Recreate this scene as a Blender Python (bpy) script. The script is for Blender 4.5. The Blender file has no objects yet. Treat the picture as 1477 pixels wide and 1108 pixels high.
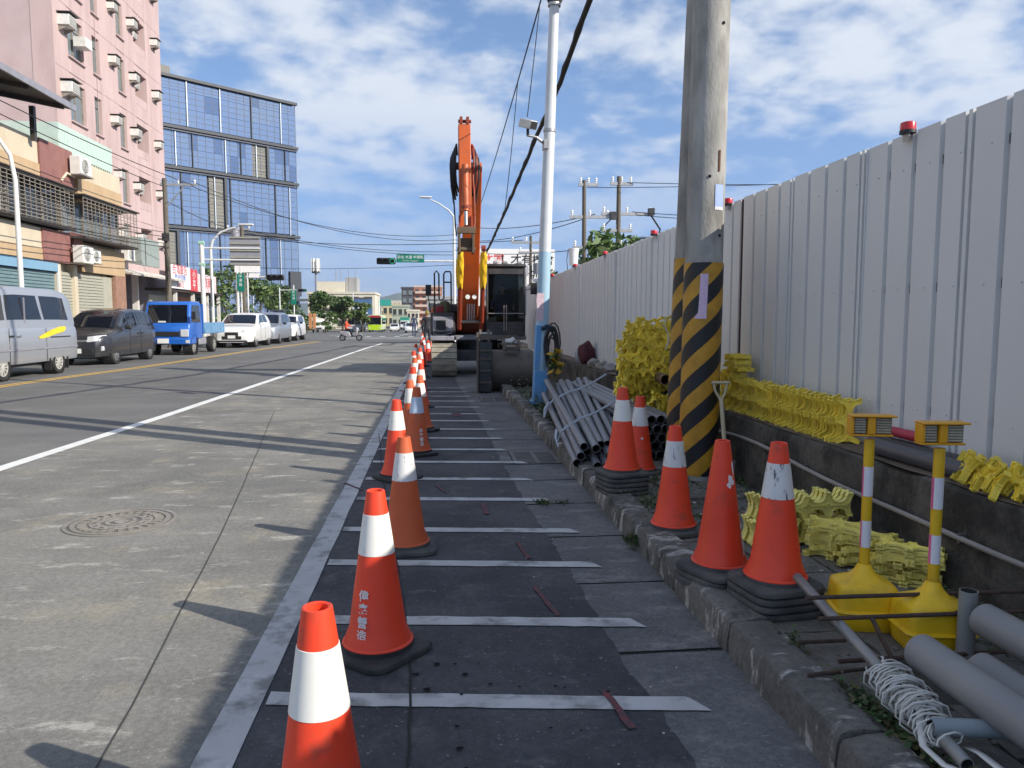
import bpy, bmesh, math, random
from mathutils import Vector, Matrix, noise
R = math.radians
random.seed(11)
sc = bpy.context.scene
col = sc.collection

# ------------------------------------------------------------ camera, sky, sun, exposure
CAMH = 1.43
cd = bpy.data.cameras.new('camera'); cam = bpy.data.objects.new('camera', cd); col.objects.link(cam)
cam.location = (0, 0, CAMH)
cam.rotation_euler = (R(90 - 5.08), 0, R(-5.714))
cd.sensor_width = 36; cd.lens = 36 * 1080 / 1477; cd.clip_start = 0.05; cd.clip_end = 20000
sc.camera = cam

SUN = Vector((1.02, -0.65, 0.70)).normalized()          # towards the sun
elev = math.asin(SUN.z); azim = math.atan2(SUN.x, SUN.y)   # from +Y, clockwise
sd = bpy.data.lights.new('sun', 'SUN'); sun = bpy.data.objects.new('sun', sd); col.objects.link(sun)
sd.energy = 5.0; sd.angle = R(0.45); sd.color = (1.0, 0.93, 0.82)
sun.rotation_euler = (-SUN).to_track_quat('-Z', 'Y').to_euler()

w = bpy.data.worlds.new('World'); sc.world = w; w.use_nodes = True
N = w.node_tree.nodes; L = w.node_tree.links; N.clear()
def wn(t, **k):
    n = N.new(t)
    for a, b in k.items(): setattr(n, a, b)
    return n
def wmath(op, a, b=None, clamp=False):
    n = wn('ShaderNodeMath', operation=op, use_clamp=clamp)
    for i, s in enumerate((a, b)):
        if s is None: continue
        if isinstance(s, (int, float)): n.inputs[i].default_value = s
        else: L.new(s, n.inputs[i])
    return n.outputs[0]
out = wn('ShaderNodeOutputWorld'); bg = wn('ShaderNodeBackground'); bg.inputs[1].default_value = 0.113
sky = wn('ShaderNodeTexSky', sky_type='NISHITA', sun_disc=False)
sky.sun_elevation = elev; sky.sun_rotation = azim; sky.altitude = 20; sky.air_density = 0.9; sky.dust_density = 0.4; sky.ozone_density = 2.6
tc = wn('ShaderNodeTexCoord'); sep = wn('ShaderNodeSeparateXYZ'); L.new(tc.outputs['Generated'], sep.inputs[0])
zz = wmath('ADD', wmath('MAXIMUM', sep.outputs[2], 0.0), 0.24)
u_ = wmath('DIVIDE', sep.outputs[0], zz); v_ = wmath('DIVIDE', sep.outputs[1], zz)
cmb = wn('ShaderNodeCombineXYZ'); L.new(u_, cmb.inputs[0]); L.new(v_, cmb.inputs[1]); cmb.inputs[2].default_value = 3.7
def wnoise(scale, detail, rough, dist=0.0, vec=None):
    n = wn('ShaderNodeTexNoise'); n.inputs['Scale'].default_value = scale; n.inputs['Detail'].default_value = detail
    n.inputs['Roughness'].default_value = rough; n.inputs['Distortion'].default_value = dist
    L.new(vec if vec else cmb.outputs[0], n.inputs['Vector']); return n.outputs[0]
nb = wnoise(1.7, 3, 0.5)
ns = wnoise(6.5, 7, 0.55, 0.15)
nn = wmath('ADD', wmath('MULTIPLY', nb, 0.75), wmath('MULTIPLY', ns, 0.62))
ramp = wn('ShaderNodeMapRange', interpolation_type='SMOOTHSTEP'); L.new(nn, ramp.inputs[0])
ramp.inputs[1].default_value = 0.585; ramp.inputs[2].default_value = 0.82; ramp.inputs[3].default_value = 0.0; ramp.inputs[4].default_value = 0.9
# low on the horizon the cover thins to a bright veil
lowf = wn('ShaderNodeMapRange', interpolation_type='SMOOTHSTEP'); L.new(sep.outputs[2], lowf.inputs[0])
lowf.inputs[1].default_value = 0.08; lowf.inputs[2].default_value = 0.30; lowf.inputs[3].default_value = 0.25; lowf.inputs[4].default_value = 1.0
fac = wmath('MULTIPLY', ramp.outputs[0], lowf.outputs[0], True)
veil = wn('ShaderNodeMapRange', interpolation_type='SMOOTHSTEP'); L.new(sep.outputs[2], veil.inputs[0])
veil.inputs[1].default_value = -0.02; veil.inputs[2].default_value = 0.42; veil.inputs[3].default_value = 0.85; veil.inputs[4].default_value = 0.35
mv = wn('ShaderNodeMix', data_type='RGBA'); L.new(veil.outputs[0], mv.inputs[0]); L.new(sky.outputs[0], mv.inputs[6]); mv.inputs[7].default_value = (1.5, 2.9, 5.9, 1)
mix = wn('ShaderNodeMix', data_type='RGBA'); L.new(fac, mix.inputs[0]); L.new(mv.outputs[2], mix.inputs[6])
mix.inputs[7].default_value = (5.7, 6.1, 6.7, 1)
L.new(mix.outputs[2], bg.inputs[0]); L.new(bg.outputs[0], out.inputs[0])

vs = sc.view_settings
sc.display_settings.display_device = 'sRGB'
vs.view_transform = 'Standard'; vs.look = 'None'; vs.gamma = 1.0; vs.use_curve_mapping = False; vs.exposure = 0.35
sc.render.film_transparent = False
sc.cycles.max_bounces = 8; sc.cycles.diffuse_bounces = 4; sc.cycles.glossy_bounces = 4
sc.cycles.transparent_max_bounces = 16
sc.cycles.sample_clamp_indirect = 8.0
sc.cycles.use_denoising = True

# ------------------------------------------------------------ materials
def srgb(*c):
    f = lambda x: x / 12.92 if x <= 0.04045 else ((x + 0.055) / 1.055) ** 2.4
    return tuple(f(x / 255) for x in c)
MATS = {}
def mat(name, c, rough=0.6, metal=0.0, var=0.12, vsc=5.0, dirt=None, da=0.0, ds=2.5, bump=0.0, bs=40.0, coat=0.0,
        stretch=(1, 1, 1), spec=0.5, emit=None, es=0.0, lo=0.5, hi=0.72, alpha=None, rnd=0.0):
    if name in MATS: return MATS[name]
    m = bpy.data.materials.new(name); m.use_nodes = True; MATS[name] = m
    nt = m.node_tree; n = nt.nodes; l = nt.links
    b = n['Principled BSDF']
    b.inputs['Roughness'].default_value = rough; b.inputs['Metallic'].default_value = metal
    b.inputs['Specular IOR Level'].default_value = spec; b.inputs['Coat Weight'].default_value = coat
    tcx = n.new('ShaderNodeTexCoord'); oi = n.new('ShaderNodeObjectInfo')
    ad = n.new('ShaderNodeVectorMath'); ad.operation = 'MULTIPLY_ADD'
    l.new(oi.outputs['Random'], ad.inputs[0]); ad.inputs[1].default_value = (17.3, 9.1, 23.7); l.new(tcx.outputs['Object'], ad.inputs[2])
    mp = n.new('ShaderNodeMapping'); mp.inputs['Scale'].default_value = stretch; l.new(ad.outputs[0], mp.inputs[0])
    def nz(s, d=5, r=0.55):
        x = n.new('ShaderNodeTexNoise'); x.inputs['Scale'].default_value = s; x.inputs['Detail'].default_value = d; x.inputs['Roughness'].default_value = r
        l.new(mp.outputs[0], x.inputs['Vector']); return x.outputs[0]
    def rng(src, a, b_, c_, d_):
        x = n.new('ShaderNodeMapRange'); l.new(src, x.inputs[0])
        for i, q in enumerate((a, b_, c_, d_)): x.inputs[i + 1].default_value = q
        return x.outputs[0]
    cur = None
    base = n.new('ShaderNodeRGB'); base.outputs[0].default_value = (*c, 1)
    hsv = n.new('ShaderNodeHueSaturation'); l.new(base.outputs[0], hsv.inputs['Color'])
    val = rng(nz(vsc), 0.3, 0.7, 1 - var, 1 + var)
    if rnd:
        a2 = n.new('ShaderNodeMath'); a2.operation = 'MULTIPLY'; l.new(val, a2.inputs[0]); l.new(rng(oi.outputs['Random'], 0, 1, 1 - rnd, 1 + rnd), a2.inputs[1]); val = a2.outputs[0]
    l.new(val, hsv.inputs['Value']); cur = hsv.outputs[0]
    if dirt is not None and da > 0:
        mx = n.new('ShaderNodeMix'); mx.data_type = 'RGBA'
        l.new(rng(nz(ds, 7, 0.62), lo, hi, 0.0, da), mx.inputs[0]); l.new(cur, mx.inputs[6]); mx.inputs[7].default_value = (*dirt, 1); cur = mx.outputs[2]
        rr = rng(nz(ds, 7, 0.62), lo, hi, rough, min(1, rough + 0.25 * da)); l.new(rr, b.inputs['Roughness'])
    l.new(cur, b.inputs['Base Color'])
    if bump > 0:
        bp = n.new('ShaderNodeBump'); bp.inputs['Strength'].default_value = bump; bp.inputs['Distance'].default_value = 0.01
        l.new(nz(bs, 6, 0.6), bp.inputs['Height']); l.new(bp.outputs[0], b.inputs['Normal'])
    if emit is not None:
        b.inputs['Emission Color'].default_value = (*emit, 1); b.inputs['Emission Strength'].default_value = es
    m['_'] = 0
    return m
def glass_mat(name, tint=(0.02, 0.025, 0.03), rough=0.03, refl=0.5, trans=0.0, metal=0.0):
    if name in MATS: return MATS[name]
    m = bpy.data.materials.new(name); m.use_nodes = True; MATS[name] = m
    b = m.node_tree.nodes['Principled BSDF']
    b.inputs['Base Color'].default_value = (*tint, 1); b.inputs['Roughness'].default_value = rough
    b.inputs['Specular IOR Level'].default_value = refl; b.inputs['Metallic'].default_value = metal
    b.inputs['Coat Weight'].default_value = 0.4; b.inputs['Coat Roughness'].default_value = 0.02
    if trans:
        b.inputs['Transmission Weight'].default_value = trans; b.inputs['IOR'].default_value = 1.02
    return m

# ------------------------------------------------------------ mesh helpers
class MB:
    def __init__(s): s.v = []; s.f = []; s.m = []
    def add(s, vs_, fs, mi=0):
        o = len(s.v); s.v += [tuple(x) for x in vs_]; s.f += [tuple(o + i for i in f) for f in fs]; s.m += [mi] * len(fs); return s
    def box(s, c, d, rot=None, mi=0):
        x, y, z = d[0] / 2, d[1] / 2, d[2] / 2
        p = [Vector(q) for q in ((-x, -y, -z), (x, -y, -z), (x, y, -z), (-x, y, -z), (-x, -y, z), (x, -y, z), (x, y, z), (-x, y, z))]
        if rot is not None:
            M = rot if isinstance(rot, Matrix) else Matrix.Rotation(rot, 3, 'Z')
            p = [M @ q for q in p]
        c = Vector(c)
        return s.add([q + c for q in p], [(0, 3, 2, 1), (4, 5, 6, 7), (0, 1, 5, 4), (1, 2, 6, 5), (2, 3, 7, 6), (3, 0, 4, 7)], mi)
    def b2(s, a, b, mi=0):
        return s.box([(a[i] + b[i]) / 2 for i in range(3)], [abs(b[i] - a[i]) for i in range(3)], None, mi)
    def cyl(s, p0, p1, r0, r1=None, n=12, caps=True, mi=0):
        r1 = r0 if r1 is None else r1
        p0 = Vector(p0); p1 = Vector(p1); d = (p1 - p0).normalized()
        a = d.orthogonal().normalized(); b = d.cross(a)
        vs_ = []
        for p, r in ((p0, r0), (p1, r1)):
            for i in range(n):
                t = 2 * math.pi * i / n; vs_.append(p + a * (r * math.cos(t)) + b * (r * math.sin(t)))
        fs = [(i, (i + 1) % n, n + (i + 1) % n, n + i) for i in range(n)]
        if caps: fs += [tuple(range(n - 1, -1, -1)), tuple(range(n, 2 * n))]
        return s.add(vs_, fs, mi)
    def pipe(s, p0, p1, r, ri, n=16, mi=0, mi2=None):   # open hollow pipe
        p0 = Vector(p0); p1 = Vector(p1); d = (p1 - p0).normalized(); a = d.orthogonal().normalized(); b = d.cross(a)
        vs_ = []
        for p, rr in ((p0, r), (p1, r), (p1, ri), (p0, ri)):
            for i in range(n):
                t = 2 * math.pi * i / n; vs_.append(p + a * (rr * math.cos(t)) + b * (rr * math.sin(t)))
        for k in range(4):
            fs = [(k * n + i, k * n + (i + 1) % n, ((k + 1) % 4) * n + (i + 1) % n, ((k + 1) % 4) * n + i) for i in range(n)]
            if k == 0: s.add(vs_, fs, mi); o = len(s.v) - 4 * n
            else: s.f += [tuple(o + j for j in f) for f in fs]; s.m += [mi2 if (mi2 is not None and k == 2) else mi] * n
        return s
    def path(s, pts, r, n=6, mi=0, closed=False):
        pts = [Vector(p) for p in pts]; m = len(pts)
        if not hasattr(r, '__len__'): r = [r] * m
        t0 = (pts[1] - pts[0]).normalized(); a = t0.orthogonal().normalized(); vs_ = []
        for i, p in enumerate(pts):
            t = (pts[min(i + 1, m - 1)] - pts[max(i - 1, 0)]).normalized()
            a = (a - t * a.dot(t)); a = a.normalized() if a.length > 1e-6 else t.orthogonal().normalized()
            b = t.cross(a)
            for k in range(n):
                q = 2 * math.pi * k / n; vs_.append(p + a * (r[i] * math.cos(q)) + b * (r[i] * math.sin(q)))
        fs = []
        for i in range(m - 1):
            for k in range(n): fs.append((i * n + k, i * n + (k + 1) % n, (i + 1) * n + (k + 1) % n, (i + 1) * n + k))
        fs += [tuple(range(n - 1, -1, -1)), tuple(range((m - 1) * n, m * n))]
        return s.add(vs_, fs, mi)
    def lathe(s, prof, n=24, o=(0, 0, 0), mi=0, M=None, close=False):
        vs_ = []; o = Vector(o)
        for r, z in prof:
            for i in range(n):
                t = 2 * math.pi * i / n; q = Vector((r * math.cos(t), r * math.sin(t), z)); vs_.append((M @ q if M else q) + o)
        k = len(prof); fs = []
        for j in range(k - 1 if not close else k):
            j2 = (j + 1) % k
            for i in range(n): fs.append((j * n + i, j * n + (i + 1) % n, j2 * n + (i + 1) % n, j2 * n + i))
        return s.add(vs_, fs, mi)
    def prism(s, poly, ax, a, b, mi=0):
        def P3(p, t): return (t, p[0], p[1]) if ax == 'x' else (p[0], t, p[1]) if ax == 'y' else (p[0], p[1], t)
        n = len(poly); vs_ = [P3(p, a) for p in poly] + [P3(p, b) for p in poly]
        fs = [(i, (i + 1) % n, n + (i + 1) % n, n + i) for i in range(n)] + [tuple(range(n - 1, -1, -1)), tuple(range(n, 2 * n))]
        return s.add(vs_, fs, mi)
    def quad(s, *p, mi=0): return s.add(p, [tuple(range(len(p)))], mi)
    def ell(s, c, r, n=10, k=6, mi=0, M=None):
        c = Vector(c); vs_ = []
        for j in range(1, k):
            ph = math.pi * j / k
            for i in range(n):
                t = 2 * math.pi * i / n; q = Vector((r[0] * math.sin(ph) * math.cos(t), r[1] * math.sin(ph) * math.sin(t), r[2] * math.cos(ph))); vs_.append((M @ q if M else q) + c)
        top = Vector((0, 0, r[2])); bot = -top
        vs_ += [(M @ top if M else top) + c, (M @ bot if M else bot) + c]; fs = []
        for j in range(k - 2):
            for i in range(n): fs.append((j * n + i, (j + 1) * n + i, (j + 1) * n + (i + 1) % n, j * n + (i + 1) % n))
        T = len(vs_) - 2
        for i in range(n): fs.append((T, i, (i + 1) % n)); fs.append((T + 1, (k - 2) * n + (i + 1) % n, (k - 2) * n + i))
        return s.add(vs_, fs, mi)
    def mesh(s, name, fix=True, smooth=None):
        me = bpy.data.meshes.new(name); me.from_pydata(s.v, [], s.f); me.polygons.foreach_set('material_index', s.m)
        if fix:
            bm = bmesh.new(); bm.from_mesh(me); bmesh.ops.recalc_face_normals(bm, faces=bm.faces[:]); bm.to_mesh(me); bm.free()
        if smooth is not None:
            me.polygons.foreach_set('use_smooth', [True] * len(me.polygons)); me.set_sharp_from_angle(angle=R(smooth))
        me.update(); return me
    def build(s, name, mats, parent=None, fix=True, smooth=None, bevel=0.0, loc=None, rotz=None, seg=2):
        me = s.mesh(name, fix, smooth)
        for m in (mats if isinstance(mats, (list, tuple)) else [mats]): me.materials.append(m)
        o = bpy.data.objects.new(name, me); col.objects.link(o)
        if parent is not None: o.parent = parent
        if loc is not None: o.location = loc
        if rotz is not None: o.rotation_euler.z = rotz
        if bevel:
            if smooth is None:
                me.polygons.foreach_set('use_smooth', [True] * len(me.polygons)); me.set_sharp_from_angle(angle=R(50))
            bv = o.modifiers.new('bevel', 'BEVEL'); bv.width = bevel; bv.segments = seg; bv.limit_method = 'ANGLE'; bv.angle_limit = R(40); bv.harden_normals = False
        return o
def tag(o, label=None, cat=None, group=None, kind=None):
    if label: o['label'] = label
    if cat: o['category'] = cat
    if group: o['group'] = group
    if kind: o['kind'] = kind
    return o
def thing(name, label, cat, loc=(0, 0, 0), rotz=0, group=None):
    o = bpy.data.objects.new(name, None); col.objects.link(o); o.empty_display_size = 0.2
    o.location = loc; o.rotation_euler = (0, 0, rotz); return tag(o, label, cat, group)
def copy_tree(o, parent=None):
    c = o.copy(); col.objects.link(c); c.parent = parent
    for ch in [x for x in bpy.data.objects if x.parent == o]: copy_tree(ch, c)
    return c
def obj_of(me, name, parent=None, loc=None, rot=None):
    o = bpy.data.objects.new(name, me); col.objects.link(o)
    if parent is not None: o.parent = parent
    if loc is not None: o.location = loc
    if rot is not None: o.rotation_euler = rot
    return o
def text_mb(txt, size, bold=0.0):
    cu = bpy.data.curves.new('txt', 'FONT'); cu.body = txt; cu.size = size; cu.align_x = 'CENTER'; cu.align_y = 'CENTER'; cu.resolution_u = 3; cu.offset = bold
    o = bpy.data.objects.new('txt', cu); col.objects.link(o)
    dg = bpy.context.evaluated_depsgraph_get(); me = bpy.data.meshes.new_from_object(o.evaluated_get(dg))
    vs_ = [v.co.copy() for v in me.vertices]; fs = [tuple(p.vertices) for p in me.polygons]
    bpy.data.objects.remove(o); bpy.data.curves.remove(cu); bpy.data.meshes.remove(me)
    return vs_, fs
def put_text(name, txt, size, M, material, parent=None, bold=0.0, fn=None):
    vs_, fs = text_mb(txt, size, bold); m = MB(); m.add([(fn(v) if fn else M @ v) for v in vs_], fs)
    return m.build(name, material, parent, fix=False)
def frame(o, xdir, up=(0, 0, 1)):      # matrix whose X is xdir, Y is up, Z faces outwards
    x = Vector(xdir).normalized(); y = Vector(up); z = x.cross(y).normalized()
    M = Matrix((x, y, z)).transposed().to_4x4(); M.translation = Vector(o); return M
def jit(a): return random.uniform(-a, a)
# ------------------------------------------------------------ ground, road, markings
def surf_mat(name, c1, c2, c3, s1, s2, rough=0.85, streak=None, bump=0.25, bs=90, lo=0.52, hi=0.7, light=None, la=0.0, speck=0.0, lt=(0.58, 0.70)):
    """worn paving: two tones at a large scale, blotches of a third, fine grain, light scuffs"""
    m = bpy.data.materials.new(name); m.use_nodes = True; n = m.node_tree.nodes; l = m.node_tree.links; b = n['Principled BSDF']
    b.inputs['Specular IOR Level'].default_value = 0.3
    tcx = n.new('ShaderNodeTexCoord')
    def nz(s, d=6, r=0.6, st=None, off=0):
        mp = n.new('ShaderNodeMapping'); l.new(tcx.outputs['Object'], mp.inputs[0]); mp.inputs['Location'].default_value = (off, off * 1.7, 0)
        if st: mp.inputs['Scale'].default_value = st[:3]; mp.inputs['Rotation'].default_value = (0, 0, st[3] if len(st) > 3 else 0)
        x = n.new('ShaderNodeTexNoise'); x.inputs['Scale'].default_value = s; x.inputs['Detail'].default_value = d; x.inputs['Roughness'].default_value = r
        l.new(mp.outputs[0], x.inputs['Vector']); return x.outputs[0]
    def rng(src, a, b_, c_, d_):
        x = n.new('ShaderNodeMapRange'); x.interpolation_type = 'SMOOTHSTEP'; l.new(src, x.inputs[0])
        for i, q in enumerate((a, b_, c_, d_)): x.inputs[i + 1].default_value = q
        return x.outputs[0]
    def mixc(f, a, bb):
        x = n.new('ShaderNodeMix'); x.data_type = 'RGBA'; l.new(f, x.inputs[0])
        for i, q in ((6, a), (7, bb)):
            if isinstance(q, tuple): x.inputs[i].default_value = (*q, 1)
            else: l.new(q, x.inputs[i])
        return x.outputs[2]
    c = mixc(rng(nz(s1), 0.35, 0.65, 0, 1), c1, c2)
    c = mixc(rng(nz(s2, 8, 0.65, None, 5), lo, hi, 0, 0.9), c, c3)
    if light:
        c = mixc(rng(nz(2.6, 8, 0.7, (1.0, 2.4, 1, 0.5), 9), lt[0], lt[1], 0, la), c, light)
        c = mixc(rng(nz(0.9, 3, 0.5, None, 31), 0.4, 0.65, 0, 1), c, mixc(rng(nz(11, 4, 0.7, (1, 3.0, 1, 0.35), 3), 0.63, 0.70, 0, la), c, light))
    if streak:
        c = mixc(rng(nz(streak, 4, 0.6, (0.5, 3, 1, 0.3), 2), 0.4, 0.75, 0, 0.10), c, (0.5, 0.49, 0.46))
        c = mixc(rng(nz(streak, 4, 0.6, (4, 0.12, 1, 0), 12), 0.5, 0.75, 0, 0.16), c, (0.09, 0.088, 0.085))
    g0 = rng(nz(220, 3, 0.7), 0.3, 0.7, 0.80, 1.2); g1 = rng(nz(38, 6, 0.75, None, 17), 0.3, 0.7, 0.80, 1.2); gm = n.new('ShaderNodeMath'); gm.operation = 'MULTIPLY'; l.new(g0, gm.inputs[0]); l.new(g1, gm.inputs[1]); g = gm.outputs[0]
    hsv = n.new('ShaderNodeHueSaturation'); l.new(c, hsv.inputs['Color']); l.new(g, hsv.inputs['Value']); c = hsv.outputs[0]
    if speck: c = mixc(rng(nz(60, 2, 0.5, None, 8), 0.68, 0.74, 0, speck), c, (0.5, 0.5, 0.48))
    l.new(c, b.inputs['Base Color']); b.inputs['Roughness'].default_value = rough
    bp = n.new('ShaderNodeBump'); bp.inputs['Strength'].default_value = bump; bp.inputs['Distance'].default_value = 0.008
    l.new(nz(bs, 5, 0.65), bp.inputs['Height']); l.new(bp.outputs[0], b.inputs['Normal'])
    return m
M_ground = surf_mat('ground_earth', (0.16, 0.15, 0.135), (0.21, 0.2, 0.18), (0.13, 0.125, 0.11), 0.05, 0.2)
M_asph = surf_mat('old_asphalt', (0.118, 0.117, 0.115), (0.15, 0.148, 0.144), (0.18, 0.176, 0.168), 0.3, 0.9, streak=0.5, bump=0.3, bs=140, speck=0.25)
M_conc = surf_mat('dusty_road_concrete', (0.150, 0.147, 0.136), (0.220, 0.212, 0.190), (0.275, 0.25, 0.195), 0.7, 1.5, streak=1.1, bump=0.2, light=(0.46, 0.44, 0.39), la=0.6, speck=0.4, lt=(0.55, 0.66))
M_patch = surf_mat('new_black_asphalt', (0.046, 0.048, 0.054), (0.082, 0.083, 0.088), (0.12, 0.117, 0.112), 1.1, 2.4, bump=0.35, bs=170, lo=0.55, hi=0.75, light=(0.16, 0.158, 0.155), la=0.45, speck=0.3, lt=(0.56, 0.70))
M_gutter = surf_mat('gutter_concrete', (0.112, 0.112, 0.114), (0.15, 0.149, 0.148), (0.19, 0.182, 0.17), 0.9, 2.2, bump=0.3, bs=110, light=(0.32, 0.31, 0.29), la=0.4, speck=0.3, lt=(0.52, 0.66))
M_walk = surf_mat('sidewalk_bed', (0.06, 0.058, 0.05), (0.10, 0.095, 0.083), (0.13, 0.12, 0.10), 1.5, 4, bump=0.6, bs=60, speck=0.3)
M_kerb = surf_mat('weathered_kerb', (0.095, 0.09, 0.082), (0.165, 0.155, 0.14), (0.036, 0.034, 0.031), 2.2, 5.0, bump=0.8, bs=45, light=(0.50, 0.48, 0.44), la=0.75, lt=(0.53, 0.62))
M_paver = surf_mat('paver', (0.13, 0.124, 0.112), (0.19, 0.18, 0.165), (0.075, 0.073, 0.058), 1.6, 3.2, bump=0.5, bs=70, speck=0.2)
M_retain = surf_mat('stained_retaining_concrete', (0.085, 0.078, 0.066), (0.13, 0.118, 0.10), (0.03, 0.028, 0.024), 1.3, 2.4, bump=0.7, bs=45, lo=0.42, hi=0.6, light=(0.25, 0.235, 0.21), la=0.35)
M_paint = mat('worn_white_paint', (0.45, 0.45, 0.44), 0.7, var=0.14, vsc=4, dirt=(0.17, 0.167, 0.16), da=0.85, ds=6, lo=0.50, hi=0.66, bump=0.2, bs=120)
M_paint2 = mat('clean_white_paint', (0.74, 0.74, 0.71), 0.6, var=0.06, dirt=(0.3, 0.3, 0.28), da=0.6, ds=6, lo=0.55, hi=0.75)
M_yline = mat('yellow_line_paint', (0.72, 0.43, 0.06), 0.6, var=0.1, dirt=(0.25, 0.2, 0.12), da=0.5, ds=4)
M_seam = mat('tar_joint', (0.018, 0.018, 0.017), 0.9)
M_red = mat('red_spray_paint', (0.17, 0.035, 0.045), 0.8, var=0.3, vsc=25, dirt=(0.07, 0.06, 0.062), da=0.95, ds=30, lo=0.40, hi=0.56)
M_wet = mat('oil_drip', (0.014, 0.014, 0.015), 0.9, spec=.1)

def sheet(name, poly, z, m, parent=None, kind='structure'):
    b = MB(); b.add([(x, y, z) for x, y in poly], [tuple(range(len(poly)))])
    o = b.build(name, m, parent, fix=False)
    if o.data.polygons[0].normal.z < 0: o.data.flip_normals()
    if parent is None: o['kind'] = kind
    return o
def strip(name, pts, wd, z, m, parent):
    b = MB(); vs_ = []
    for i, (x, y) in enumerate(pts):
        a = pts[max(i - 1, 0)]; c = pts[min(i + 1, len(pts) - 1)]; d = Vector((c[0] - a[0], c[1] - a[1])).normalized(); nrm = Vector((d.y, -d.x))
        zq = z + gz(y); vs_ += [(x - nrm.x * wd / 2, y - nrm.y * wd / 2, zq), (x + nrm.x * wd / 2, y + nrm.y * wd / 2, zq)]
    b.add(vs_, [(2 * i, 2 * i + 1, 2 * i + 3, 2 * i + 2) for i in range(len(pts) - 1)])
    return b.build(name, m, parent, fix=False)
def ragged(pts, amp, step):                 # densify a polyline and make it uneven
    r = []
    for (x0, y0), (x1, y1) in zip(pts, pts[1:]):
        k = max(1, int(math.hypot(x1 - x0, y1 - y0) / step))
        for i in range(k):
            t = i / k; r.append((x0 + (x1 - x0) * t + jit(amp), y0 + (y1 - y0) * t + jit(amp)))
    return r + [pts[-1]]

def gz(y): return 0.0 if y < 56 else -1.3 * min(1, (y - 56) / 89)     # the street dips gently beyond the junction
def rows(name, x0, x1, ys, dz, m):
    b = MB(); v = []
    for y in ys: v += [(x0, y, gz(y) + dz), (x1, y, gz(y) + dz)]
    b.add(v, [(2 * i, 2 * i + 1, 2 * i + 3, 2 * i + 2) for i in range(len(ys) - 1)]); o = b.build(name, m, fix=False); o['kind'] = 'structure'; return o
ground = rows('ground', -5000, 5000, [-300, 56, 145, 12000], -.03, M_ground)
LANE = [(-4.35, -6), (-4.2, 3), (-4.12, 7.43), (-3.94, 11.28), (-3.75, 18.0), (-3.5, 27), (-3.26, 35.75), (-3.0, 41.5)]
road = sheet('road', [(-12.9, -12), (1.24, -12), (1.24, 16.5), (2.6, 17.2), (2.6, 49.9), (-12.9, 49.9)], 0.0, M_asph)
cross = rows('cross_street', -90, 70, [49.9, 56, 66], 0.0, M_asph); far_road = rows('far_road', -17, 4.5, [66, 90, 145, 500], 0.0, M_asph)
lane_c = sheet('concrete_lane', LANE + [(-0.70, 41.5), (-0.70, -6)], 0.004, M_conc)
EDGE = [(0.86, -4), (0.82, 1.6), (0.80, 2.44), (0.76, 2.91), (0.75, 3.42), (0.72, 4.51), (0.67, 5.56), (0.62, 7.55), (0.59, 10.83), (0.50, 13.0), (0.42, 17.0), (0.45, 30.0)]
patch = sheet('asphalt_patch', ragged(EDGE, 0.012, 0.07) + [(-0.74, 30), (-0.74, -4)], 0.008, M_patch)
# gutter slabs, each its own piece with an open joint
gut = sheet('gutter', [(0.40, -4), (1.24, -4), (1.24, 16.5), (0.40, 16.5)], 0.0015, M_seam)
JO = [-2.5, -1.6, -0.7, 0.35, 1.2, 2.12, 3.01, 3.85, 4.71, 5.58, 6.42, 7.14, 7.84, 8.6, 9.32, 10.2, 11.1, 12.0, 12.6, 13.3, 14.2, 15.2, 16.4]
for i in range(len(JO) - 1):
    a, b_ = JO[i], JO[i + 1]
    x1 = 1.222
    dy = 0.012
    if abs(a - 7.14) < 0.01 or abs(a - 12.6) < 0.01: x0 = 0.42; continue_grate = True
    else: continue_grate = False
    n = 6; lo_ = [(0.42 + (x1 - 0.42) * k / n, a + dy + jit(0.006)) for k in range(n + 1)]; hi_ = [(0.42 + (x1 - 0.42) * k / n, b_ - dy + jit(0.006)) for k in range(n + 1)]
    if continue_grate:
        lo_ = [(0.42, a + dy), (0.735, a + dy)]; hi_ = [(0.42, b_ - dy), (0.735, b_ - dy)]
    s = MB(); k = len(lo_); dz = jit(0.0008)
    s.add([(x, y, 0.0055 + dz + random.uniform(0, .001)) for x, y in lo_ + hi_], [(q, q + 1, k + q + 1, k + q) for q in range(k - 1)])
    s.build('gutter_slab', M_gutter, gut, fix=False)
# markings
ed = ragged([(-0.72, -4), (-0.72, 30)], 0.004, 0.5); strip('edge_line', ed, 0.132, 0.0125, M_paint, road)
RY = [0.42, 1.18, 1.95, 2.74, 3.48, 4.31, 5.0, 5.86, 6.6, 7.38, 8.09, 8.85, 9.57, 10.35, 11.1, 11.95, 12.8, 13.6, 14.4, 15.2]
RX = [1.0, 1.0, 0.99, 0.98, 0.95, 0.93, 0.93, 0.89, 0.83, 0.88, 0.74, 0.77, 0.75, .72, .70, .68, .66, .62, .6, .58]
for i, (y, x1) in enumerate(zip(RY, RX)):
    wd = 0.098; sl = 0.125
    b = MB(); xs = [-0.64 + (x1 + 0.64) * k / 24 for k in range(25)]; top = []; bot = []
    for x in xs:
        yy = y - 0.02 - sl * (x + 0.3)
        top.append((x, yy + wd / 2 + jit(0.004), 0.0125)); bot.append((x, yy - wd / 2 + jit(0.004), 0.0125))
    top[-1] = (xs[-1] - 0.05, top[-1][1], 0.0125)
    b.add(bot + top, [(k, k + 1, 25 + k + 1, 25 + k) for k in range(24)]); b.build('ladder_stripe', M_paint, road, fix=False)
strip('lane_line', LANE, 0.155, 0.0085, M_paint2, road)
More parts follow.
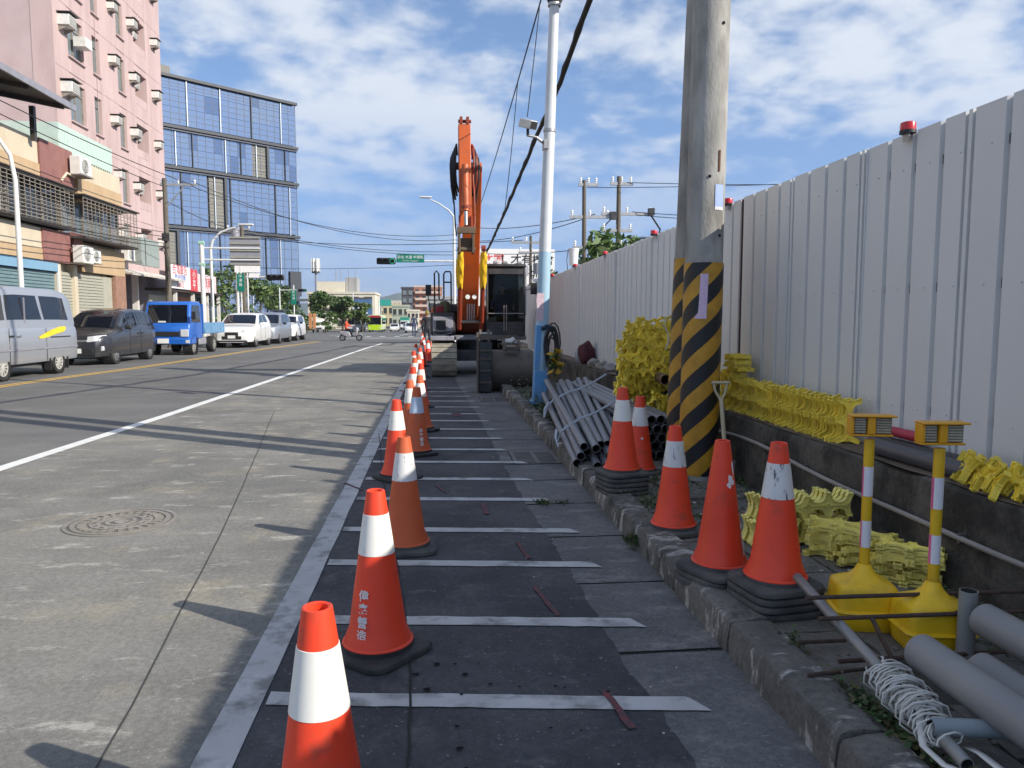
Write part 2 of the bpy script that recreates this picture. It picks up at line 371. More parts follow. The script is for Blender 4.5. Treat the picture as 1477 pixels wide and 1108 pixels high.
YL = [(-9.0, 4), (-9.1, 12), (-9.02, 16.6), (-8.85, 19), (-8.5, 22.2), (-8.3, 26), (-8.0, 32.6), (-7.5, 39), (-6.95, 45.3)]
for dx in (-0.1, 0.1): strip('centre_line', [(x + dx, y) for x, y in YL], 0.1, 0.004, M_yline, road)
for y in (50.0, 53.2): strip('stop_line', [(-6.5, y + 1.5), (1.5, y)], 0.35, 0.004, M_paint2, road)
for k in range(9): strip('crosswalk_bar', [(-7.5 + k * 1.1, 57.5), (-7.5 + k * 1.1, 60.5)], 0.4, 0.004, M_paint2, road)
for x in (-9.3, -3.2, 0.4): strip('lane_line', [(x, 66.5), (x, 90), (x, 145), (x, 230)], 0.15, 0.006, M_paint2, far_road)
# long joint in the concrete, tar crack by the cones, skid arc
strip('expansion_joint', ragged([(-0.98, -1)] + [(-1.09, 2.39), (-1.13, 2.77), (-1.2, 3.31), (-1.27, 3.8), (-1.38, 4.65), (-1.6, 6.12), (-1.93, 8.21), (-2.46, 11.54)], 0.003, 0.3), 0.0065, 0.0075, mat('joint_fill', (.05, .048, .044), .9), lane_c)
for p in ([(-4.1, 4.9), (-2.5, 4.6)], [(-4.0, 13.5), (-0.8, 13.2)], [(-3.8, 22), (-0.8, 21.6)]): pass
strip('crack', ragged([(-0.03, 0.9), (-0.09, 2.0), (-0.12, 2.9), (-0.17, 3.6), (-0.35, 5.2), (-0.52, 7.0), (-0.72, 9.2)], 0.006, 0.12), 0.009, 0.0150, M_seam, patch)
strip('skid_mark', [(-4.6, 37), (-3.3, 38), (-2.4, 40), (-2.3, 42.5), (-2.9, 44)], 0.22, 0.0088, mat('skid', (0.05, 0.05, 0.05), 0.8, var=.3), road)
# red survey sprays on the patch
for (x0, y0, x1, y1, wd) in ((0.62, 2.70, 0.66, 2.42, .028), (0.50, 3.82, 0.56, 3.42, .026), (0.49, 4.62, 0.53, 4.28, .026), (0.34, 5.62, 0.35, 5.3, .04), (-0.02, 6.3, 0.06, 6.0, .025), (-0.80, 6.45, -0.62, 6.15, .025), (0.2, 10.9, 0.34, 10.9, .3), (-0.75, 14.8, -0.6, 14.3, .04)):
    pts = [(x0 + (x1 - x0) * t / 8 + jit(.004), y0 + (y1 - y0) * t / 8) for t in range(9)]
    strip('spray_mark', pts, wd, 0.0155, M_red, patch)
for k in range(20):                          # drips on the fresh asphalt
    x = random.gauss(0.16, 0.25); y = random.gauss(2.72, 0.28); r = random.uniform(.004, .013)
    if x > .75 or x < -.6: continue
    m_ = MB(); n = 9; m_.add([(x + r * (1 + jit(.4)) * math.cos(6.283 * i / n) * 1.3, y + r * (1 + jit(.4)) * math.sin(6.283 * i / n), 0.0158) for i in range(n)], [tuple(range(n))]); m_.build('drip', M_wet, patch, fix=False)
# manhole cover: iron disc with raised rings and lugs
M_iron = mat('worn_cast_iron', (0.30, 0.275, 0.25), 0.65, 0.2, var=0.25, vsc=20, dirt=(0.22, 0.205, 0.175), da=0.9, ds=6, lo=.4, hi=.6)
M_irond = mat('cast_iron_recess', (0.15, 0.14, 0.12), 0.9, var=0.4, vsc=12)
mh = thing('manhole_cover', 'round cast iron manhole cover with raised rings in the dusty concrete lane', 'manhole', (-2.21, 5.38, 0.004))
b = MB(); b.lathe([(0.0, .0015), (.36, .0015)], 40); b.build('recess', M_irond, mh, fix=False)
b = MB()
for r0, r1 in ((.335, .36), (.285, .315), (.0, .045), (.075, .10), (.13, .155), (.185, .2)):
    b.lathe([(r0, .002), (r0, .006), (r1, .006), (r1, .002)], 40)
for rr, n, wd in ((.242, 26, .03), (.33, 0, 0), (.17, 14, .018)):
    for i in range(n):
        t = 6.2832 * i / n; b.box((rr * math.cos(t), rr * math.sin(t), .004), (.055 if rr > .2 else .03, wd, .006), t)
b.build('ring', M_iron, mh)
# drain grates
M_grate = mat('grate_iron', (0.16, 0.15, 0.14), 0.6, 0.4, var=0.2, dirt=(.12, .09, .06), da=.5)
M_black = mat('pit_black', (0.004, 0.004, 0.004), 1.0)
for (gx, gy, lab) in ((0.98, 7.49, 'near rusty iron drain grate in the gutter by the pipe bundle'), (0.98, 12.95, 'far iron drain grate in the gutter before the excavator bucket')):
    g = thing('drain_grate', lab, 'drain grate', (gx, gy, 0.004), 0, 'drain grates in the gutter')
    b = MB(); b.add([(-.235, -.335, 0), (.235, -.335, 0), (.235, .335, 0), (-.235, .335, 0)], [(0, 1, 2, 3)]); b.build('pit', M_black, g, fix=False)
    b = MB(); W_, H_ = .235, .335
    for a, c in (((-W_, -H_, 0.001), (W_, -H_ + .035, .008)), ((-W_, H_ - .035, 0.001), (W_, H_, .008)), ((-W_, -H_ + .035, 0.001), (-W_ + .04, H_ - .035, .008)), ((W_ - .04, -H_ + .035, 0.001), (W_, H_ - .035, .008)), ((-.02, -H_ + .035, .001), (.02, H_ - .035, .008))): b.b2(a, c)
    b.build('frame', M_grate, g)
    for k in range(9):
        y = -H_ + .035 + (k + .9) * .066
        b = MB()
        for a, c in ((-W_ + .04, -.02), (.02, W_ - .04)): b.b2((a, y - .016, .001), (c, y + .016, .0072))
        b.build('bar', M_grate, g)
# ------------------------------------------------------------ sidewalk, kerb, wall
walk = sheet('sidewalk', [(1.37, -4), (2.5, -4), (2.5, 16.5), (1.37, 16.5)], 0.10, M_walk)
apron = sheet('apron', [(0.42, 16.5), (2.9, 16.5), (2.9, 50), (0.42, 50)], 0.003, M_gutter)
tiles = []
for v in range(6):
    b = MB(); s_ = .155; n = 5
    P = []
    for i in range(n):
        for j in range(n):
            x = -s_ + 2 * s_ * i / (n - 1); y = -s_ + 2 * s_ * j / (n - 1); ed = i in (0, n - 1) or j in (0, n - 1)
            P.append((x + (jit(.006) if ed else 0), y + (jit(.006) if ed else 0), .018 + jit(.002) - (.004 if ed else 0)))
    F_ = [(i * n + j, (i + 1) * n + j, (i + 1) * n + j + 1, i * n + j + 1) for i in range(n - 1) for j in range(n - 1)]
    b.add(P, F_)
    ring = [i * n for i in range(n)] + [(n - 1) * n + j for j in range(1, n)] + [i * n + n - 1 for i in range(n - 2, -1, -1)] + [j for j in range(n - 2, 0, -1)]
    o_ = len(b.v); b.v += [(b.v[i][0], b.v[i][1], -.01) for i in ring]; k = len(ring)
    for q in range(k): b.f.append((ring[q], ring[(q + 1) % k], o_ + (q + 1) % k, o_ + q)); b.m.append(0)
    me = b.mesh('paver', True, 40); me.materials.append(M_paver); tiles.append(me)
for j in range(36):
    for i in range(3):
        x = 1.55 + i * .325; y = 1.1 + j * .325 + (0.05 if i % 2 else 0)
        if random.random() < .1: continue
        obj_of(random.choice(tiles), 'paver', walk, (x, y, .103 + jit(.004)), (R(jit(1.5)), R(jit(1.5)), R(jit(2.5)) + random.choice((0, R(90)))))
# kerb stones
kerb = MB().b2((1.23, -4, -.02), (1.36, 16.5, .06)).build('kerb', M_kerb); kerb['kind'] = 'structure'
KY = [-2.6, -1.6, -.5, .4, 1.25, 2.1, 2.98, 3.7, 4.45, 5.3, 6.15, 7.05, 7.9, 8.8, 9.7, 10.6, 11.5, 12.4, 13.3, 14.2, 15.1, 16.0, 16.5]
for a, b_ in zip(KY, KY[1:]):
    prof = [(1.212, -.015), (1.214, .06), (1.216, .122), (1.226, .147), (1.256, .155), (1.30, .155), (1.36, .154), (1.392, .150), (1.40, .08)]
    n = max(4, int((b_ - a) / .06)); v = []; seed = random.random() * 50
    for i in range(n + 1):
        y = a + .008 + (b_ - a - .016) * i / n
        end = 0.010 if i in (0, n) else 0
        for (x, z) in prof:
            nv = noise.noise(Vector((x * 6, y * 5 + seed, z * 6))) * .011 + noise.noise(Vector((x * 22, y * 21 + seed, z * 22))) * .008
            if noise.noise(Vector((seed, y * 3.1, 2.0))) > .34 and z > .1 and x < 1.27: nv -= .018
            v.append((x + end + (-nv if z < .13 else 0), y, z - end * (z > .1) + (nv if z > .1 else 0)))
    k = len(prof); f_ = [(i * k + j, i * k + j + 1, (i + 1) * k + j + 1, (i + 1) * k + j) for i in range(n) for j in range(k - 1)]
    f_ += [tuple(range(k)), tuple(range(n * k + k - 1, n * k - 1, -1))]
    m_ = MB(); m_.add(v, f_); o = m_.build('kerb_stone', M_kerb, kerb, smooth=45)
# low retaining wall
wall = thing('retaining_wall', 'low stained concrete retaining wall under the white site fence', 'wall')
v = []; n = 150; prof = [(2.45, .06), (2.452, .3), (2.455, .45), (2.455, .58), (2.462, .612), (2.49, .622), (2.62, .62), (2.80, .618), (2.95, .60)]
for i in range(n + 1):
    y = -3 + 19.6 * i / n
    for (x, z) in prof:
        nv = noise.noise(Vector((x * 3, y * 2.2, z * 4))) * .014 + noise.noise(Vector((x * 9, y * 9, z * 9))) * .008
        if abs(z - .6) < .03 and x < 2.5 and noise.noise(Vector((3, y * 1.7, 5))) > .25: nv += .02
        v.append((x + nv, y, z - (abs(nv) * .6 if z > .5 else 0)))
k = len(prof); m_ = MB(); m_.add(v, [(i * k + j, i * k + j + 1, (i + 1) * k + j + 1, (i + 1) * k + j) for i in range(n) for j in range(k - 1)] + [tuple(range(n * k + k - 1, n * k - 1, -1))])
m_.build('wall_body', M_retain, wall, smooth=50)
M_rustcap = surf_mat('dirt_on_wall', (0.13, 0.10, 0.075), (0.19, 0.15, 0.115), (0.08, 0.065, 0.05), 3, 7, bump=.5, bs=60)
m_ = MB(); v = []
for i in range(n + 1):
    y = -3 + 19.6 * i / n; v += [(2.485 + jit(.012), y, .6245), (2.74, y, .6285)]
m_.add(v, [(2 * i, 2 * i + 1, 2 * i + 3, 2 * i + 2) for i in range(n)]); m_.build('dirt_layer', M_rustcap, wall, fix=False)
# conduit clipped along the wall
M_cond = mat('grey_conduit', (0.30, 0.28, 0.25), 0.6, var=.15, dirt=(.1, .09, .08), da=.6)
cd_ = thing('conduit', 'thin grey conduit sagging along the face of the low wall', 'conduit')
pts = [(2.425, y, .43 + .035 * math.sin(y * 1.4) - .01 * math.sin(y * 3.1)) for y in [1.2 + .25 * i for i in range(32)]]
MB().path(pts, .014, 8).build('tube', M_cond, cd_, smooth=60)
for i in (2, 8, 14, 20, 26): MB().box((pts[i][0] + .012, pts[i][1], pts[i][2]), (.035, .02, .045)).build('clip', M_grate, cd_)
# ------------------------------------------------------------ site fence
M_fence = mat('white_fence_steel', (0.68, 0.685, 0.68), 0.45, var=.04, vsc=1.2, bump=.12, bs=2.5, dirt=(.50, .47, .43), da=.35, ds=1.2, stretch=(1, 1, .25), lo=.48, hi=.8, rnd=.035)
M_fencedk = mat('fence_gap', (0.06, 0.03, 0.04), .8)
fence = thing('site_fence', 'tall white corrugated steel site fence on the low wall', 'fence', (2.76, 0, 0))
PW = .97; gv = 0.034
def fence_mesh():
    b = MB(); ys = []; P = []
    rib = PW / 4
    prof = [(0, 0), (.008, 0), (.012, gv), (.028, gv), (.032, 0), (.060, 0), (.064, gv), (.080, gv), (.084, 0)]
    for k in (1, 2, 3):
        y = k * rib + .018
        prof += [(y - .021, 0), (y - .012, gv), (y + .012, gv), (y + .021, 0)]
    prof += [(PW, 0)]
    th = .012
    v = [(x, y, z) for z in (.62, 2.505) for (y, x) in prof]; n = len(prof)
    b.add(v, [(i, i + 1, n + i + 1, n + i) for i in range(n - 1)])
    # back skin and rims so that the panel has thickness
    v2 = [(x + th, y, z) for z in (.62, 2.505) for (y, x) in prof]; b.add(v2, [(i + 1, i, n + i, n + i + 1) for i in range(n - 1)])
    b.f += [(n + i, n + i + 1, 3 * n + i + 1, 3 * n + i) for i in range(n - 1)]; b.m += [0] * (n - 1)
    b.f += [(0, n, 3 * n, 2 * n), (n - 1, 2 * n - 1, 4 * n - 1, 3 * n - 1)]; b.m += [0, 0]
    for zz in (.9, 1.6, 2.3):
        for yy in (.11, .36, .60, .85): b.cyl((.001, yy, zz), (-.006, yy, zz), .007, .005, 6)
    me = b.mesh('fence_panel', False, None); me.materials.append(M_fence); return me
fm = fence_mesh()
k0 = 3.69
for i in range(-6, 24):
    y = k0 + PW * i
    dz = -max(0, (y - 6)) * .0075 + jit(.004)
    o = obj_of(fm, 'fence_panel', fence, (jit(.003), y + .002, dz), (0, R(jit(.25)), R(jit(.15))))
for i in range(-3, 12):
    y = k0 + PW * i * 2 - .02
    MB().b2((.03, y - .03, .6), (.09, y + .03, 2.44)).build('fence_post', M_grate, fence)
for z in (.9, 1.6, 2.3): MB().b2((.026, -2.2, z - .025), (.05, 26.5, z + .025)).build('fence_rail', M_grate, fence)
MB().b2((-.006, 6.62, .65), (.004, 6.645, 2.49)).build('gap_strip', M_fencedk, fence)
# red warning beacons clipped to the top of the fence
M_redl = mat('red_lens', (0.55, 0.008, 0.015), .25, var=.15, vsc=20, coat=.5)
M_blk = mat('black_plastic', (0.02, 0.02, 0.021), .5)
M_galv = mat('galvanised', (0.42, 0.42, 0.42), .45, .6, var=.15, vsc=10)
labs = ['nearest red beacon on the fence top, right of the big pole', 'red beacon on the fence top just right of the striped pole', 'red beacon on the fence top just left of the striped pole', 'red beacon on the fence top in front of the leafy tree', 'red beacon on the fence top under the white bucket', 'farthest red beacon on the fence top beside the blue lamp post']
for (y, z), lb in zip(((4.23, 2.51), (6.95, 2.495), (9.38, 2.475), (12.17, 2.455), (14.82, 2.435), (17.79, 2.41)), labs):
    t = thing('beacon', lb, 'beacon', (2.745, y, z), 0, 'beacons on the fence')
    MB().lathe([(0, .055), (.03, .055), (.041, .05), (.043, .045), (.044, .004), (0, .004)], 20).build('lens', M_redl, t, smooth=40)
    MB().lathe([(0, .006), (.046, .006), (.046, -.012), (0, -.012)], 20).build('base', M_blk, t, smooth=40)
    MB().b2((-.012, -.03, -.055), (-.004, .03, -.004)).build('clip', M_galv, t)
# ------------------------------------------------------------ traffic cones
M_cone = mat('cone_orange', (0.80, 0.058, 0.020), .45, var=.09, vsc=4, dirt=(.30, .075, .045), da=.6, ds=9, lo=.55, hi=.75, rnd=.08, bump=.05, bs=12)
M_conef = mat('cone_orange_faded', (0.62, 0.115, 0.035), .6, var=.12, vsc=6, dirt=(.30, .12, .07), da=.55, ds=6, rnd=.06)
M_sleeve = mat('cone_white_sleeve', (0.78, 0.77, 0.72), .5, var=.03, dirt=(.40, .38, .33), da=.45, ds=26, lo=.60, hi=.68)
M_sleevec = mat('cone_cracked_sleeve', (0.68, 0.68, 0.67), .5, var=.06, dirt=(.08, .08, .08), da=.95, ds=11, lo=.60, hi=.66, stretch=(3, 3, .8))
M_sleeveb = mat('cone_shade_tinted_sleeve', (0.50, 0.60, 0.74), .35, var=.05)  # white sleeve; its bluish tint is shade put into the colour
M_rub = mat('black_rubber', (0.028, 0.028, 0.029), .75, var=.2, vsc=9, dirt=(.12, .115, .105), da=.75, ds=6, lo=.45, hi=.75, bump=.3, bs=60)
M_rubo = mat('dusty_rubber', (0.055, 0.056, 0.058), .85, var=.2, vsc=9, dirt=(.15, .145, .13), da=.8, ds=5, lo=.4, hi=.7, bump=.4, bs=60)
M_letter = mat('white_lettering', (0.75, 0.74, 0.72), .6, var=.05)
def cone_r(z): return .128 + (.038 - .128) * (z - .06) / (.70 - .06)
def cone_meshes():
    b = MB(); b.lathe([(.150, .046), (.150, .056), (.141, .062), (.134, .085), (cone_r(.12), .12), (cone_r(.3), .3), (cone_r(.5), .5), (cone_r(.685), .685), (.038, .698), (.034, .700), (.027, .697), (.026, .66), (.03, .62)], 36)
    body = b.mesh('body', True, 35)
    b = MB(); o = .0018; b.lathe([(cone_r(.435), .4355), (cone_r(.436) + o, .436), (cone_r(.52) + o, .52), (cone_r(.602) + o, .602), (cone_r(.603), .603)], 36)
    sl = b.mesh('sleeve', True, 35)
    b = MB(); n = 40
    def ring(h, z, p=5.5):
        r = []
        for i in range(n):
            t = 2 * math.pi * i / n; c, s = math.cos(t), math.sin(t); q = h / ((abs(c) ** p + abs(s) ** p) ** (1 / p)); q = min(q, h * 1.235); r.append((q * c, q * s, z))
        return r
    rings = [ring(.178, 0), ring(.184, .003), ring(.185, .008), ring(.185, .022), ring(.182, .027), ring(.170, .031)] + [[(.152 * math.cos(6.28319 * i / n), .152 * math.sin(6.28319 * i / n), z) for i in range(n)] for z in (.034, .052)] + [[(.125 * math.cos(6.28319 * i / n), .125 * math.sin(6.28319 * i / n), .053) for i in range(n)]]
    v = [p for r in rings for p in r]; b.add(v, [(k * n + i, k * n + (i + 1) % n, (k + 1) * n + (i + 1) % n, (k + 1) * n + i) for k in range(len(rings) - 1) for i in range(n)])
    return body, sl, b.mesh('base', True, 35)
CB, CS, CA = cone_meshes()
def cmesh(me, m):
    k = me.name + m.name
    if k not in MATS: c = me.copy(); c.materials.clear(); c.materials.append(m); MATS[k] = c
    return MATS[k]
def cone(label, x, y, z=0.0, rz=0.0, group=None, body=M_cone, sleeve=M_sleeve, base=M_rub, s=1.0, text=None, tang=0.0, tilt=0.0):
    t = thing('traffic_cone', label, 'traffic cone', (x, y, z), rz, group); t.scale = (s, s, s); t.rotation_euler = (R(tilt), R(tilt * .6), rz)
    obj_of(cmesh(CB, body), 'body', t); obj_of(cmesh(CA, base), 'base', t)
    if sleeve: obj_of(cmesh(CS, sleeve), 'sleeve', t)
    if text:
        zt, zb = text[1], text[2]; n = len(text[0]); h = (zt - zb) / n
        for i, ch in enumerate(text[0]):
            zc = zt - h * (i + .5)
            def fn(v, zc=zc):
                q = zc + v.y; r = cone_r(q) + .0050; a = tang - rz + v.x / r * 1.0
                return Vector((r * math.cos(a), r * math.sin(a), q))
            put_text('lettering', ch, h * .92, None, M_letter, t, bold=.001, fn=fn)
    return t
ZP = .0095
gl = 'cones lined up beside the white edge stripe'
cone('nearest cone of the line, cut off by the bottom of the frame', -.305, 1.86, ZP, R(20), gl, s=1.0)
cone('second nearest cone of the line with white lettering down its side', -.262, 3.13, ZP, R(48), gl, text=('偉鑫營造', .30, .085), tang=R(-118))
cone('dull faded orange cone with a scratched sleeve, third nearest of the line', -.205, 4.55, ZP, R(5), gl, body=M_conef, sleeve=M_sleevec, base=M_rubo)
cone('fourth cone of the line, its black base showing behind the faded cone', -.36, 6.62, ZP, R(38), gl)
cone('fifth cone of the line with its white sleeve coloured bluish for shade and small lettering', -.215, 7.78, ZP, R(28), gl, body=M_conef, sleeve=M_sleeveb, text=('偉鑫營造', .28, .1), tang=R(-65))
far = [(-.30, 8.7, 10), (-.20, 9.4, 40), (-.36, 11.0, 5), (-.27, 11.9, 33), (-.41, 13.6, 60), (-.36, 14.6, 15), (-.50, 16.2, 44), (-.40, 18.0, 20), (-.56, 20.6, 8), (-.42, 22.0, 50), (-.27, 24.0, 31), (-.5, 27.5, 5), (-.66, 34.0, 9), (-.36, 35.5, 40)]
ordn = 'sixth seventh eighth ninth tenth eleventh twelfth thirteenth fourteenth fifteenth sixteenth seventeenth eighteenth farthest'.split()
for (x, y, a), q in zip(far, ordn): cone('%s cone of the long line beside the white edge stripe' % q, x, y, ZP, R(a), gl, body=random.choice((M_cone, M_cone, M_conef)), tilt=jit(2))
# on the sidewalk, some nested in stacks
ZS = .122
def stack(labels, x, y, n, rz, dz=.034, **k):
    for i in range(n):
        tl = labels[0] if i == n - 1 else labels[1]
        cone(tl, x, y, ZS + i * dz, rz + R(jit(7)), labels[2], base=M_rubo, s=.93, **(k if i == n - 1 else dict(sleeve=None, body=M_conef)))
SCL = .93
stack(('top cone of the near stack beside the yellow lamp stands', 'lower cone nested in the near stack, only its black base showing', 'cones nested in the near stack'), 1.516, 3.17, 4, R(12), sleeve=M_sleevec)
cone('cone with torn white sticker scraps and faint lettering on the kerb', 1.385, 3.50, ZS + .06, R(25), 'single cones on the sidewalk', base=M_rubo, body=M_cone, sleeve=None, text=('金順營造', .27, .09), tang=R(-35), s=SCL)
cone('lower cone under the one with sticker scraps, only its base showing', 1.385, 3.50, ZS + .03, R(18), 'single cones on the sidewalk', base=M_rubo, sleeve=None, body=M_conef, s=SCL)
cone('bottom cone under the one with sticker scraps, its base on the kerb edge', 1.385, 3.50, ZS, R(29), 'single cones on the sidewalk', base=M_rubo, sleeve=None, body=M_conef, s=SCL)
cone('cone with a cracked sleeve standing in front of the striped pole', 1.44, 4.40, ZS, R(8), 'single cones on the sidewalk', base=M_rubo, sleeve=M_sleevec, s=SCL)
stack(('top cone of the far stack in front of the pipe bundle', 'lower cone nested in the far stack, only its black base showing', 'cones nested in the far stack'), 1.376, 5.45, 5, R(15), sleeve=M_sleeve)
cone('cone standing behind the far stack with a white dot on it', 1.69, 6.10, ZS, R(30), 'single cones on the sidewalk', base=M_rubo, sleeve=M_sleevec, s=SCL)
# sticker scraps on the second sidewalk cone
t_ = [o for o in bpy.data.objects if o.get('label', '').startswith('cone with torn')][0]
for a0, z0, w_, h_ in ((-70, .50, .035, .05), (-62, .485, .03, .03), (-78, .475, .025, .028), (-50, .56, .012, .07)):
    m_ = MB(); n = 9; P = []
    for i in range(n):
        th = 6.283 * i / n; x = w_ * .5 * math.cos(th) * (1 + jit(.45)); y = h_ * .5 * math.sin(th) * (1 + jit(.45)); q = z0 + y; r = cone_r(q) + .002; a = R(a0) - R(25) + x / r
        P.append((r * math.cos(a), r * math.sin(a), q))
    m_.add(P, [tuple(range(n))]); m_.build('sticker_scrap', M_letter, t_, fix=False)
t_ = [o for o in bpy.data.objects if o.get('label', '').startswith('cone standing behind the far stack')][0]
m_ = MB(); m_.add([((cone_r(.33 + .011 * math.sin(k)) + .002) * math.cos(R(-92) - R(30) + .011 * math.cos(k) / .09), (cone_r(.33 + .011 * math.sin(k)) + .002) * math.sin(R(-92) - R(30) + .011 * math.cos(k) / .09), .33 + .011 * math.sin(k)) for k in [6.283 * i / 10 for i in range(10)]], [tuple(range(10))]); m_.build('white_dot', M_letter, t_, fix=False)
# ------------------------------------------------------------ yellow pipe spacers
M_sp = mat('yellow_plastic', (0.93, 0.73, 0.085), .45, var=.10, vsc=8, rnd=.16, dirt=(.42, .33, .08), da=.4, ds=9)
M_sp2 = mat('pale_yellow_plastic', (0.93, 0.83, 0.24), .5, var=.10, vsc=8, rnd=.12, dirt=(.38, .33, .14), da=.4, ds=9)
def spacer_mesh(m):
    """plate with semicircular pipe seats between forked feet, a thin web inside a deep rim, ring bosses on its face"""
    T = .014
    def edge(sgn):
        P = [(-.142, sgn * .048), (-.150, sgn * .060), (-.146, sgn * .072), (-.134, sgn * .066), (-.124, sgn * .074), (-.116, sgn * .064)]
        P += [(-.066 - .048 * math.cos(math.pi * k / 7), sgn * (.060 - .042 * math.sin(math.pi * k / 7))) for k in range(8)]
        P += [(-.014, sgn * .066), (-.020, sgn * .076), (-.008, sgn * .080), (0, sgn * .070)]
        return P + [(-x, y) for x, y in P[-2::-1]]
    poly = edge(1) + [(.132, .02), (.128, 0), (.132, -.02)] + edge(-1)[::-1] + [(-.132, -.02), (-.128, 0), (-.132, .02)]
    b = MB(); b.prism(poly, 'z', -.0025, .0025); n = len(poly); inn = [(x * .965, y * .93) for x, y in poly]
    for P_ in (poly, inn): b.add([(x, y, z) for z in (-T, T) for x, y in P_], [(i, (i + 1) % n, n + (i + 1) % n, n + i) for i in range(n)])
    for z in (-T, T): b.add([(x, y, z) for x, y in poly + inn], [(i, (i + 1) % n, n + (i + 1) % n, n + i) for i in range(n)])
    for c in (-.118, 0, .118):
        b.lathe([(.009, .0), (.009, T), (.014, T), (.014, .0)], 8, (c, 0, 0)); b.lathe([(.009, .0), (.009, -T), (.014, -T), (.014, .0)], 8, (c, 0, 0))
    b.b2((-.105, -.003, .0026), (-.015, .003, T)); b.b2((.015, -.003, .0026), (.105, .003, T))
    me = b.mesh('pipe_spacer', False); me.materials.append(m); return me
SPM = spacer_mesh(M_sp); SPP = spacer_mesh(M_sp2)
def spacer(me, loc, rot, label, group):
    o = obj_of(me, 'pipe_spacer', None, loc, rot); tag(o, label, 'pipe spacer', group); return o
gsp = 'yellow pipe spacers in piles'
lb = 'yellow plastic pipe spacer standing in the pile behind the near cone stack'
for tier in range(2):
    for side in range(2):
        for k in range(5):
            spacer(SPP, (1.92 + side * .29 + tier * .03 + jit(.012), 4.02 + k * .031 + side * .03 + jit(.003), .205 + tier * .142 + jit(.005)), (R(90 + jit(3)), R(jit(3)), R(jit(4))), lb, gsp)
lb = 'yellow plastic pipe spacer lying flat in the pile behind the lamp stands'
for k in range(7):
    for q in range(3):
        spacer(SPP, (2.17 + q * .075 + jit(.02) - k * .004, 3.80 - q * .20 + jit(.025), .138 + k * .0285 + jit(.002) - (q == 2) * .01), (R(jit(3)), R(jit(3)), R(-42 + jit(4))), lb, gsp)
lb = 'yellow plastic pipe spacer in the upright row on the wall right of the pole'
for k in range(33):
    y = 4.50 + k * .056
    spacer(SPM, (2.60 + jit(.012), y + jit(.006), .765 + jit(.010)), (R(90 + 10 + jit(5)), R(90 + jit(3)), R(-8 + jit(5))), lb, gsp)
lb = 'yellow plastic pipe spacer in the flat stack on the wall behind the striped pole'
for k in range(17):
    spacer(SPM, (2.62 + jit(.02), 6.42 + jit(.03) - .12 * (k > 11), .64 + k * .0285), (R(jit(2)), R(jit(2)), R(85 + jit(5))), lb, gsp)
lb = 'yellow plastic pipe spacer in the tied heap on the wall left of the striped pole'
for i in range(11):
    for j in range(9):
        if (i - 5) ** 2 / 36 + (j - 3.6) ** 2 / 27 > 1.0: continue
        for k in range(2):
            up_ = (i + j + k) % 3 == 0
            spacer(SPM, (1.96 + i * .078 + jit(.014), 7.52 + k * .09 + i * .045 + .012 * (j - 4) ** 2 + jit(.04), .60 + j * .088 + jit(.014) + .02 * math.sin(i)), (R(90 + jit(12)), R(90 * up_ + jit(10)), R(jit(16) + 14)), lb, gsp).scale = (.86, .86, .86)
lb = 'yellow plastic pipe spacer in the short row on the wall at the right edge'
for k in range(14):
    spacer(SPM, (2.56 + jit(.015), 2.3 + k * .085 + jit(.01), .70 + jit(.006)), (R(90 + 30 + jit(10)), R(jit(10)), R(70 + jit(14))), lb, gsp)
for k in range(7):
    spacer(SPM, (2.20 + .06 * k + jit(.03), 7.50 + jit(.03), .50 - .03 * (k % 3) + jit(.03)), (R(70 + jit(25)), R(90 + jit(25)), R(jit(30))), 'yellow plastic pipe spacer in the tied heap on the wall left of the striped pole', gsp)
M_card = mat('brown_tube', (.20, .12, .06), .8, var=.2)
tag(MB().pipe((2.30, 7.36, .80), (2.34, 7.75, .80), .055, .048, 18).build('cardboard_tube', M_card, smooth=40), 'brown open tube stuck in the yellow spacer heap', 'tube')
M_cord = mat('white_cord', (.60, .585, .54), .7, var=.12, vsc=15, dirt=(.3, .28, .24), da=.5, ds=12)
tie = MB()
for s in range(4): tie.path([(2.30 + .1 * s + jit(.04), 7.30 + .02 * i, 1.42 - .05 * i + .04 * math.sin(i + s)) for i in range(7)], .008, 5)
tag(tie.build('tie_cord', M_cord), 'white tie cord ends over the top of the yellow spacer heap', 'cord')
# ------------------------------------------------------------ PVC pipes
M_pvc = mat('grey_pvc', (0.16, 0.165, 0.18), .38, var=.1, vsc=3, dirt=(.26, .25, .235), da=.5, ds=3, lo=.45, hi=.75, rnd=.12)
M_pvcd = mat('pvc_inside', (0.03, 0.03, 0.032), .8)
M_pvcl = mat('light_grey_pvc', (0.225, 0.226, 0.228), .42, var=.08, vsc=3, dirt=(.30, .28, .25), da=.5, ds=3, rnd=.07)
def pipe_obj(name, p0, p1, r, m, label, group, n=16, wallt=.0035):
    p0 = Vector(p0); p1 = Vector(p1); b = MB(); b.pipe((0, 0, 0), p1 - p0, r, r - wallt, n, 0, 1)
    o = b.build(name, [m, M_pvcd], smooth=40, loc=p0); return tag(o, label, 'pipe', group)
gp = 'grey plastic pipes on the sidewalk'
k = 0
for row in range(3):
    for i in range(7 - row):
        xn = 1.20 + i * .082 + row * .041; zn = .162 + row * .066
        xf = 1.47 + i * .115 + row * .05; zf = .37 + row * .08 + .012 * i
        pipe_obj('pipe', (xn + jit(.012), 6.35 + jit(.14) + .05 * row, zn), (xf + jit(.04), 10.2 + jit(.3), zf), .037, M_pvc, 'grey plastic pipe in the strapped fan-shaped bundle beside the kerb', gp)
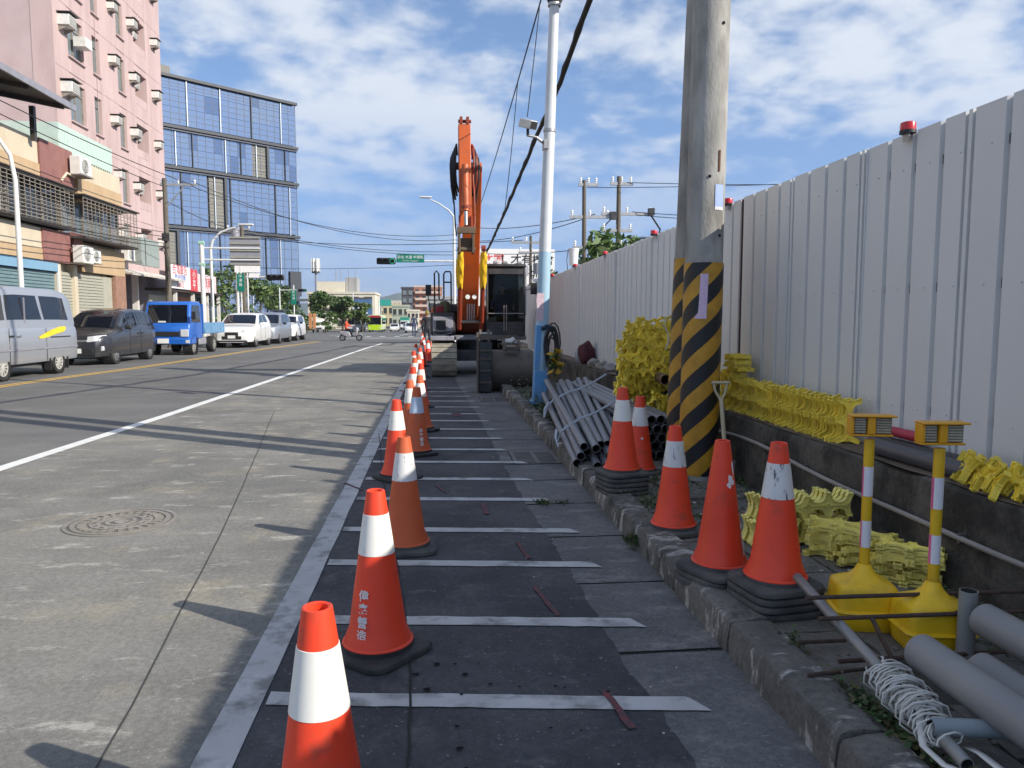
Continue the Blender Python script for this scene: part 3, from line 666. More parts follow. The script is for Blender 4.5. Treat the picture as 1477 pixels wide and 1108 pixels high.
for i in range(4):
    for j in range(5):
        x = 1.86 + i * .088 + (.044 if j % 2 else 0); z = .165 + j * .083
        pipe_obj('pipe', (x, 6.62 + jit(.03), z), (x + jit(.03), 10.4 + jit(.1), z + jit(.02)), .041, M_pvc, 'grey plastic pipe in the neat stack behind the cones, dark open end showing', gp)
M_strap = mat('pale_strap', (.42, .46, .52), .5, var=.15, vsc=12, dirt=(.3, .3, .3), da=.4)
def strap(pts, lab):
    b = MB()
    for d in (0, .022):
        q = [Vector(p) + Vector((jit(.004), d * 1.2, d * .3)) for p in pts]; b.path(q, [.008] * len(q), 5)
    tag(b.build('strap', M_strap, smooth=60), lab, 'strap')
strap([(1.20, 7.35, .20), (1.225, 7.32, .29), (1.27, 7.3, .335), (1.42, 7.32, .42), (1.58, 7.36, .47), (1.75, 7.5, .53), (1.92, 7.6, .62)], 'pale strap around the near end of the pipe bundle')
strap([(1.30, 9.0, .22), (1.34, 8.95, .36), (1.40, 8.95, .43), (1.6, 9.0, .52), (1.75, 9.05, .55), (1.95, 9.2, .62), (2.15, 9.4, .70)], 'pale strap around the far end of the pipe bundle')
strap([(1.19, 7.38, .30), (1.16, 7.25, .24), (1.17, 7.15, .17)], 'loose strap tail hanging at the near end of the pipe bundle')
strap([(1.34, 8.93, .40), (1.28, 8.85, .33), (1.26, 8.75, .24)], 'loose strap tail hanging at the far end of the pipe bundle')
gq = 'thick grey pipes in the near corner'
for x0, y0, z0, x1, z1, lb in ((1.625, 2.30, .30, 1.66, .27, 'thick grey pipe in the corner nearest the kerb'), (1.83, 2.28, .235, 1.85, .20, 'thick grey pipe in the corner, lowest between the two others'), (1.98, 2.46, .33, 2.02, .31, 'thick grey pipe in the corner nearest the wall')):
    pipe_obj('pipe', (x0, y0, z0), (x1, -.8, z1), .062, M_pvcl, lb, gq, 28, .005)
pipe_obj('pipe', (1.43, 1.965, .235), (1.80, 1.92, .225), .026, mat('blue_grey_pvc', (.23, .27, .29), .4, var=.1), 'short blue-grey pipe stub lying across the cord tangle', None, 18)
pipe_obj('pipe', (1.985, 2.56, .10), (1.985, 2.555, .405), .032, mat('pale_grey_pvc', (.28, .285, .28), .5, var=.15, dirt=(.15, .14, .13), da=.5), 'upright pale grey pipe stub behind the rusty bars', None, 18)
gw = 'dark pipes on the wall'
pipe_obj('pipe', (2.565, 4.16, .675), (2.60, 3.30, .668), .047, mat('dark_pvc', (.07, .072, .078), .4, var=.1), 'dark grey pipe lying on the wall behind the near lamp stand', gw, 20)
pipe_obj('pipe', (2.665, 4.30, .68), (2.69, 3.5, .675), .045, mat('black_pvc', (.03, .03, .032), .4, var=.1), 'black pipe lying on the wall against the fence', gw, 20)
tag(MB().pipe((2.685, 4.15, .757), (2.70, 3.9, .755), .03, .024, 16).build('red_pipe', mat('red_pvc', (.4, .03, .06), .5), smooth=40), 'short red pipe on top of the dark wall pipes', 'pipe')
# loose galvanised tube, rusty bars, cord tangle, strips
M_tube = mat('galvanised_tube', (.27, .28, .28), .45, .5, var=.2, vsc=8, dirt=(.30, .27, .22), da=.6, ds=8)
o = tag(MB().pipe((1.535, 3.0, .315), (1.445, 1.83, .20), .020, .0168, 18, 0, 1).build('metal_tube', [M_tube, M_pvcd], smooth=40), 'galvanised metal tube lying along the kerb with its open end up', 'tube')
M_rust = mat('rusty_steel', (.085, .058, .046), .85, .3, var=.3, vsc=20, dirt=(.15, .085, .055), da=.7, ds=10, bump=.4, bs=120)
rk = thing('rebar_rack', 'rusty steel bar rack lying behind the grey pipes', 'rack', (0, 0, 0))
for p0, p1, r in (((1.43, 2.72, .335), (2.45, 2.70, .335), .009), ((1.42, 2.60, .30), (2.45, 2.60, .295), .009), ((1.46, 2.52, .17), (2.40, 2.55, .165), .009), ((1.44, 2.25, .19), (1.62, 2.27, .20), .008), ((1.50, 1.80, .16), (1.9, 1.76, .165), .010), ((1.625, 2.59, .30), (1.625, 2.40, .16), .009), ((1.98, 2.72, .335), (1.98, 2.60, .295), .008), ((1.40, 2.70, .165), (1.60, 2.72, .155), .008), ((1.30, 2.44, .165), (1.60, 2.48, .16), .007)):
    MB().cyl(p0, p1, r, n=8).build('bar', M_rust, rk, smooth=50)
cr = MB(); T0, T1 = Vector((1.535, 3.0, .315)), Vector((1.445, 1.83, .20))
for s in range(9):                                   # strands wound round the tube
    pts = []; t0 = random.uniform(.60, .70); t1 = random.uniform(.80, .93); nt = random.randint(5, 9); rr = random.uniform(.026, .05)
    for i in range(nt * 9):
        q = i / (nt * 9 - 1); c = T0.lerp(T1, t0 + (t1 - t0) * (q + .04 * math.sin(i * .5 + s))); a = i * 6.283 / 9 + s; k = rr * (1 + .35 * math.sin(i * .23 + s * 2))
        pts.append((c.x + k * math.cos(a) * 1.35, c.y + .02 * math.sin(a * .5), max(.145, c.z + k * math.sin(a) * .8 + .004)))
    cr.path(pts, .0031, 5)
for s in range(30):                                  # loose ends fanning out
    c = T0.lerp(T1, random.uniform(.60, .82)); a = random.uniform(-.3, 1.9); pts = [c + Vector((0, 0, .03))]
    for i in range(5): pts.append(Vector((pts[-1].x + .022 * math.cos(a) + jit(.006), pts[-1].y + .024 * math.sin(a) + jit(.006), max(.135, pts[-1].z - .006 * i + jit(.006)))))
    cr.path(pts, .0028, 5)
tag(cr.build('cord_tangle', M_cord, smooth=60), 'dirty white cord tangle wound round the metal tube', 'cord')
def ribbon(pts, wd, name, lab, m):
    b = MB(); v = []
    for i, p in enumerate(pts):
        a = Vector(pts[max(i - 1, 0)]); c = Vector(pts[min(i + 1, len(pts) - 1)]); d = (c - a).normalized(); s_ = d.cross(Vector((.2 * math.sin(i * 1.3), .1, 1))).normalized() * wd / 2
        v += [Vector(p) - s_, Vector(p) + s_]
    b.add(v, [(2 * i, 2 * i + 1, 2 * i + 3, 2 * i + 2) for i in range(len(pts) - 1)]); o = b.build(name, m, fix=False, smooth=80)
    so = o.modifiers.new('s', 'SOLIDIFY'); so.thickness = .0025; return tag(o, lab, 'strip')
M_strip = mat('white_plastic_strip', (.66, .63, .57), .45, var=.08, dirt=(.36, .32, .27), da=.6, ds=9)
ribbon([(1.47, 2.07, .26), (1.42, 2.0, .23), (1.385, 1.93, .20), (1.40, 1.86, .185), (1.44, 1.80, .19), (1.49, 1.72, .20), (1.55, 1.6, .19)], .022, 'plastic_strip', 'dirty white plastic strip curling down from the cord tangle', M_strip)
ribbon([(1.52, 1.93, .19), (1.51, 1.86, .21), (1.505, 1.79, .215), (1.53, 1.7, .20)], .03, 'plastic_strip', 'wide white plastic strip under the blue-grey pipe stub', M_strip)
# ------------------------------------------------------------ solar warning lamp stands
M_yel = mat('lamp_yellow', (0.86, 0.54, 0.012), .4, var=.08, vsc=6, dirt=(.40, .24, .03), da=.5, ds=7, rnd=.04)
M_yel2 = mat('lamp_pole_yellow', (0.72, 0.44, 0.012), .45, var=.08, vsc=6, dirt=(.30, .18, .03), da=.5, ds=7)
M_org = mat('lamp_head_orange', (0.74, 0.35, 0.012), .4, var=.06)
M_bandw = mat('band_white', (.72, .72, .76), .4, var=.04)
M_bandp = mat('band_pink', (.72, .12, .28), .45)
M_led = mat('led_panel', (.16, .155, .13), .35, var=.35, vsc=60, stretch=(1, .2, 4))
def lamp_stand(label, x, y, rz):
    t = thing('lamp_stand', label, 'lamp stand', (x, y, .122), rz, 'warning lamp stands')
    b = MB()
    n = 36
    def loop(hx, hy, z, p=7):
        r = []
        for i in range(n):
            q = 2 * math.pi * i / n; c, s_ = math.cos(q), math.sin(q); k = 1 / ((abs(c) ** p + abs(s_) ** p) ** (1 / p)); r.append((hx * k * c, hy * k * s_, z))
        return r
    LP = [loop(.112, .092, 0), loop(.120, .100, .008), loop(.126, .105, .076), loop(.140, .118, .080), loop(.143, .121, .085), loop(.140, .118, .091), loop(.128, .107, .094), loop(.125, .104, .135), loop(.121, .100, .172), loop(.114, .094, .186), loop(.098, .08, .194, 6), loop(.06, .055, .212, 3), loop(.037, .036, .240, 2.3), loop(.024, .024, .268, 2)]
    v = [p for r in LP for p in r]
    b.add(v, [(k * n + i, k * n + (i + 1) % n, (k + 1) * n + (i + 1) % n, (k + 1) * n + i) for k in range(len(LP) - 1) for i in range(n)] + [tuple(range(n))])
    b.build('base', M_yel, t, smooth=45)
    b = MB(); b.prism([(-.012, .262), (.012, .262), (.085, .190), (-.085, .190)], 'y', -.005, .005); b.build('gusset', M_yel, t)
    b = MB(); b.lathe([(.0, 0), (.016, 0), (.02, .004), (.02, .006)], 14, M=Matrix.Rotation(R(90), 3, 'Y')); o = b.build('filler_cap', M_blk, t); o.location = (.118, .01, .135)
    b = MB(); b.box((.135, -.01, .11), (.03, .07, .05)); b.build('handle', M_yel, t, bevel=.006)
    pr = .0205
    MB().cyl((0, 0, .225), (0, 0, .80), pr, n=20).build('pole', M_yel2, t, smooth=40)
    for z0, z1 in ((.34, .455), (.56, .685)):
        v = []; n = 20; m_ = MB()
        m_.lathe([(pr + .0006, z0), (pr + .0008, z0), (pr + .0008, z1), (pr + .0006, z1)], 40)
        for k, f in enumerate(m_.f):
            a = math.degrees(math.atan2(sum(m_.v[i][1] for i in f), sum(m_.v[i][0] for i in f))); m_.m[k] = 1 if (a > 95 + 65 or a < -150) else 0
        m_.build('reflective_band', [M_bandw, M_bandp], t, smooth=40)
    h = MB(); h.b2((-.085, -.028, .815), (.085, .03, .823)); h.b2((-.085, -.04, .896), (.095, .036, .904)); h.b2((-.085, -.028, .8235), (-.070, .03, .8955)); h.b2((-.0695, .018, .8235), (.085, .03, .8955)); h.b2((-.016, -.03, .8235), (.014, .0175, .8955))
    hd = h.build('head', M_org, t, bevel=.003)
    for x0, x1 in ((-.069, -.018), (.016, .082)):
        b = MB(); b.b2((x0, -.010, .825), (x1, .017, .894)); o = b.build('led_panel', M_led, hd)
        b = MB()
        for k in range(6): b.b2((x0 + .004, -.016, .829 + k * .0108), (x1 - .004, -.0105, .8352 + k * .0108))
        b.build('louvre', mat('led_louvre', (.45, .41, .30), .5, var=.2, vsc=50), hd)
    return t
lamp_stand('yellow warning lamp stand with orange head, left of the pair', 1.80, 2.94, R(-14))
lamp_stand('yellow warning lamp stand with orange head, right of the pair', 1.95, 2.71, R(-8))
# ------------------------------------------------------------ shovel
sh = thing('shovel', 'old shovel with cream handle leaning at the striped pole', 'shovel', (.0, -.10, -.03))
M_hand = mat('cream_handle', (.50, .44, .30), .55, var=.12, dirt=(.25, .2, .12), da=.5)
M_blade = mat('grey_blade', (.30, .31, .33), .5, .5, var=.2, dirt=(.16, .14, .12), da=.5)
MB().path([(2.235, 5.71, .33), (2.24, 5.73, .5), (2.235, 5.80, .82)], .0165, 10).build('shaft', M_hand, sh, smooth=60)
b = MB(); b.path([(2.235, 5.80, .80), (2.19, 5.815, .88), (2.175, 5.82, .945)], .011, 8); b.path([(2.235, 5.80, .80), (2.275, 5.815, .88), (2.29, 5.82, .945)], .011, 8); b.cyl((2.16, 5.82, .945), (2.305, 5.82, .945), .013, n=10); b.build('grip', M_hand, sh, smooth=60)
b = MB(); v = []
for j, (z, hw) in enumerate(((.35, .075), (.28, .082), (.18, .075), (.145, .055), (.135, .02))):
    for i in range(7): s_ = -1 + i / 3; v.append((2.235 + hw * s_, 5.665 + .02 * s_ * s_ - .02 * (j == 0) + j * .0, z))
b.add(v, [(j * 7 + i, j * 7 + i + 1, j * 7 + 7 + i + 1, j * 7 + 7 + i) for j in range(4) for i in range(6)]); o = b.build('blade', M_blade, sh, smooth=60); so = o.modifiers.new('s', 'SOLIDIFY'); so.thickness = .004
# ------------------------------------------------------------ clutter on the wall by the blue post
def lump(name, c, r, m, lab, cat, amp=.25, seed=0, n=18):
    b = MB(); b.ell((0, 0, 0), (1, 1, 1), n, n // 2 + 2); v = []
    for p in b.v:
        q = Vector(p); s = 1 + amp * noise.noise(q * 1.3 + Vector((seed, 0, 0))) + amp * .4 * noise.noise(q * 3.1 + Vector((seed, 4, 0))); v.append((q.x * r[0] * s, q.y * r[1] * s, max(-r[2] * .8, q.z * r[2] * s)))
    b.v = v; return tag(b.build(name, m, smooth=70, loc=c), lab, cat)
lump('bag', (2.60, 12.9, .80), (.15, .2, .21), mat('maroon_cloth', (.07, .012, .02), .8, var=.25), 'maroon bag slumped on the wall against the fence', 'bag', .35, 3)
b = MB(); b.lathe([(0, 0), (.05, 0), (.055, .01), (.055, .16), (.05, .19), (.03, .21), (.03, .235), (0, .235)], 16); tag(b.build('canister', mat('grey_can', (.35, .36, .38), .4, .3, var=.1), smooth=40, loc=(2.58, 13.6, .62)), 'grey canister on the wall left of the maroon bag', 'canister')
for i, (y, r, lb) in enumerate(((12.1, .11, 'pale rubble lump on the wall right of the bag'), (11.5, .09, 'grey rubble lump midway along the wall top'), (11.0, .10, 'grey rubble lump on the wall near the yellow heap'))):
    lump('rubble', (2.58, y, .67), (r, r * 1.5, r * .8), mat('rubble', (.27, .25, .23), .9, var=.2, bump=.5), lb, 'rubble', .5, i * 7)
lump('black_sack', (2.42, 9.7, .72), (.07, .1, .12), M_rub, 'small black sack on the wall edge left of the yellow heap', 'sack', .4, 21)
# ------------------------------------------------------------ concrete utility poles with striped guards
M_cpole = mat('weathered_pole_concrete', (.335, .325, .30), .85, var=.28, vsc=6, dirt=(.12, .115, .105), da=.85, ds=4, lo=.5, hi=.72, stretch=(1, 1, .35), bump=.5, bs=70)
M_cpole2 = mat('old_pole_concrete', (.25, .235, .205), .85, var=.2, vsc=4, dirt=(.1, .09, .08), da=.6, ds=3, stretch=(1, 1, .3), bump=.4, bs=60)
def stripe_mat(name, per, nst, c1, c2):
    m = bpy.data.materials.new(name); m.use_nodes = True; n = m.node_tree.nodes; l = m.node_tree.links; b = n['Principled BSDF']; b.inputs['Roughness'].default_value = .5
    t = n.new('ShaderNodeTexCoord'); s = n.new('ShaderNodeSeparateXYZ'); l.new(t.outputs['Object'], s.inputs[0])
    def ma(op, a, b_=None):
        x = n.new('ShaderNodeMath'); x.operation = op
        for i, q in enumerate((a, b_)):
            if q is None: continue
            if isinstance(q, (int, float)): x.inputs[i].default_value = q
            else: l.new(q, x.inputs[i])
        return x.outputs[0]
    ang = ma('MULTIPLY', ma('ARCTAN2', s.outputs[1], s.outputs[0]), nst / 6.28319)
    fr = ma('FRACT', ma('SUBTRACT', ma('DIVIDE', s.outputs[2], per), ang))
    nz = n.new('ShaderNodeTexNoise'); nz.inputs['Scale'].default_value = 9; nz.inputs['Detail'].default_value = 6; l.new(t.outputs['Object'], nz.inputs['Vector'])
    st = ma('GREATER_THAN', fr, .5)
    mx = n.new('ShaderNodeMix'); mx.data_type = 'RGBA'; l.new(st, mx.inputs[0]); mx.inputs[6].default_value = (*c1, 1); mx.inputs[7].default_value = (*c2, 1)
    h = n.new('ShaderNodeHueSaturation'); l.new(mx.outputs[2], h.inputs['Color'])
    r = n.new('ShaderNodeMapRange'); l.new(nz.outputs[0], r.inputs[0]); r.inputs[1].default_value = .3; r.inputs[2].default_value = .7; r.inputs[3].default_value = .75; r.inputs[4].default_value = 1.15; l.new(r.outputs[0], h.inputs['Value'])
    l.new(h.outputs[0], b.inputs['Base Color']); return m
M_guard = stripe_mat('striped_guard', .30, 3, (.50, .26, .02), (.012, .013, .016))
for (x, y, lab, gz0, gz1, h, lean) in ((2.12, 5.88, 'near weathered concrete utility pole with a black and yellow striped guard', .16, 1.86, 9.5, .05), (2.15, 6.34, 'second concrete utility pole close behind the near striped one', .16, 1.93, 9.5, .0)):
    t = thing('utility_pole', lab, 'utility pole', (x, y, .12), 0, 'utility poles by the fence'); t.rotation_euler = (0, R(.45 if lab.startswith('near') else 1.5), 0)
    b = MB(); pr = [(.151, 0)] + [(.151 - .0015 * i, i * .8) for i in range(1, 13)]; b.lathe(pr + [(0, 9.7)], 28); b.build('shaft', M_cpole, t, smooth=40)
    b = MB(); b.lathe([(.150, gz0 - .12), (.1555, gz0 - .12), (.1555, gz1 - .12), (.148, gz1 - .12)], 36); b.build('striped_guard', M_guard, t, smooth=40)
    if lab.startswith('near'):
        pole = t
        m_ = MB(); v = []
        for z, a0, a1 in ((1.65, -118, -96), (1.45, -120, -97), (1.35, -122, -98), (1.30, -134, -98)):
            for k in range(5): a = R(a0 + (a1 - a0) * k / 4); v.append(((.158) * math.cos(a), .158 * math.sin(a), z - .0))
        m_.add(v, [(j * 5 + i, j * 5 + i + 1, j * 5 + 6 + i, j * 5 + 5 + i) for j in range(3) for i in range(4)])
        o = m_.build('paper_notice', mat('pink_paper', (.66, .50, .66), .7, var=.08, vsc=40, dirt=(.45, .3, .5), da=.4, ds=30), t, fix=False, smooth=60)
        m_ = MB(); v = []
        for z in (2.34, 2.17, 2.145): 
            for k in range(6): a = R(-82 + 33 * k / 5); v.append((.1505 * math.cos(a), .1505 * math.sin(a), z))
        m_.add(v, [(j * 6 + i, j * 6 + i + 1, j * 6 + 7 + i, j * 6 + 6 + i) for j in range(2) for i in range(5)]); m_.m[5:] = [1] * 5
        m_.build('number_plate', [mat('blue_plate', (.30, .40, .66), .4, var=.06), mat('plate_white', (.6, .6, .62), .4)], t, fix=False)
        MB().box((.05, -.142, 2.52), (.012, .01, .16)).build('rust_bracket', mat('rust_iron', (.16, .06, .03), .8), t)
        for a, z in ((-70, 3.55), (-100, 2.4), (-60, 1.95)): MB().cyl((.14 * math.cos(R(a)), .14 * math.sin(R(a)), z), (.1515 * math.cos(R(a)), .1515 * math.sin(R(a)), z), .012, n=10).build('bolt_hole', M_black, t)
# ------------------------------------------------------------ blue and white lamp post with camera
lp = thing('lamp_post', 'tall white lamp post with a light blue foot beside the pipes', 'lamp post', (1.50, 10.95, .13)); lp.rotation_euler = (0, R(2.0), 0)
M_lpw = mat('post_white', (.60, .62, .64), .4, var=.05, dirt=(.4, .4, .4), da=.3, ds=3)
M_lpb = mat('post_blue_shaded', (.10, .30, .58), .45, var=.08, dirt=(.25, .33, .4), da=.4, ds=4)  # blue of the lower post, shadow near the ground painted in
M_lpc = mat('post_blue_lit', (.33, .50, .62), .4, var=.06, dirt=(.35, .4, .45), da=.4, ds=3)  # same blue paled in the colour for the sunlit stretch above
b = MB(); b.lathe([(.098, .5), (.094, 1.55), (.09, 2.25)], 20); b.build('lower_shaft', M_lpc, lp, smooth=40)
b = MB(); b.lathe([(.0885, 2.251), (.08, 4.0), (.066, 6.4), (.055, 9.2), (0, 9.2)], 20); b.build('shaft', M_lpw, lp, smooth=40)
b = MB(); b.box((0, 0, .30), (.2, .2, .46)); b.box((0, 0, .05), (.27, .27, .05)); b.box((-.055, .0, .86), (.09, .19, .66)); b.build('foot', M_lpb, lp, bevel=.012)
for x in (-.1, .1):
    for y in (-.1, .1): MB().cyl((x, y, .06), (x, y, .10), .014, n=6).build('bolt', M_galv, lp)
MB().path([(0, 0, 8.9), (-.3, .1, 9.3), (-1.0, .3, 9.5), (-1.8, .5, 9.55)], [.045, .04, .035, .03], 10).build('lamp_arm', M_lpw, lp, smooth=60)
MB().box((-2.1, .58, 9.55), (.7, .25, .1), R(-15)).build('lamp_head', M_lpw, lp, bevel=.03)
for z in (3.98, 5.72): MB().lathe([(.082, -.02), (.092, -.02), (.092, .02), (.082, .02)], 20, (0, 0, z)).build('band', M_galv, lp, smooth=40)
b = MB(); b.lathe([(.0, .3), (.10, .25), (.12, .0), (.08, -.08)], 8, (0, 0, 5.8)); b.build('junction_box', M_rub, lp, smooth=50)
b = MB(); v = []
for k in range(5): v.append((-.1 - .012 * (k % 2), -.102, 1.25 + .1 * k)); v.append((.0, -.104, 1.25 + .1 * k))
b.add(v, [(2 * i, 2 * i + 1, 2 * i + 3, 2 * i + 2) for i in range(4)]); b.build('notice', mat('faded_notice', (.62, .47, .52), .7, var=.15, vsc=20), lp, fix=False)
cm = thing('camera_unit', 'small white roadside camera on an arm of the lamp post', 'camera', (1.60, 10.93, 4.05))
b = MB(); b.cyl((.0, 0, -.16), (-.16, -.03, -.05), .022, n=8); b.cyl((-.16, -.03, -.05), (-.30, -.05, -.03), .018, n=8); b.box((-.02, 0, -.15), (.07, .2, .13)); b.build('arm', M_galv, cm, smooth=50)
MB().cyl((-.285, -.05, -.03), (-.285, -.05, .06), .02, n=8).build('pivot', M_blk, cm)
rt = Matrix.Rotation(R(35), 3, 'Z') @ Matrix.Rotation(R(18), 3, 'X')
MB().box((-.285, -.07, .12), (.13, .26, .12), rt).build('housing', mat('cam_white', (.62, .60, .54), .45), cm, bevel=.012)
MB().box(Vector((-.285, -.07, .12)) + rt @ Vector((0, -.133, 0)), (.11, .012, .10), rt).build('lens_plate', M_blk, cm)
# cable coil and leaves tied on the foot
b = MB()
for s in range(9):
    cx, cz = 1.67 + jit(.03), .98 + jit(.1); a0 = random.random() * 6; rx, rz_ = random.uniform(.06, .1), random.uniform(.18, .30)
    b.path([(cx + rx * math.cos(a0 + i * .5), 10.84 + jit(.02), cz + rz_ * math.sin(a0 + i * .5)) for i in range(14)], .012, 5)
tag(b.build('cable_coil', M_blk, smooth=60), 'coil of black cable tied to the foot of the blue post', 'cable coil')
b = MB(); b.path([(1.52, 10.86, 1.26), (1.6, 10.84, 1.30), (1.72, 10.86, 1.26)], .035, 6); tag(b.build('cable_tie', mat('dark_blue_tape', (.02, .04, .07), .6), smooth=60), 'dark blue tape wrapped round the post above the cable coil', 'tape')
# ------------------------------------------------------------ overhead cables
M_wire = mat('black_cable', (.014, .014, .015), .7)
def sag(p0, p1, s, n=14):
    p0 = Vector(p0); p1 = Vector(p1); return [p0.lerp(p1, i / n) - Vector((0, 0, s * 4 * (i / n) * (1 - i / n))) for i in range(n + 1)]
gwire = 'thin overhead wires'
def wire(p0, p1, s=.3, r=.012, lab=None, n=14):
    return tag(MB().path(sag(p0, p1, s, n), r, 5).build('overhead_wire', M_wire, smooth=70), lab or 'thin black overhead wire strung between the street poles', 'wire', gwire if not lab else None)
pts = [(2.24, 7, 6.6), (2.25, 11.2, 6.04), (2.28, 14, 5.72), (2.27, 17.1, 5.48), (2.28, 21, 5.2), (2.29, 26, 4.88), (2.3, 31, 4.6), (2.3, 35.5, 4.38)]
fine = []
for i in range(len(pts) - 1):
    for k in range(9): p = Vector(pts[i]).lerp(Vector(pts[i + 1]), k / 9); fine.append(p + Vector((jit(.012), 0, jit(.014))))
tag(MB().path(fine, [.047 + .012 * (i % 4 == 0) for i in range(len(fine))], 8).build('thick_cable', M_wire, smooth=70), 'thick black wrapped cable hanging above the fence', 'cable')
wire((1.62, 11, 6.3), (1.6, 28.5, 5.45), .12, .012, 'thin wire running from the lamp post top down to the excavator boom')
wire((1.62, 11.9, 6.22), (1.31, 10.9, 4.28), .02, .007, 'thin lead hanging down to the roadside camera')
wire((1.615, 15.0, 6.03), (1.45, 16.2, 3.6), .15, .008, 'loose thin wire hanging below the long wire')
# ------------------------------------------------------------ excavator, facing the camera
M_exo = mat('excavator_orange', (.50, .095, .016), .42, var=.08, vsc=2, dirt=(.20, .065, .03), da=.6, ds=2.5, lo=.45, hi=.7)
M_exr = mat('excavator_dark_orange', (.26, .035, .012), .5, var=.1, vsc=2, dirt=(.15, .05, .03), da=.5, ds=2.5)
M_exd = mat('excavator_charcoal', (.035, .036, .04), .5, var=.15, vsc=3, dirt=(.12, .11, .1), da=.5, ds=3)
M_exg = mat('counter_grey', (.26, .26, .30), .5, var=.1, dirt=(.15, .14, .13), da=.5, ds=3)
M_track = mat('dusty_track', (.27, .25, .20), .8, var=.2, vsc=6, dirt=(.10, .09, .075), da=.7, ds=5, bump=.4)
M_hyd = mat('hydraulic_black', (.012, .012, .013), .45)
M_chrome = mat('chrome_rod', (.6, .6, .6), .15, 1.0)
M_cloth = mat('yellow_wrap', (.85, .50, .02), .6, var=.12, vsc=9, bump=.6, bs=25)
M_bucket = mat('worn_bucket_steel', (.14, .12, .10), .6, .4, var=.25, vsc=5, dirt=(.10, .06, .04), da=.7, ds=5, bump=.4, bs=40)
M_cabg = glass_mat('cab_glass', (.26, .30, .31), .0, .5, trans=1.0)
ex = thing('excavator', 'orange tracked excavator with raised boom parked facing the camera', 'excavator', (1.0, 19.8, 0))
EX = Vector((1.0, 19.8, 0))
def exb(m_, name, mt, par=ex, **k):
    m_.v = [tuple(Vector((p[0], p[1], 3.3 + (p[2] - 3.3) * .82 if p[2] > 3.3 and p[1] < 18 else p[2])) - EX) for p in m_.v]
    o = m_.build(name, mt, par, **k); return o
def track(x0, x1):
    y0, y1, h = 17.85, 21.3, .78; r = h / 2; pl = []
    n = 14
    for i in range(n + 1): a = -math.pi / 2 - math.pi * i / n; pl.append((y0 + r + r * math.cos(a), r + r * math.sin(a)))
    for i in range(n + 1): a = math.pi / 2 - math.pi * i / n; pl.append((y1 - r + r * math.cos(a), r + r * math.sin(a)))
    tr = exb(MB().prism([(y0 + r + (p[0] - y0 - r) * .95 if p[0] < y0 + r else p[0], .03 + p[1] * .93) for p in pl], 'x', x0 + .03, x1 - .03), 'track_frame', M_exd)
    # shoes
    tot = []; per = pl + [pl[0]]
    segs = [(Vector(a), Vector(b)) for a, b in zip(per, per[1:])]; Ltot = sum((b - a).length for a, b in segs); ns = 52; step = Ltot / ns; acc = 0; pos = []
    nxt = 0
    for a, b in segs:
        d = (b - a).length
        while nxt < acc + d: t = (nxt - acc) / d if d else 0; pos.append((a.lerp(b, t), (b - a).normalized())); nxt += step
        acc += d
    me = MB(); me.box((0, 0, 0), (x1 - x0, step * .92, .022)); me.box((0, -step * .28, .02), (x1 - x0, .016, .03)); me.box((0, step * .22, .018), (x1 - x0, .014, .022)); me = me.mesh('track_shoe', True); me.materials.append(M_track)
    for p, d in pos:
        a = math.atan2(d.y, d.x); nrm = (-d.y, d.x)
        o = obj_of(me, 'track_shoe', tr, (((x0 + x1) / 2) - EX.x, p.x - EX.y, p.y - EX.z), (a + math.pi, 0, 0))
track(-.13, .47); track(1.60, 2.20)
exb(MB().b2((.4, 18.7, .35), (1.7, 20.9, .62)), 'undercarriage', M_exd, bevel=.03)
b = MB(); b.lathe([(.0, 0), (.55, 0), (.55, .28), (0, .28)], 28, (1.05, 19.8, .62)); exb(b, 'slew_ring', M_exd, smooth=40)
b = MB(); b.b2((-.17, 18.55, .86), (.42, 21.9, .98)); b.b2((.42, 18.9, .86), (2.26, 21.9, .98)); exb(b, 'deck', M_exg, bevel=.02)
b = MB(); b.b2((-.16, 18.75, .985), (.46, 21.8, 1.55)); exb(b, 'side_box', M_exd, bevel=.06)
b = MB(); b.b2((-.1, 18.72, 1.08), (.4, 18.752, 1.45)); exb(b, 'side_door', M_exg, bevel=.02)
b = MB(); b.b2((-.02, 18.69, 1.12), (.22, 18.72, 1.36)); exb(b, 'lamp_recess', M_hyd)
b = MB(); b.path([(-.08, 18.7, 1.02), (-.02, 18.68, 1.0), (.15, 18.68, 1.0), (.36, 18.7, 1.04), (.40, 18.7, 1.2)], .012, 6); exb(b, 'step_bar', M_galv, smooth=60)
b = MB(); b.b2((-.16, 20.5, .985), (2.26, 22.1, 1.75)); exb(b, 'counterweight', M_exo, bevel=.15, seg=4)
b = MB(); b.b2((-.1, 19.6, 1.55), (.95, 21.2, 1.78)); exb(b, 'engine_hood', M_exd, bevel=.05)
for pts in ([(-.05, 18.8, 1.5), (-.05, 18.8, 2.52), (.0, 18.8, 2.58), (.06, 18.8, 2.5), (.06, 18.8, 1.9), (.1, 18.8, 1.85), (.18, 18.8, 1.9), (.18, 18.8, 2.5), (.22, 18.8, 2.56), (.34, 18.8, 2.56), (.36, 18.8, 2.5), (.36, 18.8, 1.6)], [(.18, 18.8, 2.3), (.36, 18.8, 2.3)]):
    exb(MB().path(pts, .02, 7), 'handrail', M_hyd, smooth=60)
b = MB(); b.path([(-.14, 18.75, 1.5), (-.2, 18.7, 1.9), (-.22, 18.7, 2.0)], .012, 6); b.box((-.2, 18.68, 2.1), (.14, .05, .26)); exb(b, 'mirror', M_hyd)
b = MB(); b.lathe([(0, .3), (.12, .26), (.14, .1), (.12, 0), (0, 0)], 12, (.2, 19.0, 1.56)); exb(b, 'tool_bag', mat('olive_cloth', (.10, .11, .06), .8, var=.3), smooth=50)
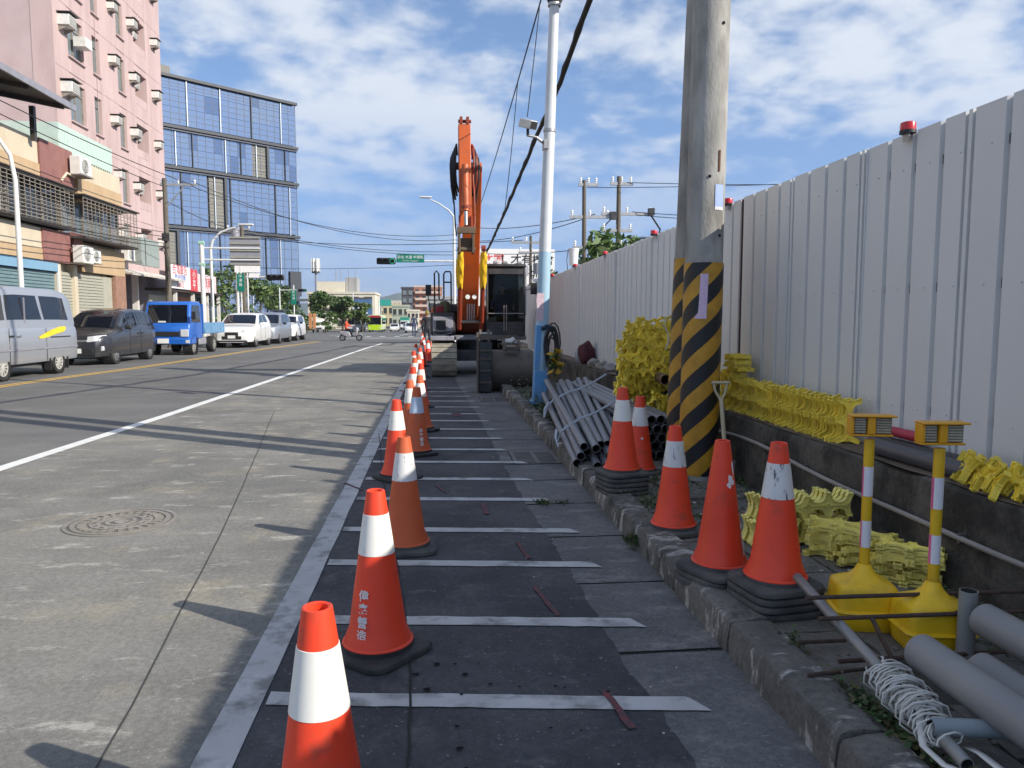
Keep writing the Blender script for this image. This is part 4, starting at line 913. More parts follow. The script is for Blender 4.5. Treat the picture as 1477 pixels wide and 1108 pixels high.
b = MB(); b.box((.05, 18.95, 1.62), (.2, .25, .2), R(20)); exb(b, 'fuel_can', mat('dark_red', (.25, .02, .03), .5), bevel=.03)
# cab
cx0, cx1, cy0, cy1, cz0, cz1 = 1.22, 2.20, 18.62, 20.2, .98, 2.66
b = MB()
fw = .05
for x in (cx0, cx1): 
    b.b2((x - fw * (x == cx1), cy0, cz0), (x + fw * (x == cx0), cy0 + .06, cz1)); b.b2((x - fw * (x == cx1), cy1 - .08, cz0), (x + fw * (x == cx0), cy1, cz1)); b.b2((x - fw * (x == cx1), cy0 + .062, cz0), (x + fw * (x == cx0), cy1 - .082, cz0 + .45))
b.b2((cx0 + fw + .001, cy0 + .002, cz0), (cx1 - fw - .001, cy0 + .05, cz0 + .34)); b.b2((cx0 + fw + .001, cy0 + .004, cz1 - .17), (cx1 - fw - .001, cy0 + .06, cz1 - .005))
b.b2((cx0 + fw + .001, cy1 - .06, cz0), (cx1 - fw - .001, cy1 - .002, cz1 - .01))
cab = exb(b, 'cab', M_exd, bevel=.015)
exb(MB().b2((cx0 - .02, cy0 - .05, cz1 + .002), (cx1 + .02, cy1 + .02, cz1 + .09)), 'cab_roof', M_exd, cab, bevel=.04)
for x in (1.45, 1.7, 2.05): exb(MB().b2((x - .06, cy0 - .06, cz1 + .095), (x + .06, cy0 + .03, cz1 + .15)), 'roof_lamp', M_galv, cab, bevel=.01)
exb(MB().b2((cx0 + fw, cy0 + .02, cz0 + .345), (cx1 - fw, cy0 + .026, cz1 - .175)), 'windscreen', M_cabg, cab)
exb(MB().b2((cx0 + .01, cy0 + .07, cz0 + .46), (cx0 + .016, cy1 - .09, cz1 - .02)), 'side_window', M_cabg, cab); exb(MB().b2((cx1 - .016, cy0 + .07, cz0 + .46), (cx1 - .01, cy1 - .09, cz1 - .02)), 'side_window', M_cabg, cab)
exb(MB().path([(cx0 + .05, cy0 - .03, cz0 + .55), (cx1 - .05, cy0 - .03, cz0 + .55)], .011, 6), 'guard_rail', M_galv, cab)
for x in (1.66, 1.72): exb(MB().path([(x, cy0 - .035, cz0 + .12), (x, cy0 - .035, cz0 + .75)], .008, 5), 'wiper_bar', M_galv, cab)
exb(MB().b2((cx1 + .005, cy0 + .0, cz0 + .5), (cx1 + .025, cy0 + .03, cz1 - .1)), 'door_edge', M_galv, cab)
exb(MB().b2((1.45, 19.35, 1.30), (1.95, 19.85, 1.42)).b2((1.45, 19.75, 1.42), (1.95, 19.95, 2.15)), 'seat', M_hyd, cab, bevel=.04)
for x in (1.42, 1.98): exb(MB().path([(x, 19.2, 1.25), (x, 19.1, 1.6), (x + .01, 19.08, 1.66)], .018, 6), 'control_lever', M_hyd, cab)
exb(MB().b2((1.27, 18.7, 1.33), (1.47, 18.95, 1.45)), 'document_tray', mat('paper_white', (.55, .55, .5), .7), cab)
b = MB(); b.path([(cx1, cy0 + .1, 2.1), (cx1 + .16, cy0 - .05, 2.15)], .012, 5); b.box((cx1 + .2, cy0 - .06, 2.14), (.16, .06, .28)); exb(b, 'mirror', M_hyd, cab, bevel=.01)
# boom: bent box section, arm folded down in front of it
bx = .82
def boxbeam(pl, x0, x1): return MB().prism(pl, 'x', x0, x1)
boom = exb(boxbeam([(19.15, 1.25), (18.55, 1.55), (18.05, 2.4), (17.6, 3.3), (17.05, 4.3), (16.75, 5.0), (16.95, 5.2), (17.35, 4.7), (17.95, 3.75), (18.5, 2.9), (19.1, 2.0), (19.5, 1.45)], bx - .2, bx + .2), 'boom', M_exo, bevel=.02)
exb(MB().cyl((bx - .24, 18.95, 1.6), (bx + .24, 18.95, 1.6), .11, n=16), 'boom_pin', M_exd, boom)
for s in (-1, 1):
    x = bx + s * .27
    cyl = exb(MB().cyl((x, 18.45, 1.15), (x, 17.85, 2.3), .055, n=14), 'boom_cylinder', M_exr, boom, smooth=40)
    exb(MB().cyl((x, 17.85, 2.3), (x, 17.45, 3.05), .033, n=12), 'rod', M_chrome, boom, smooth=40)
    m_ = MB(); nn_ = 12; rings = 16
    v = []
    for j in range(rings + 1):
        t = j / rings; p = Vector((x, 17.93 - .42 * t, 2.12 + .80 * t)); rr = .068 + .026 * math.sin(math.pi * t) + .0
        for i in range(nn_):
            a = 6.28319 * i / nn_; q = rr * (1 + .22 * noise.noise(Vector((math.cos(a) * 1.5, math.sin(a) * 1.5, t * 7 + s * 3))))
            v.append((p.x + q * math.cos(a) * (1 - .0), p.y + q * math.sin(a), p.z + .03 * math.sin(a * 3 + j)))
    m_.add(v, [(j * nn_ + i, j * nn_ + (i + 1) % nn_, (j + 1) * nn_ + (i + 1) % nn_, (j + 1) * nn_ + i) for j in range(rings) for i in range(nn_)])
    exb(m_, 'cylinder_wrap', M_cloth, boom, smooth=60)
    exb(MB().cyl((x - .05, 17.5, 3.02), (x + .05, 17.5, 3.02), .07, n=12), 'rod_eye', M_exr, boom)
exb(MB().b2((bx - .26, 18.32, 1.30), (bx + .26, 18.52, 1.36)), 'boom_bracket', M_exd, boom)
for x in (bx - .08, bx + .08): exb(MB().cyl((x, 18.02, 1.62 + .3), (x, 18.12, 1.62 + .3), .055, n=16), 'work_lamp', mat('lamp_glass', (.75, .75, .72), .2), boom)
for k in range(4): exb(MB().path([(bx - .08 + .055 * k, 18.2, 1.75), (bx - .08 + .055 * k, 18.35, 1.45), (bx - .08 + .05 * k, 18.5, 1.3)], .014, 6), 'hose', mat('silver_hose', (.5, .5, .5), .4), boom, smooth=60)
M_txt = mat('boom_lettering', (.03, .03, .03), .6)
# arm
ax = .63
arm = exb(boxbeam([(16.95, 6.12), (16.62, 6.10), (16.40, 5.3), (16.35, 4.7), (16.20, 3.35), (16.40, 3.3), (16.72, 4.6), (16.95, 5.4)], ax - .13, ax + .13), 'arm', M_exo, bevel=.015)
exb(MB().b2((ax - .10, 16.60, 6.10), (ax - .04, 16.9, 6.28)).b2((ax + .04, 16.60, 6.10), (ax + .10, 16.9, 6.28)).cyl((ax - .13, 16.75, 6.2), (ax + .15, 16.75, 6.2), .045, n=10), 'arm_lug', M_exr, arm)
exb(MB().cyl((ax - .2, 16.82, 5.05), (ax + .24, 16.82, 5.05), .10, n=16), 'arm_pin', M_exd, arm)
exb(MB().cyl((ax + .0, 16.26, 4.95), (ax, 16.08, 3.75), .075, n=16), 'bucket_cylinder', M_exo, arm, smooth=40)
exb(MB().lathe([(.085, -.05), (.095, -.03), (.095, .03), (.085, .05)], 16, (ax, 16.1, 3.85)), 'cylinder_collar', M_exr, arm)
exb(MB().cyl((ax, 16.08, 3.75), (ax, 16.02, 3.38), .04, n=12), 'bucket_rod', M_chrome, arm, smooth=40)
for s in (-1, 1): exb(MB().prism([(15.95, 3.25), (16.06, 3.25), (16.30, 3.62), (16.2, 3.66)], 'x', ax + s * .13 - .02, ax + s * .13 + .02), 'link', M_exr, arm)
for s, n in ((-1, 4), (1, 4)):
    for k in range(n):
        x = ax + s * (.19 + .035 * k); z1 = 5.5 - .1 * k
        pts = [(x - s * .06, 16.75, 4.35 - .1 * k), (x, 16.6, 4.6), (x + s * .015, 16.55, 5.0), (x, 16.6, z1), (x - s * .02, 16.8, z1 + .12), (x - s * .04, 17.05, z1 - .1)]
        exb(MB().path(pts, .022, 6), 'hose', M_hyd if s < 0 or k % 2 else M_exr, arm, smooth=60)
exb(MB().path([(ax - .30, 16.6, 4.5), (ax - .24, 16.4, 4.0), (ax - .22, 16.2, 3.4), (ax - .2, 16.1, 3.15)], .016, 6), 'hose', M_hyd, arm, smooth=60)
exb(MB().path([(ax + .17, 16.6, 4.9), (ax + .2, 16.45, 4.2), (ax + .2, 16.3, 3.5), (ax + .17, 16.2, 3.2)], .016, 6), 'hose', M_exr, arm, smooth=60)
cp = MB(); cp.b2((ax - .17, 15.88, 2.78), (ax - .12, 16.3, 3.32)); cp.b2((ax + .12, 15.88, 2.78), (ax + .17, 16.3, 3.32)); cp.b2((ax - .19, 15.86, 3.18), (ax + .19, 15.95, 3.32)); cp.b2((ax - .115, 16.05, 2.85), (ax + .115, 16.25, 3.1)); cp.cyl((ax - .19, 16.0, 2.86), (ax + .19, 16.0, 2.86), .05, n=12)
exb(cp, 'quick_coupler', mat('coupler_brown', (.16, .11, .07), .6, .3, var=.25, dirt=(.05, .04, .03), da=.6), arm, bevel=.008)
for i, ch in enumerate('日立'): pass
# operator: one continuous skinned body, seated, hands on the levers
def figure(name, verts, edges, mats, root, label, cat='person', loc=(0, 0, 0), rotz=0, sub=2, kind=None, paint=None):
    me = bpy.data.meshes.new('body'); me.from_pydata([v[:3] for v in verts], edges, [])
    o = bpy.data.objects.new('body', me); col.objects.link(o)
    md = o.modifiers.new('skin', 'SKIN'); md.use_smooth_shade = True
    for i, v in enumerate(me.skin_vertices[0].data): v.radius = (verts[i][3], verts[i][3] if len(verts[i]) < 5 else verts[i][4]); v.use_root = (i == root)
    s = o.modifiers.new('sub', 'SUBSURF'); s.levels = sub; s.render_levels = sub
    dg = bpy.context.evaluated_depsgraph_get(); m2 = bpy.data.meshes.new_from_object(o.evaluated_get(dg)); bpy.data.objects.remove(o); bpy.data.meshes.remove(me)
    for m in mats: m2.materials.append(m)
    if paint:
        for p in m2.polygons: p.material_index = paint(p.center)
    m2.polygons.foreach_set('use_smooth', [True] * len(m2.polygons))
    t = thing(name, label, cat, loc, rotz); obj_of(m2, 'body', t); return t
M_skin = mat('skin', (.42, .22, .14), .6, var=.05)
M_hair = mat('dark_hair', (.012, .010, .009), .7)
def head_parts(t, c, s=1.0, face=-1, hair=M_hair, helmet=None, mask=None):
    c = Vector(c)
    hd = MB().ell(c, (.075 * s, .092 * s, .115 * s), 16, 10).build('head', M_skin, t, smooth=80)
    n = MB(); n.ell(c + Vector((0, face * .092 * s, -.012 * s)), (.013 * s, .02 * s, .022 * s), 8, 5); n.build('nose', M_skin, hd, smooth=80)
    for q in (-1, 1):
        MB().ell(c + Vector((q * .03 * s, face * .08 * s, .015 * s)), (.011 * s, .008 * s, .007 * s), 8, 5).build('eye', M_hair, hd, smooth=80)
        MB().ell(c + Vector((q * .077 * s, 0, -.005 * s)), (.01 * s, .022 * s, .03 * s), 8, 5).build('ear', M_skin, hd, smooth=80)
    MB().ell(c + Vector((0, face * .08 * s, -.055 * s)), (.024 * s, .01 * s, .006 * s), 8, 5).build('mouth', mat('lips', (.3, .1, .08), .6), hd, smooth=80)
    m_ = MB(); m_.ell(c + Vector((0, -face * .012 * s, .022 * s)), (.084 * s, .10 * s, .105 * s), 16, 10)
    keep = [f for f in m_.f if not (sum(m_.v[i][2] for i in f) / len(f) < c.z + .03 * s and (sum(m_.v[i][1] for i in f) / len(f) - c.y) * face > -.02 * s)]; m_.f = keep; m_.m = [0] * len(keep)
    m_.build('helmet' if helmet else 'hair', helmet or hair, hd, smooth=80)
    if mask: MB().ell(c + Vector((0, face * .02 * s, -.055 * s)), (.07 * s, .085 * s, .05 * s), 14, 8).build('face_mask', mask, hd, smooth=80)
    return hd
M_blueshirt = mat('blue_shirt', (.03, .045, .16), .8, var=.15, vsc=9); M_dkpants = mat('dark_trousers', (.02, .022, .03), .8, var=.15)
def hand(t, c, d, sz=1.0, m=None):
    c = Vector(c); d = Vector(d).normalized(); sd_ = d.cross(Vector((0, 0, 1))); sd_ = sd_.normalized() if sd_.length > .1 else Vector((1, 0, 0)); b = MB()
    up = sd_.cross(d)
    b.path([c - d * .01, c + d * .03 * sz, c + d * .065 * sz], [.022 * sz, .034 * sz, .03 * sz], 8)
    for k, ln in enumerate((.058, .068, .063, .048)):
        q = c + d * .06 * sz + sd_ * (k - 1.5) * .0165 * sz; b.path([q, q + d * ln * .55 * sz - up * .008, q + d * ln * .8 * sz - up * ln * .45 * sz], [.0085 * sz, .008 * sz, .007 * sz], 6)
    q = c + d * .02 * sz + sd_ * .03 * sz; b.path([q, q + d * .025 * sz + sd_ * .022 * sz, q + d * .055 * sz + sd_ * .022 * sz - up * .012], [.01 * sz, .0095 * sz, .008 * sz], 6)
    b.build('hand', m or M_skin, t, smooth=80)
vt = [(0, 0, .0, .15, .12), (0, .02, .22, .15, .11), (0, .04, .42, .17, .11), (0, .04, .50, .09), (0, .03, .56, .055), (0, .02, .60, .05),
      (-.18, .03, .46, .065), (-.27, -.05, .25, .05), (-.27, -.27, .17, .038), (.18, .03, .46, .065), (.27, -.05, .25, .05), (.27, -.27, .17, .038),
      (-.10, -.05, .0, .09), (-.13, -.42, .02, .075), (-.13, -.48, -.36, .055), (-.13, -.62, -.42, .04), (.10, -.05, .0, .09), (.13, -.42, .02, .075), (.13, -.48, -.36, .055), (.13, -.62, -.42, .04)]
ed_ = [(0, 1), (1, 2), (2, 3), (3, 4), (4, 5), (2, 6), (6, 7), (7, 8), (2, 9), (9, 10), (10, 11), (0, 12), (12, 13), (13, 14), (14, 15), (0, 16), (16, 17), (17, 18), (18, 19)]
op = figure('person', vt, ed_, [M_blueshirt, M_dkpants, M_skin], 0, 'operator in a blue shirt sitting in the excavator cab', loc=(1.70, 19.55, 1.50), paint=lambda c: 1 if c.z < .04 else 2 if c.z > .53 else 0)
head_parts(op, (0, -.0, .70)); hand(op, (-.27, -.29, .165), (0, -1, -.2)); hand(op, (.27, -.29, .165), (0, -1, -.2))
# ------------------------------------------------------------ detached buckets on the ground
bk = thing('bucket', 'wide worn steel excavator bucket lying on the ground by the blue post', 'bucket', (1.42, 14.2, .0))
pl = []
for i in range(13): a = R(-100 + 195 * i / 12); pl.append((.14 - .40 * math.cos(a) * 1.0 + .25, .40 + .40 * math.sin(a)))
inner = [(p[0] + (.39 - p[0]) * .09, p[1] + (.40 - p[1]) * .09) for p in pl]
m_ = MB(); x0, x1 = -.37, .42
m_.prism(pl + inner[::-1], 'x', x0, x1); m_.build('shell', M_bucket, bk, smooth=30)
for x in (x0 - .02, x1 + .0): MB().prism(pl, 'x', x, x + .022).build('side_plate', M_bucket, bk)
for x in (-.1, .17): MB().prism([(.25, .78), (.62, .78), (.52, 1.0), (.40, 1.02), (.30, .92)], 'x', x - .02, x + .02).build('lug', M_bucket, bk)
MB().cyl((-.14, .45, .93), (.21, .45, .93), .035, n=12).build('pin', M_galv, bk)
for k in range(5): MB().prism([(.42, .02), (.70, .05), (.84, .11), (.70, .12), (.42, .10)], 'x', x0 + .04 + k * .17, x0 + .12 + k * .17).build('tooth', M_bucket, bk)
MB().b2((-.12, .06, .80), (.16, .18, .87)).build('rib', M_bucket, bk, bevel=.01)
nb = thing('narrow_bucket', 'narrow dark trench bucket standing left of the wide bucket', 'bucket', (.90, 14.05, 0))
pl = [(-.02, .03), (.25, .0), (.5, .1), (.62, .4), (.55, .75), (.35, .95), (.0, .97), (-.05, .5)]
MB().prism(pl, 'x', -.13, .13).build('shell', M_exd, nb, bevel=.02)
MB().prism([(.05, .98), (.4, .98), (.32, 1.2), (.12, 1.2)], 'x', -.10, -.06).build('lug', M_bucket, nb); MB().prism([(.05, .98), (.4, .98), (.32, 1.2), (.12, 1.2)], 'x', .06, .10).build('lug', M_bucket, nb)
MB().cyl((-.14, .22, 1.12), (.14, .22, 1.12), .03, n=10).build('pin', M_galv, nb)
MB().b2((-.165, -.08, .02), (-.132, -.03, 1.15)).build('edge_bar', M_bucket, nb)
MB().b2((-.132, -.07, 1.04), (.62, -.03, 1.10)).build('top_bar', M_bucket, nb)
for z in (.2, .42, .64, .8): MB().b2((-.11, -.075, z), (.11, -.048, z + .025)).build('wear_strip', M_bucket, nb)
rg = lump('rag', (1.38, 14.02, .99), (.09, .08, .06), mat('white_rag', (.6, .6, .58), .8), 'white rag left on top of the wide bucket', 'rag', .6, 33)
# ------------------------------------------------------------ vehicles: lofted bodies with cut wheel arches
M_tyre = mat('tyre', (.018, .018, .018), .85, var=.2, dirt=(.08, .075, .07), da=.5, ds=5)
M_rim = mat('alloy_rim', (.45, .45, .46), .35, .8, var=.1)
M_glass = glass_mat('car_glass', (.008, .010, .016), .03, .35)
M_lampg = glass_mat('headlamp_glass', (.55, .57, .6), .08, .6)
M_plate = mat('number_plate', (.7, .7, .68), .5)
M_trim = mat('dark_trim', (.02, .02, .022), .5)
M_amber = mat('amber_lens', (.7, .25, .02), .3); M_tail = mat('tail_lens', (.4, .01, .01), .3)
def interp(tab, y):
    for (a, va), (b, vb) in zip(tab, tab[1:]):
        if a <= y <= b:
            t = (y - a) / (b - a) if b > a else 0; return va + (vb - va) * t
    return tab[0][1] if y < tab[0][0] else tab[-1][1]
def wheel(parent, x, y, r, wd, side, rim=M_rim, spokes=10):
    wt = bpy.data.objects.new('wheel', None)
    b = MB(); rr = r * .66; MX = Matrix.Rotation(R(90), 3, 'Y')
    b.lathe([(rr, -wd / 2), (r * .93, -wd / 2), (r, -wd / 2 + .03), (r, wd / 2 - .03), (r * .93, wd / 2), (rr, wd / 2)], 28, (0, 0, 0), M=MX)
    o = b.build('wheel', M_tyre, parent, smooth=40, loc=(x, y, r))
    b = MB(); xo = side * (wd / 2 - .02)
    b.lathe([(rr * 1.02, -.02), (rr * 1.02, .012), (rr * .9, .015), (rr * .88, -.01)], 28, (xo, 0, 0), M=MX)
    for i in range(spokes):
        a = 6.28319 * i / spokes; b.box((xo, rr * .5 * math.cos(a), rr * .5 * math.sin(a)), (.03, rr * .98, rr * .16), Matrix.Rotation(a, 3, 'X'))
    b.lathe([(0, side * .025), (rr * .22, side * .02), (rr * .24, 0)], 12, (xo, 0, 0), M=MX); b.build('rim', rim, o, smooth=40)
    b = MB(); b.lathe([(0, 0), (rr, 0)], 24, (side * (wd / 2 - .06), 0, 0), M=MX); b.build('hub_disc', M_trim, o, fix=False)
def car(name, label, cat, loc, rotz, paint, W, body, belt, roof, wheels, r, side_w, wind, bot=.22, zbot=None, lamp=None, grille=None, rearw=True, hw=None, tumble=.16, plate=.5, shoulder=.96, wiper=True, mirror=None, rw=None, tw=.2, rim=M_rim, win_lo=.10, win_hi=.9):
    """front of the car at -Y. body: (y, half width factor); belt: (y,z) top of lower body; roof: (y,z) of greenhouse top line"""
    t = thing(name, label, cat, loc, rotz, 'vehicles queueing on the far lane')
    y0, y1 = belt[0][0], belt[-1][0]; ns = 44; hwid = W / 2
    ys = sorted(set([y0 + (y1 - y0) * (i / ns) for i in range(ns + 1)] + [y0 + .03, y0 + .08, y1 - .03, y1 - .08])); v = []
    def sect(y):
        w_ = hwid * interp(body, y); zt = interp(belt, y); zb = interp(zbot, y) if zbot else bot; zm = zb + (zt - zb) * .55
        return [(.80 * w_, zb), (.955 * w_, zb + .03), (.985 * w_, zb + .12), (w_, zm), (.985 * w_, zt - .16), (shoulder * w_, zt - .06), (shoulder * w_ - .035, zt - .012), (.72 * w_, zt + .012), (.3 * w_, zt + .03)]
    k = 9
    for y in ys:
        s = sect(y); v += [(x, y, z) for x, z in s] + [(-x, y, z) for x, z in s[::-1]]
    kk = 2 * k; f = [(i * kk + j, i * kk + (j + 1) % kk, (i + 1) * kk + (j + 1) % kk, (i + 1) * kk + j) for i in range(len(ys) - 1) for j in range(kk)]
    f += [tuple(range(kk)), tuple(range(len(v) - 1, len(v) - kk - 1, -1))]
    m_ = MB(); m_.add(v, f); o = m_.build('body', paint, t, smooth=38)
    cut = MB()
    for wy in wheels:
        for s in (-1, 1): cut.cyl((s * (hwid - tw - .12), wy, r), (s * (hwid + .2), wy, r), r * 1.14, n=32)
    co = cut.build('cut', M_trim); bo = o.modifiers.new('b', 'BOOLEAN'); bo.object = co; bo.solver = 'EXACT'; bo.operation = 'DIFFERENCE'
    dg = bpy.context.evaluated_depsgraph_get(); me = bpy.data.meshes.new_from_object(o.evaluated_get(dg)); o.modifiers.clear(); o.data = me; bpy.data.objects.remove(co)
    me.polygons.foreach_set('use_smooth', [True] * len(me.polygons)); me.set_sharp_from_angle(angle=R(38))
    for wy in wheels:
        for s in (-1, 1):
            m_ = MB(); m_.cyl((s * (hwid - tw - .10), wy, r), (s * (hwid - .03), wy, r), r * 1.12, n=24, caps=False); m_.cyl((s * (hwid - tw - .11), wy, r), (s * (hwid - tw - .10), wy, r), r * 1.12, n=24)
            m_.build('wheel_arch', M_trim, t, fix=False); wheel(t, s * (hwid - tw / 2 - .015), wy, r, tw, s, rim)
    m_ = MB(); m_.b2((-hwid * .8, y0 + .35, bot - .05), (hwid * .8, y1 - .3, bot + .06)); m_.build('underbody', M_trim, t)
    # greenhouse
    g0, g1 = roof[0][0], roof[-1][0]; gs = sorted(set([g0 + (g1 - g0) * i / 40 for i in range(41)] + [q[0] for q in roof])); v = []
    def gsec(y):
        w_ = hwid * interp(body, y) * (shoulder - .015); zb = interp(belt, y) - .06; zr = max(interp(roof, y), zb + .065); h = zr - zb; wt_ = w_ - tumble * min(1, h / .6)
        return w_, wt_, zb, zr
    for y in gs:
        w_, wt_, zb, zr = gsec(y); s = [(w_, zb), (w_ + (wt_ - w_) * .5, zb + (zr - zb) * .48), (wt_ + .02, zb + (zr - zb) * .9), (wt_ - .05, zr - .012), (wt_ * .55, zr + .012), (0.1, zr + .02)]
        v += [(x, y, z) for x, z in s] + [(-x, y, z) for x, z in s[::-1]]
    kk = 12; f = [(i * kk + j, i * kk + j + 1, (i + 1) * kk + j + 1, (i + 1) * kk + j) for i in range(len(gs) - 1) for j in range(kk - 1)] + [tuple(range(kk)), tuple(range(len(v) - 1, len(v) - kk - 1, -1))]
    m_ = MB(); m_.add(v, f); gh = m_.build('cabin', paint, t, smooth=38)
    def sp(y, q, s, off=.006):
        w_, wt_, zb, zr = gsec(y); z = zb + (zr - zb) * q; x = (w_ + (wt_ - w_) * (q / .48) * .5 if q < .48 else (w_ + wt_) / 2 + ((wt_ + .02) - (w_ + wt_) / 2) * (q - .48) / .42)
        return (s * (x + off), y, z)
    for s in (-1, 1):
        for (a0, a1, b0, b1) in side_w:               # lower edge from a0..a1, upper edge b0..b1
            m_ = MB(); nx, nq = 10, 5; vv = []
            for j in range(nq + 1):
                q = win_lo + (win_hi - win_lo) * j / nq; tj = j / nq
                for i in range(nx + 1):
                    ya = a0 + (b0 - a0) * tj; yb = a1 + (b1 - a1) * tj; vv.append(sp(ya + (yb - ya) * i / nx, q, s))
            m_.add(vv, [(j * (nx + 1) + i, j * (nx + 1) + i + 1, (j + 1) * (nx + 1) + i + 1, (j + 1) * (nx + 1) + i) for j in range(nq) for i in range(nx)]); m_.build('side_window', M_glass, gh, fix=False, smooth=60)
    def screen(nm, ya, yb, sg):                       # windscreen or rear window between two stations
        m_ = MB(); vv = []; n1, n2 = 8, 10
        for j in range(n1 + 1):
            y = ya + (yb - ya) * j / n1; w_, wt_, zb, zr = gsec(y); zr += .026
            for i in range(n2 + 1):
                u = -1 + 2 * i / n2; x = u * (wt_ - .07); vv.append((x, y - sg * .012, zr - .03 * u ** 4 + .004))
        m_.add(vv, [(j * (n2 + 1) + i, j * (n2 + 1) + i + 1, (j + 1) * (n2 + 1) + i + 1, (j + 1) * (n2 + 1) + i) for j in range(n1) for i in range(n2)]); return m_.build(nm, M_glass, gh, fix=False, smooth=60)
    screen('windscreen', wind[0], wind[1], 1)
    if rw: screen('rear_window', rw[0], rw[1], -1)
    if lamp:
        for s in (-1, 1):
            x0, x1, z0, z1, dy = lamp; m_ = MB(); vv = []
            for j in range(5):
                for i in range(7):
                    x = x0 + (x1 - x0) * i / 6; z = z0 + (z1 - z0) * j / 4 + .05 * i / 6 * (1 if lamp[4] else 0)
                    yy = y0 + 0.0
                    # follow the nose plan curve
                    for q in ys:
                        if hwid * interp(body, q) * .985 >= x: yy = q; break
                    vv.append((s * x, yy - .012 + .04 * j / 4, z))
            m_.add(vv, [(j * 7 + i, j * 7 + i + 1, (j + 1) * 7 + i + 1, (j + 1) * 7 + i) for j in range(4) for i in range(6)]); m_.build('headlight', M_lampg, t, fix=False, smooth=60)
    if grille:
        for (x0, x1, z0, z1, mm) in grille:
            MB().b2((x0, y0 - .02, z0), (x1, y0 + .06, z1)).build('grille', mm, t, bevel=.01)
    if plate: MB().b2((-.17, y0 - .035, plate - .07), (.17, y0 - .021, plate + .07)).build('number_plate', M_plate, t)
    if mirror:
        for s in (-1, 1):
            MB().box((s * (hwid + .09), mirror[0], mirror[1]), (.2, .10, .13)).build('mirror', mirror[2], t, bevel=.03)
    for s in (-1, 1):
        w_ = hwid * interp(body, y1 - .05); MB().b2((s * w_ * .72, y1 - .03, .75), (s * w_ * .93, y1 + .012, 1.0)).build('tail_light', M_tail, t)
    return t
def doors(t, W, lines, z0, z1, handles=()):           # shut lines and handles a few mm proud of the flank
    for s in (-1, 1):
        for y in lines: MB().b2((s * (W / 2 - .004), y - .006, z0), (s * (W / 2 + .002), y + .006, z1)).build('shut_line', M_trim, t)
        for y, z, m in handles: MB().b2((s * (W / 2 - .01), y - .08, z - .02), (s * (W / 2 + .025), y + .08, z + .02)).build('door_handle', m, t, bevel=.01)
def paint(name, c, metal=.0, rough=.35, coat=.7): 
    return mat(name, c, rough, metal, var=.02, vsc=2, coat=coat, dirt=tuple(x * .8 + .02 for x in c), da=.3, ds=2)
# silver van
t = car('van', 'silver grey passenger van with a yellow swoosh decal, nearest in the queue', 'van', (-10.48, 18.95, 0), R(0), paint('van_silver', (.36, .38, .42), .35), 1.72,
    [(-2.35, .86), (-2.25, .96), (-1.9, 1.0), (1.9, 1.0), (2.2, .98), (2.35, .95)],
    [(-2.35, 1.05), (-2.2, 1.18), (-1.0, 1.22), (2.35, 1.22)],
    [(-2.28, 1.22), (-1.62, 1.98), (-1.3, 2.10), (-.5, 2.16), (1.4, 2.15), (2.0, 2.09), (2.22, 1.96), (2.33, 1.3)], (-1.22, 1.28), .31,
    [(-1.75, -.98, -1.42, -.98), (-.88, .62, -.88, .46), (.74, 1.95, .62, 1.78)], (-2.2, -1.68), bot=.32, lamp=(.55, .8, .72, .92, 0), grille=[(-.5, .5, .74, .9, M_trim)], plate=.5, tumble=.10, mirror=(-1.75, 1.25, M_trim), rw=(2.24, 2.32), win_lo=.22, win_hi=.80, tw=.18, rim=mat('hub_cap', (.50, .49, .45), .5, .2))
doors(t, 1.72, (-.94, .68), .36, 1.18, ((-.55, 1.0, M_rim), (-.85 + .0, 1.0, M_trim)))
for s in (-1, 1):
    MB().b2((s * .858, -2.1, .66), (s * .872, 2.25, .70)).build('side_moulding', M_exg, t); MB().b2((s * .858, .9, .93), (s * .868, 1.9, .955)).build('slide_rail', M_trim, t)
    m_ = MB(); P = [(.32, .96), (.55, 1.03), (.9, 1.12), (1.3, 1.19), (1.62, 1.205), (1.66, 1.14), (1.55, 1.07), (1.1, 1.01), (.8, .955), (.5, .915), (.34, .92)]; m_.add([(s * .868, y, z) for y, z in P], [tuple(range(len(P)))]); m_.build('swoosh_decal', mat('decal_yellow', (.80, .58, .03), .5), t, fix=False)
    MB().b2((s * .80 - .1, .82, .12), (s * .80 + .06, .85, .42)).build('mud_flap', M_trim, t); MB().b2((s * .80 - .1, 1.70, .12), (s * .80 + .06, 1.73, .42)).build('mud_flap', M_trim, t)
MB().b2((-.009 + .8, -.18, 1.30), (.82, -.16, 1.9)).build('window_bar', M_exg, t)
# dark grey minivan
t = car('minivan', 'dark grey minivan queueing between the silver van and the blue truck', 'car', (-10.62, 25.38, 0), 0, paint('minivan_grey', (.055, .057, .066), .55, .28), 1.70,
    [(-2.1, .66), (-2.0, .80), (-1.85, .92), (-1.5, 1.0), (1.7, 1.0), (2.05, .95), (2.13, .88)],
    [(-2.1, .72), (-2.0, .84), (-1.75, .95), (-1.2, 1.06), (-.7, 1.12), (1.0, 1.16), (2.13, 1.14)],
    [(-1.2, 1.06), (-.55, 1.48), (-.2, 1.64), (.4, 1.71), (1.4, 1.69), (1.85, 1.60), (2.1, 1.2)], (-1.32, 1.40), .31,
    [(-.72, -.28, -.3, -.28), (-.2, .58, -.18, .50), (.68, 1.35, .6, 1.25), (1.42, 1.85, 1.33, 1.66)], (-1.12, -.34), bot=.24, lamp=(.34, .76, .70, .86, 1), grille=[(-.34, .34, .70, .76, M_rim), (-.5, .5, .30, .50, M_trim)], plate=.44, mirror=(-.62, 1.12, M_trim), win_lo=.16, win_hi=.86)
doors(t, 1.70, (-.24, .62), .32, 1.08, ((.45, .92, M_trim), (.75, .92, M_trim)))
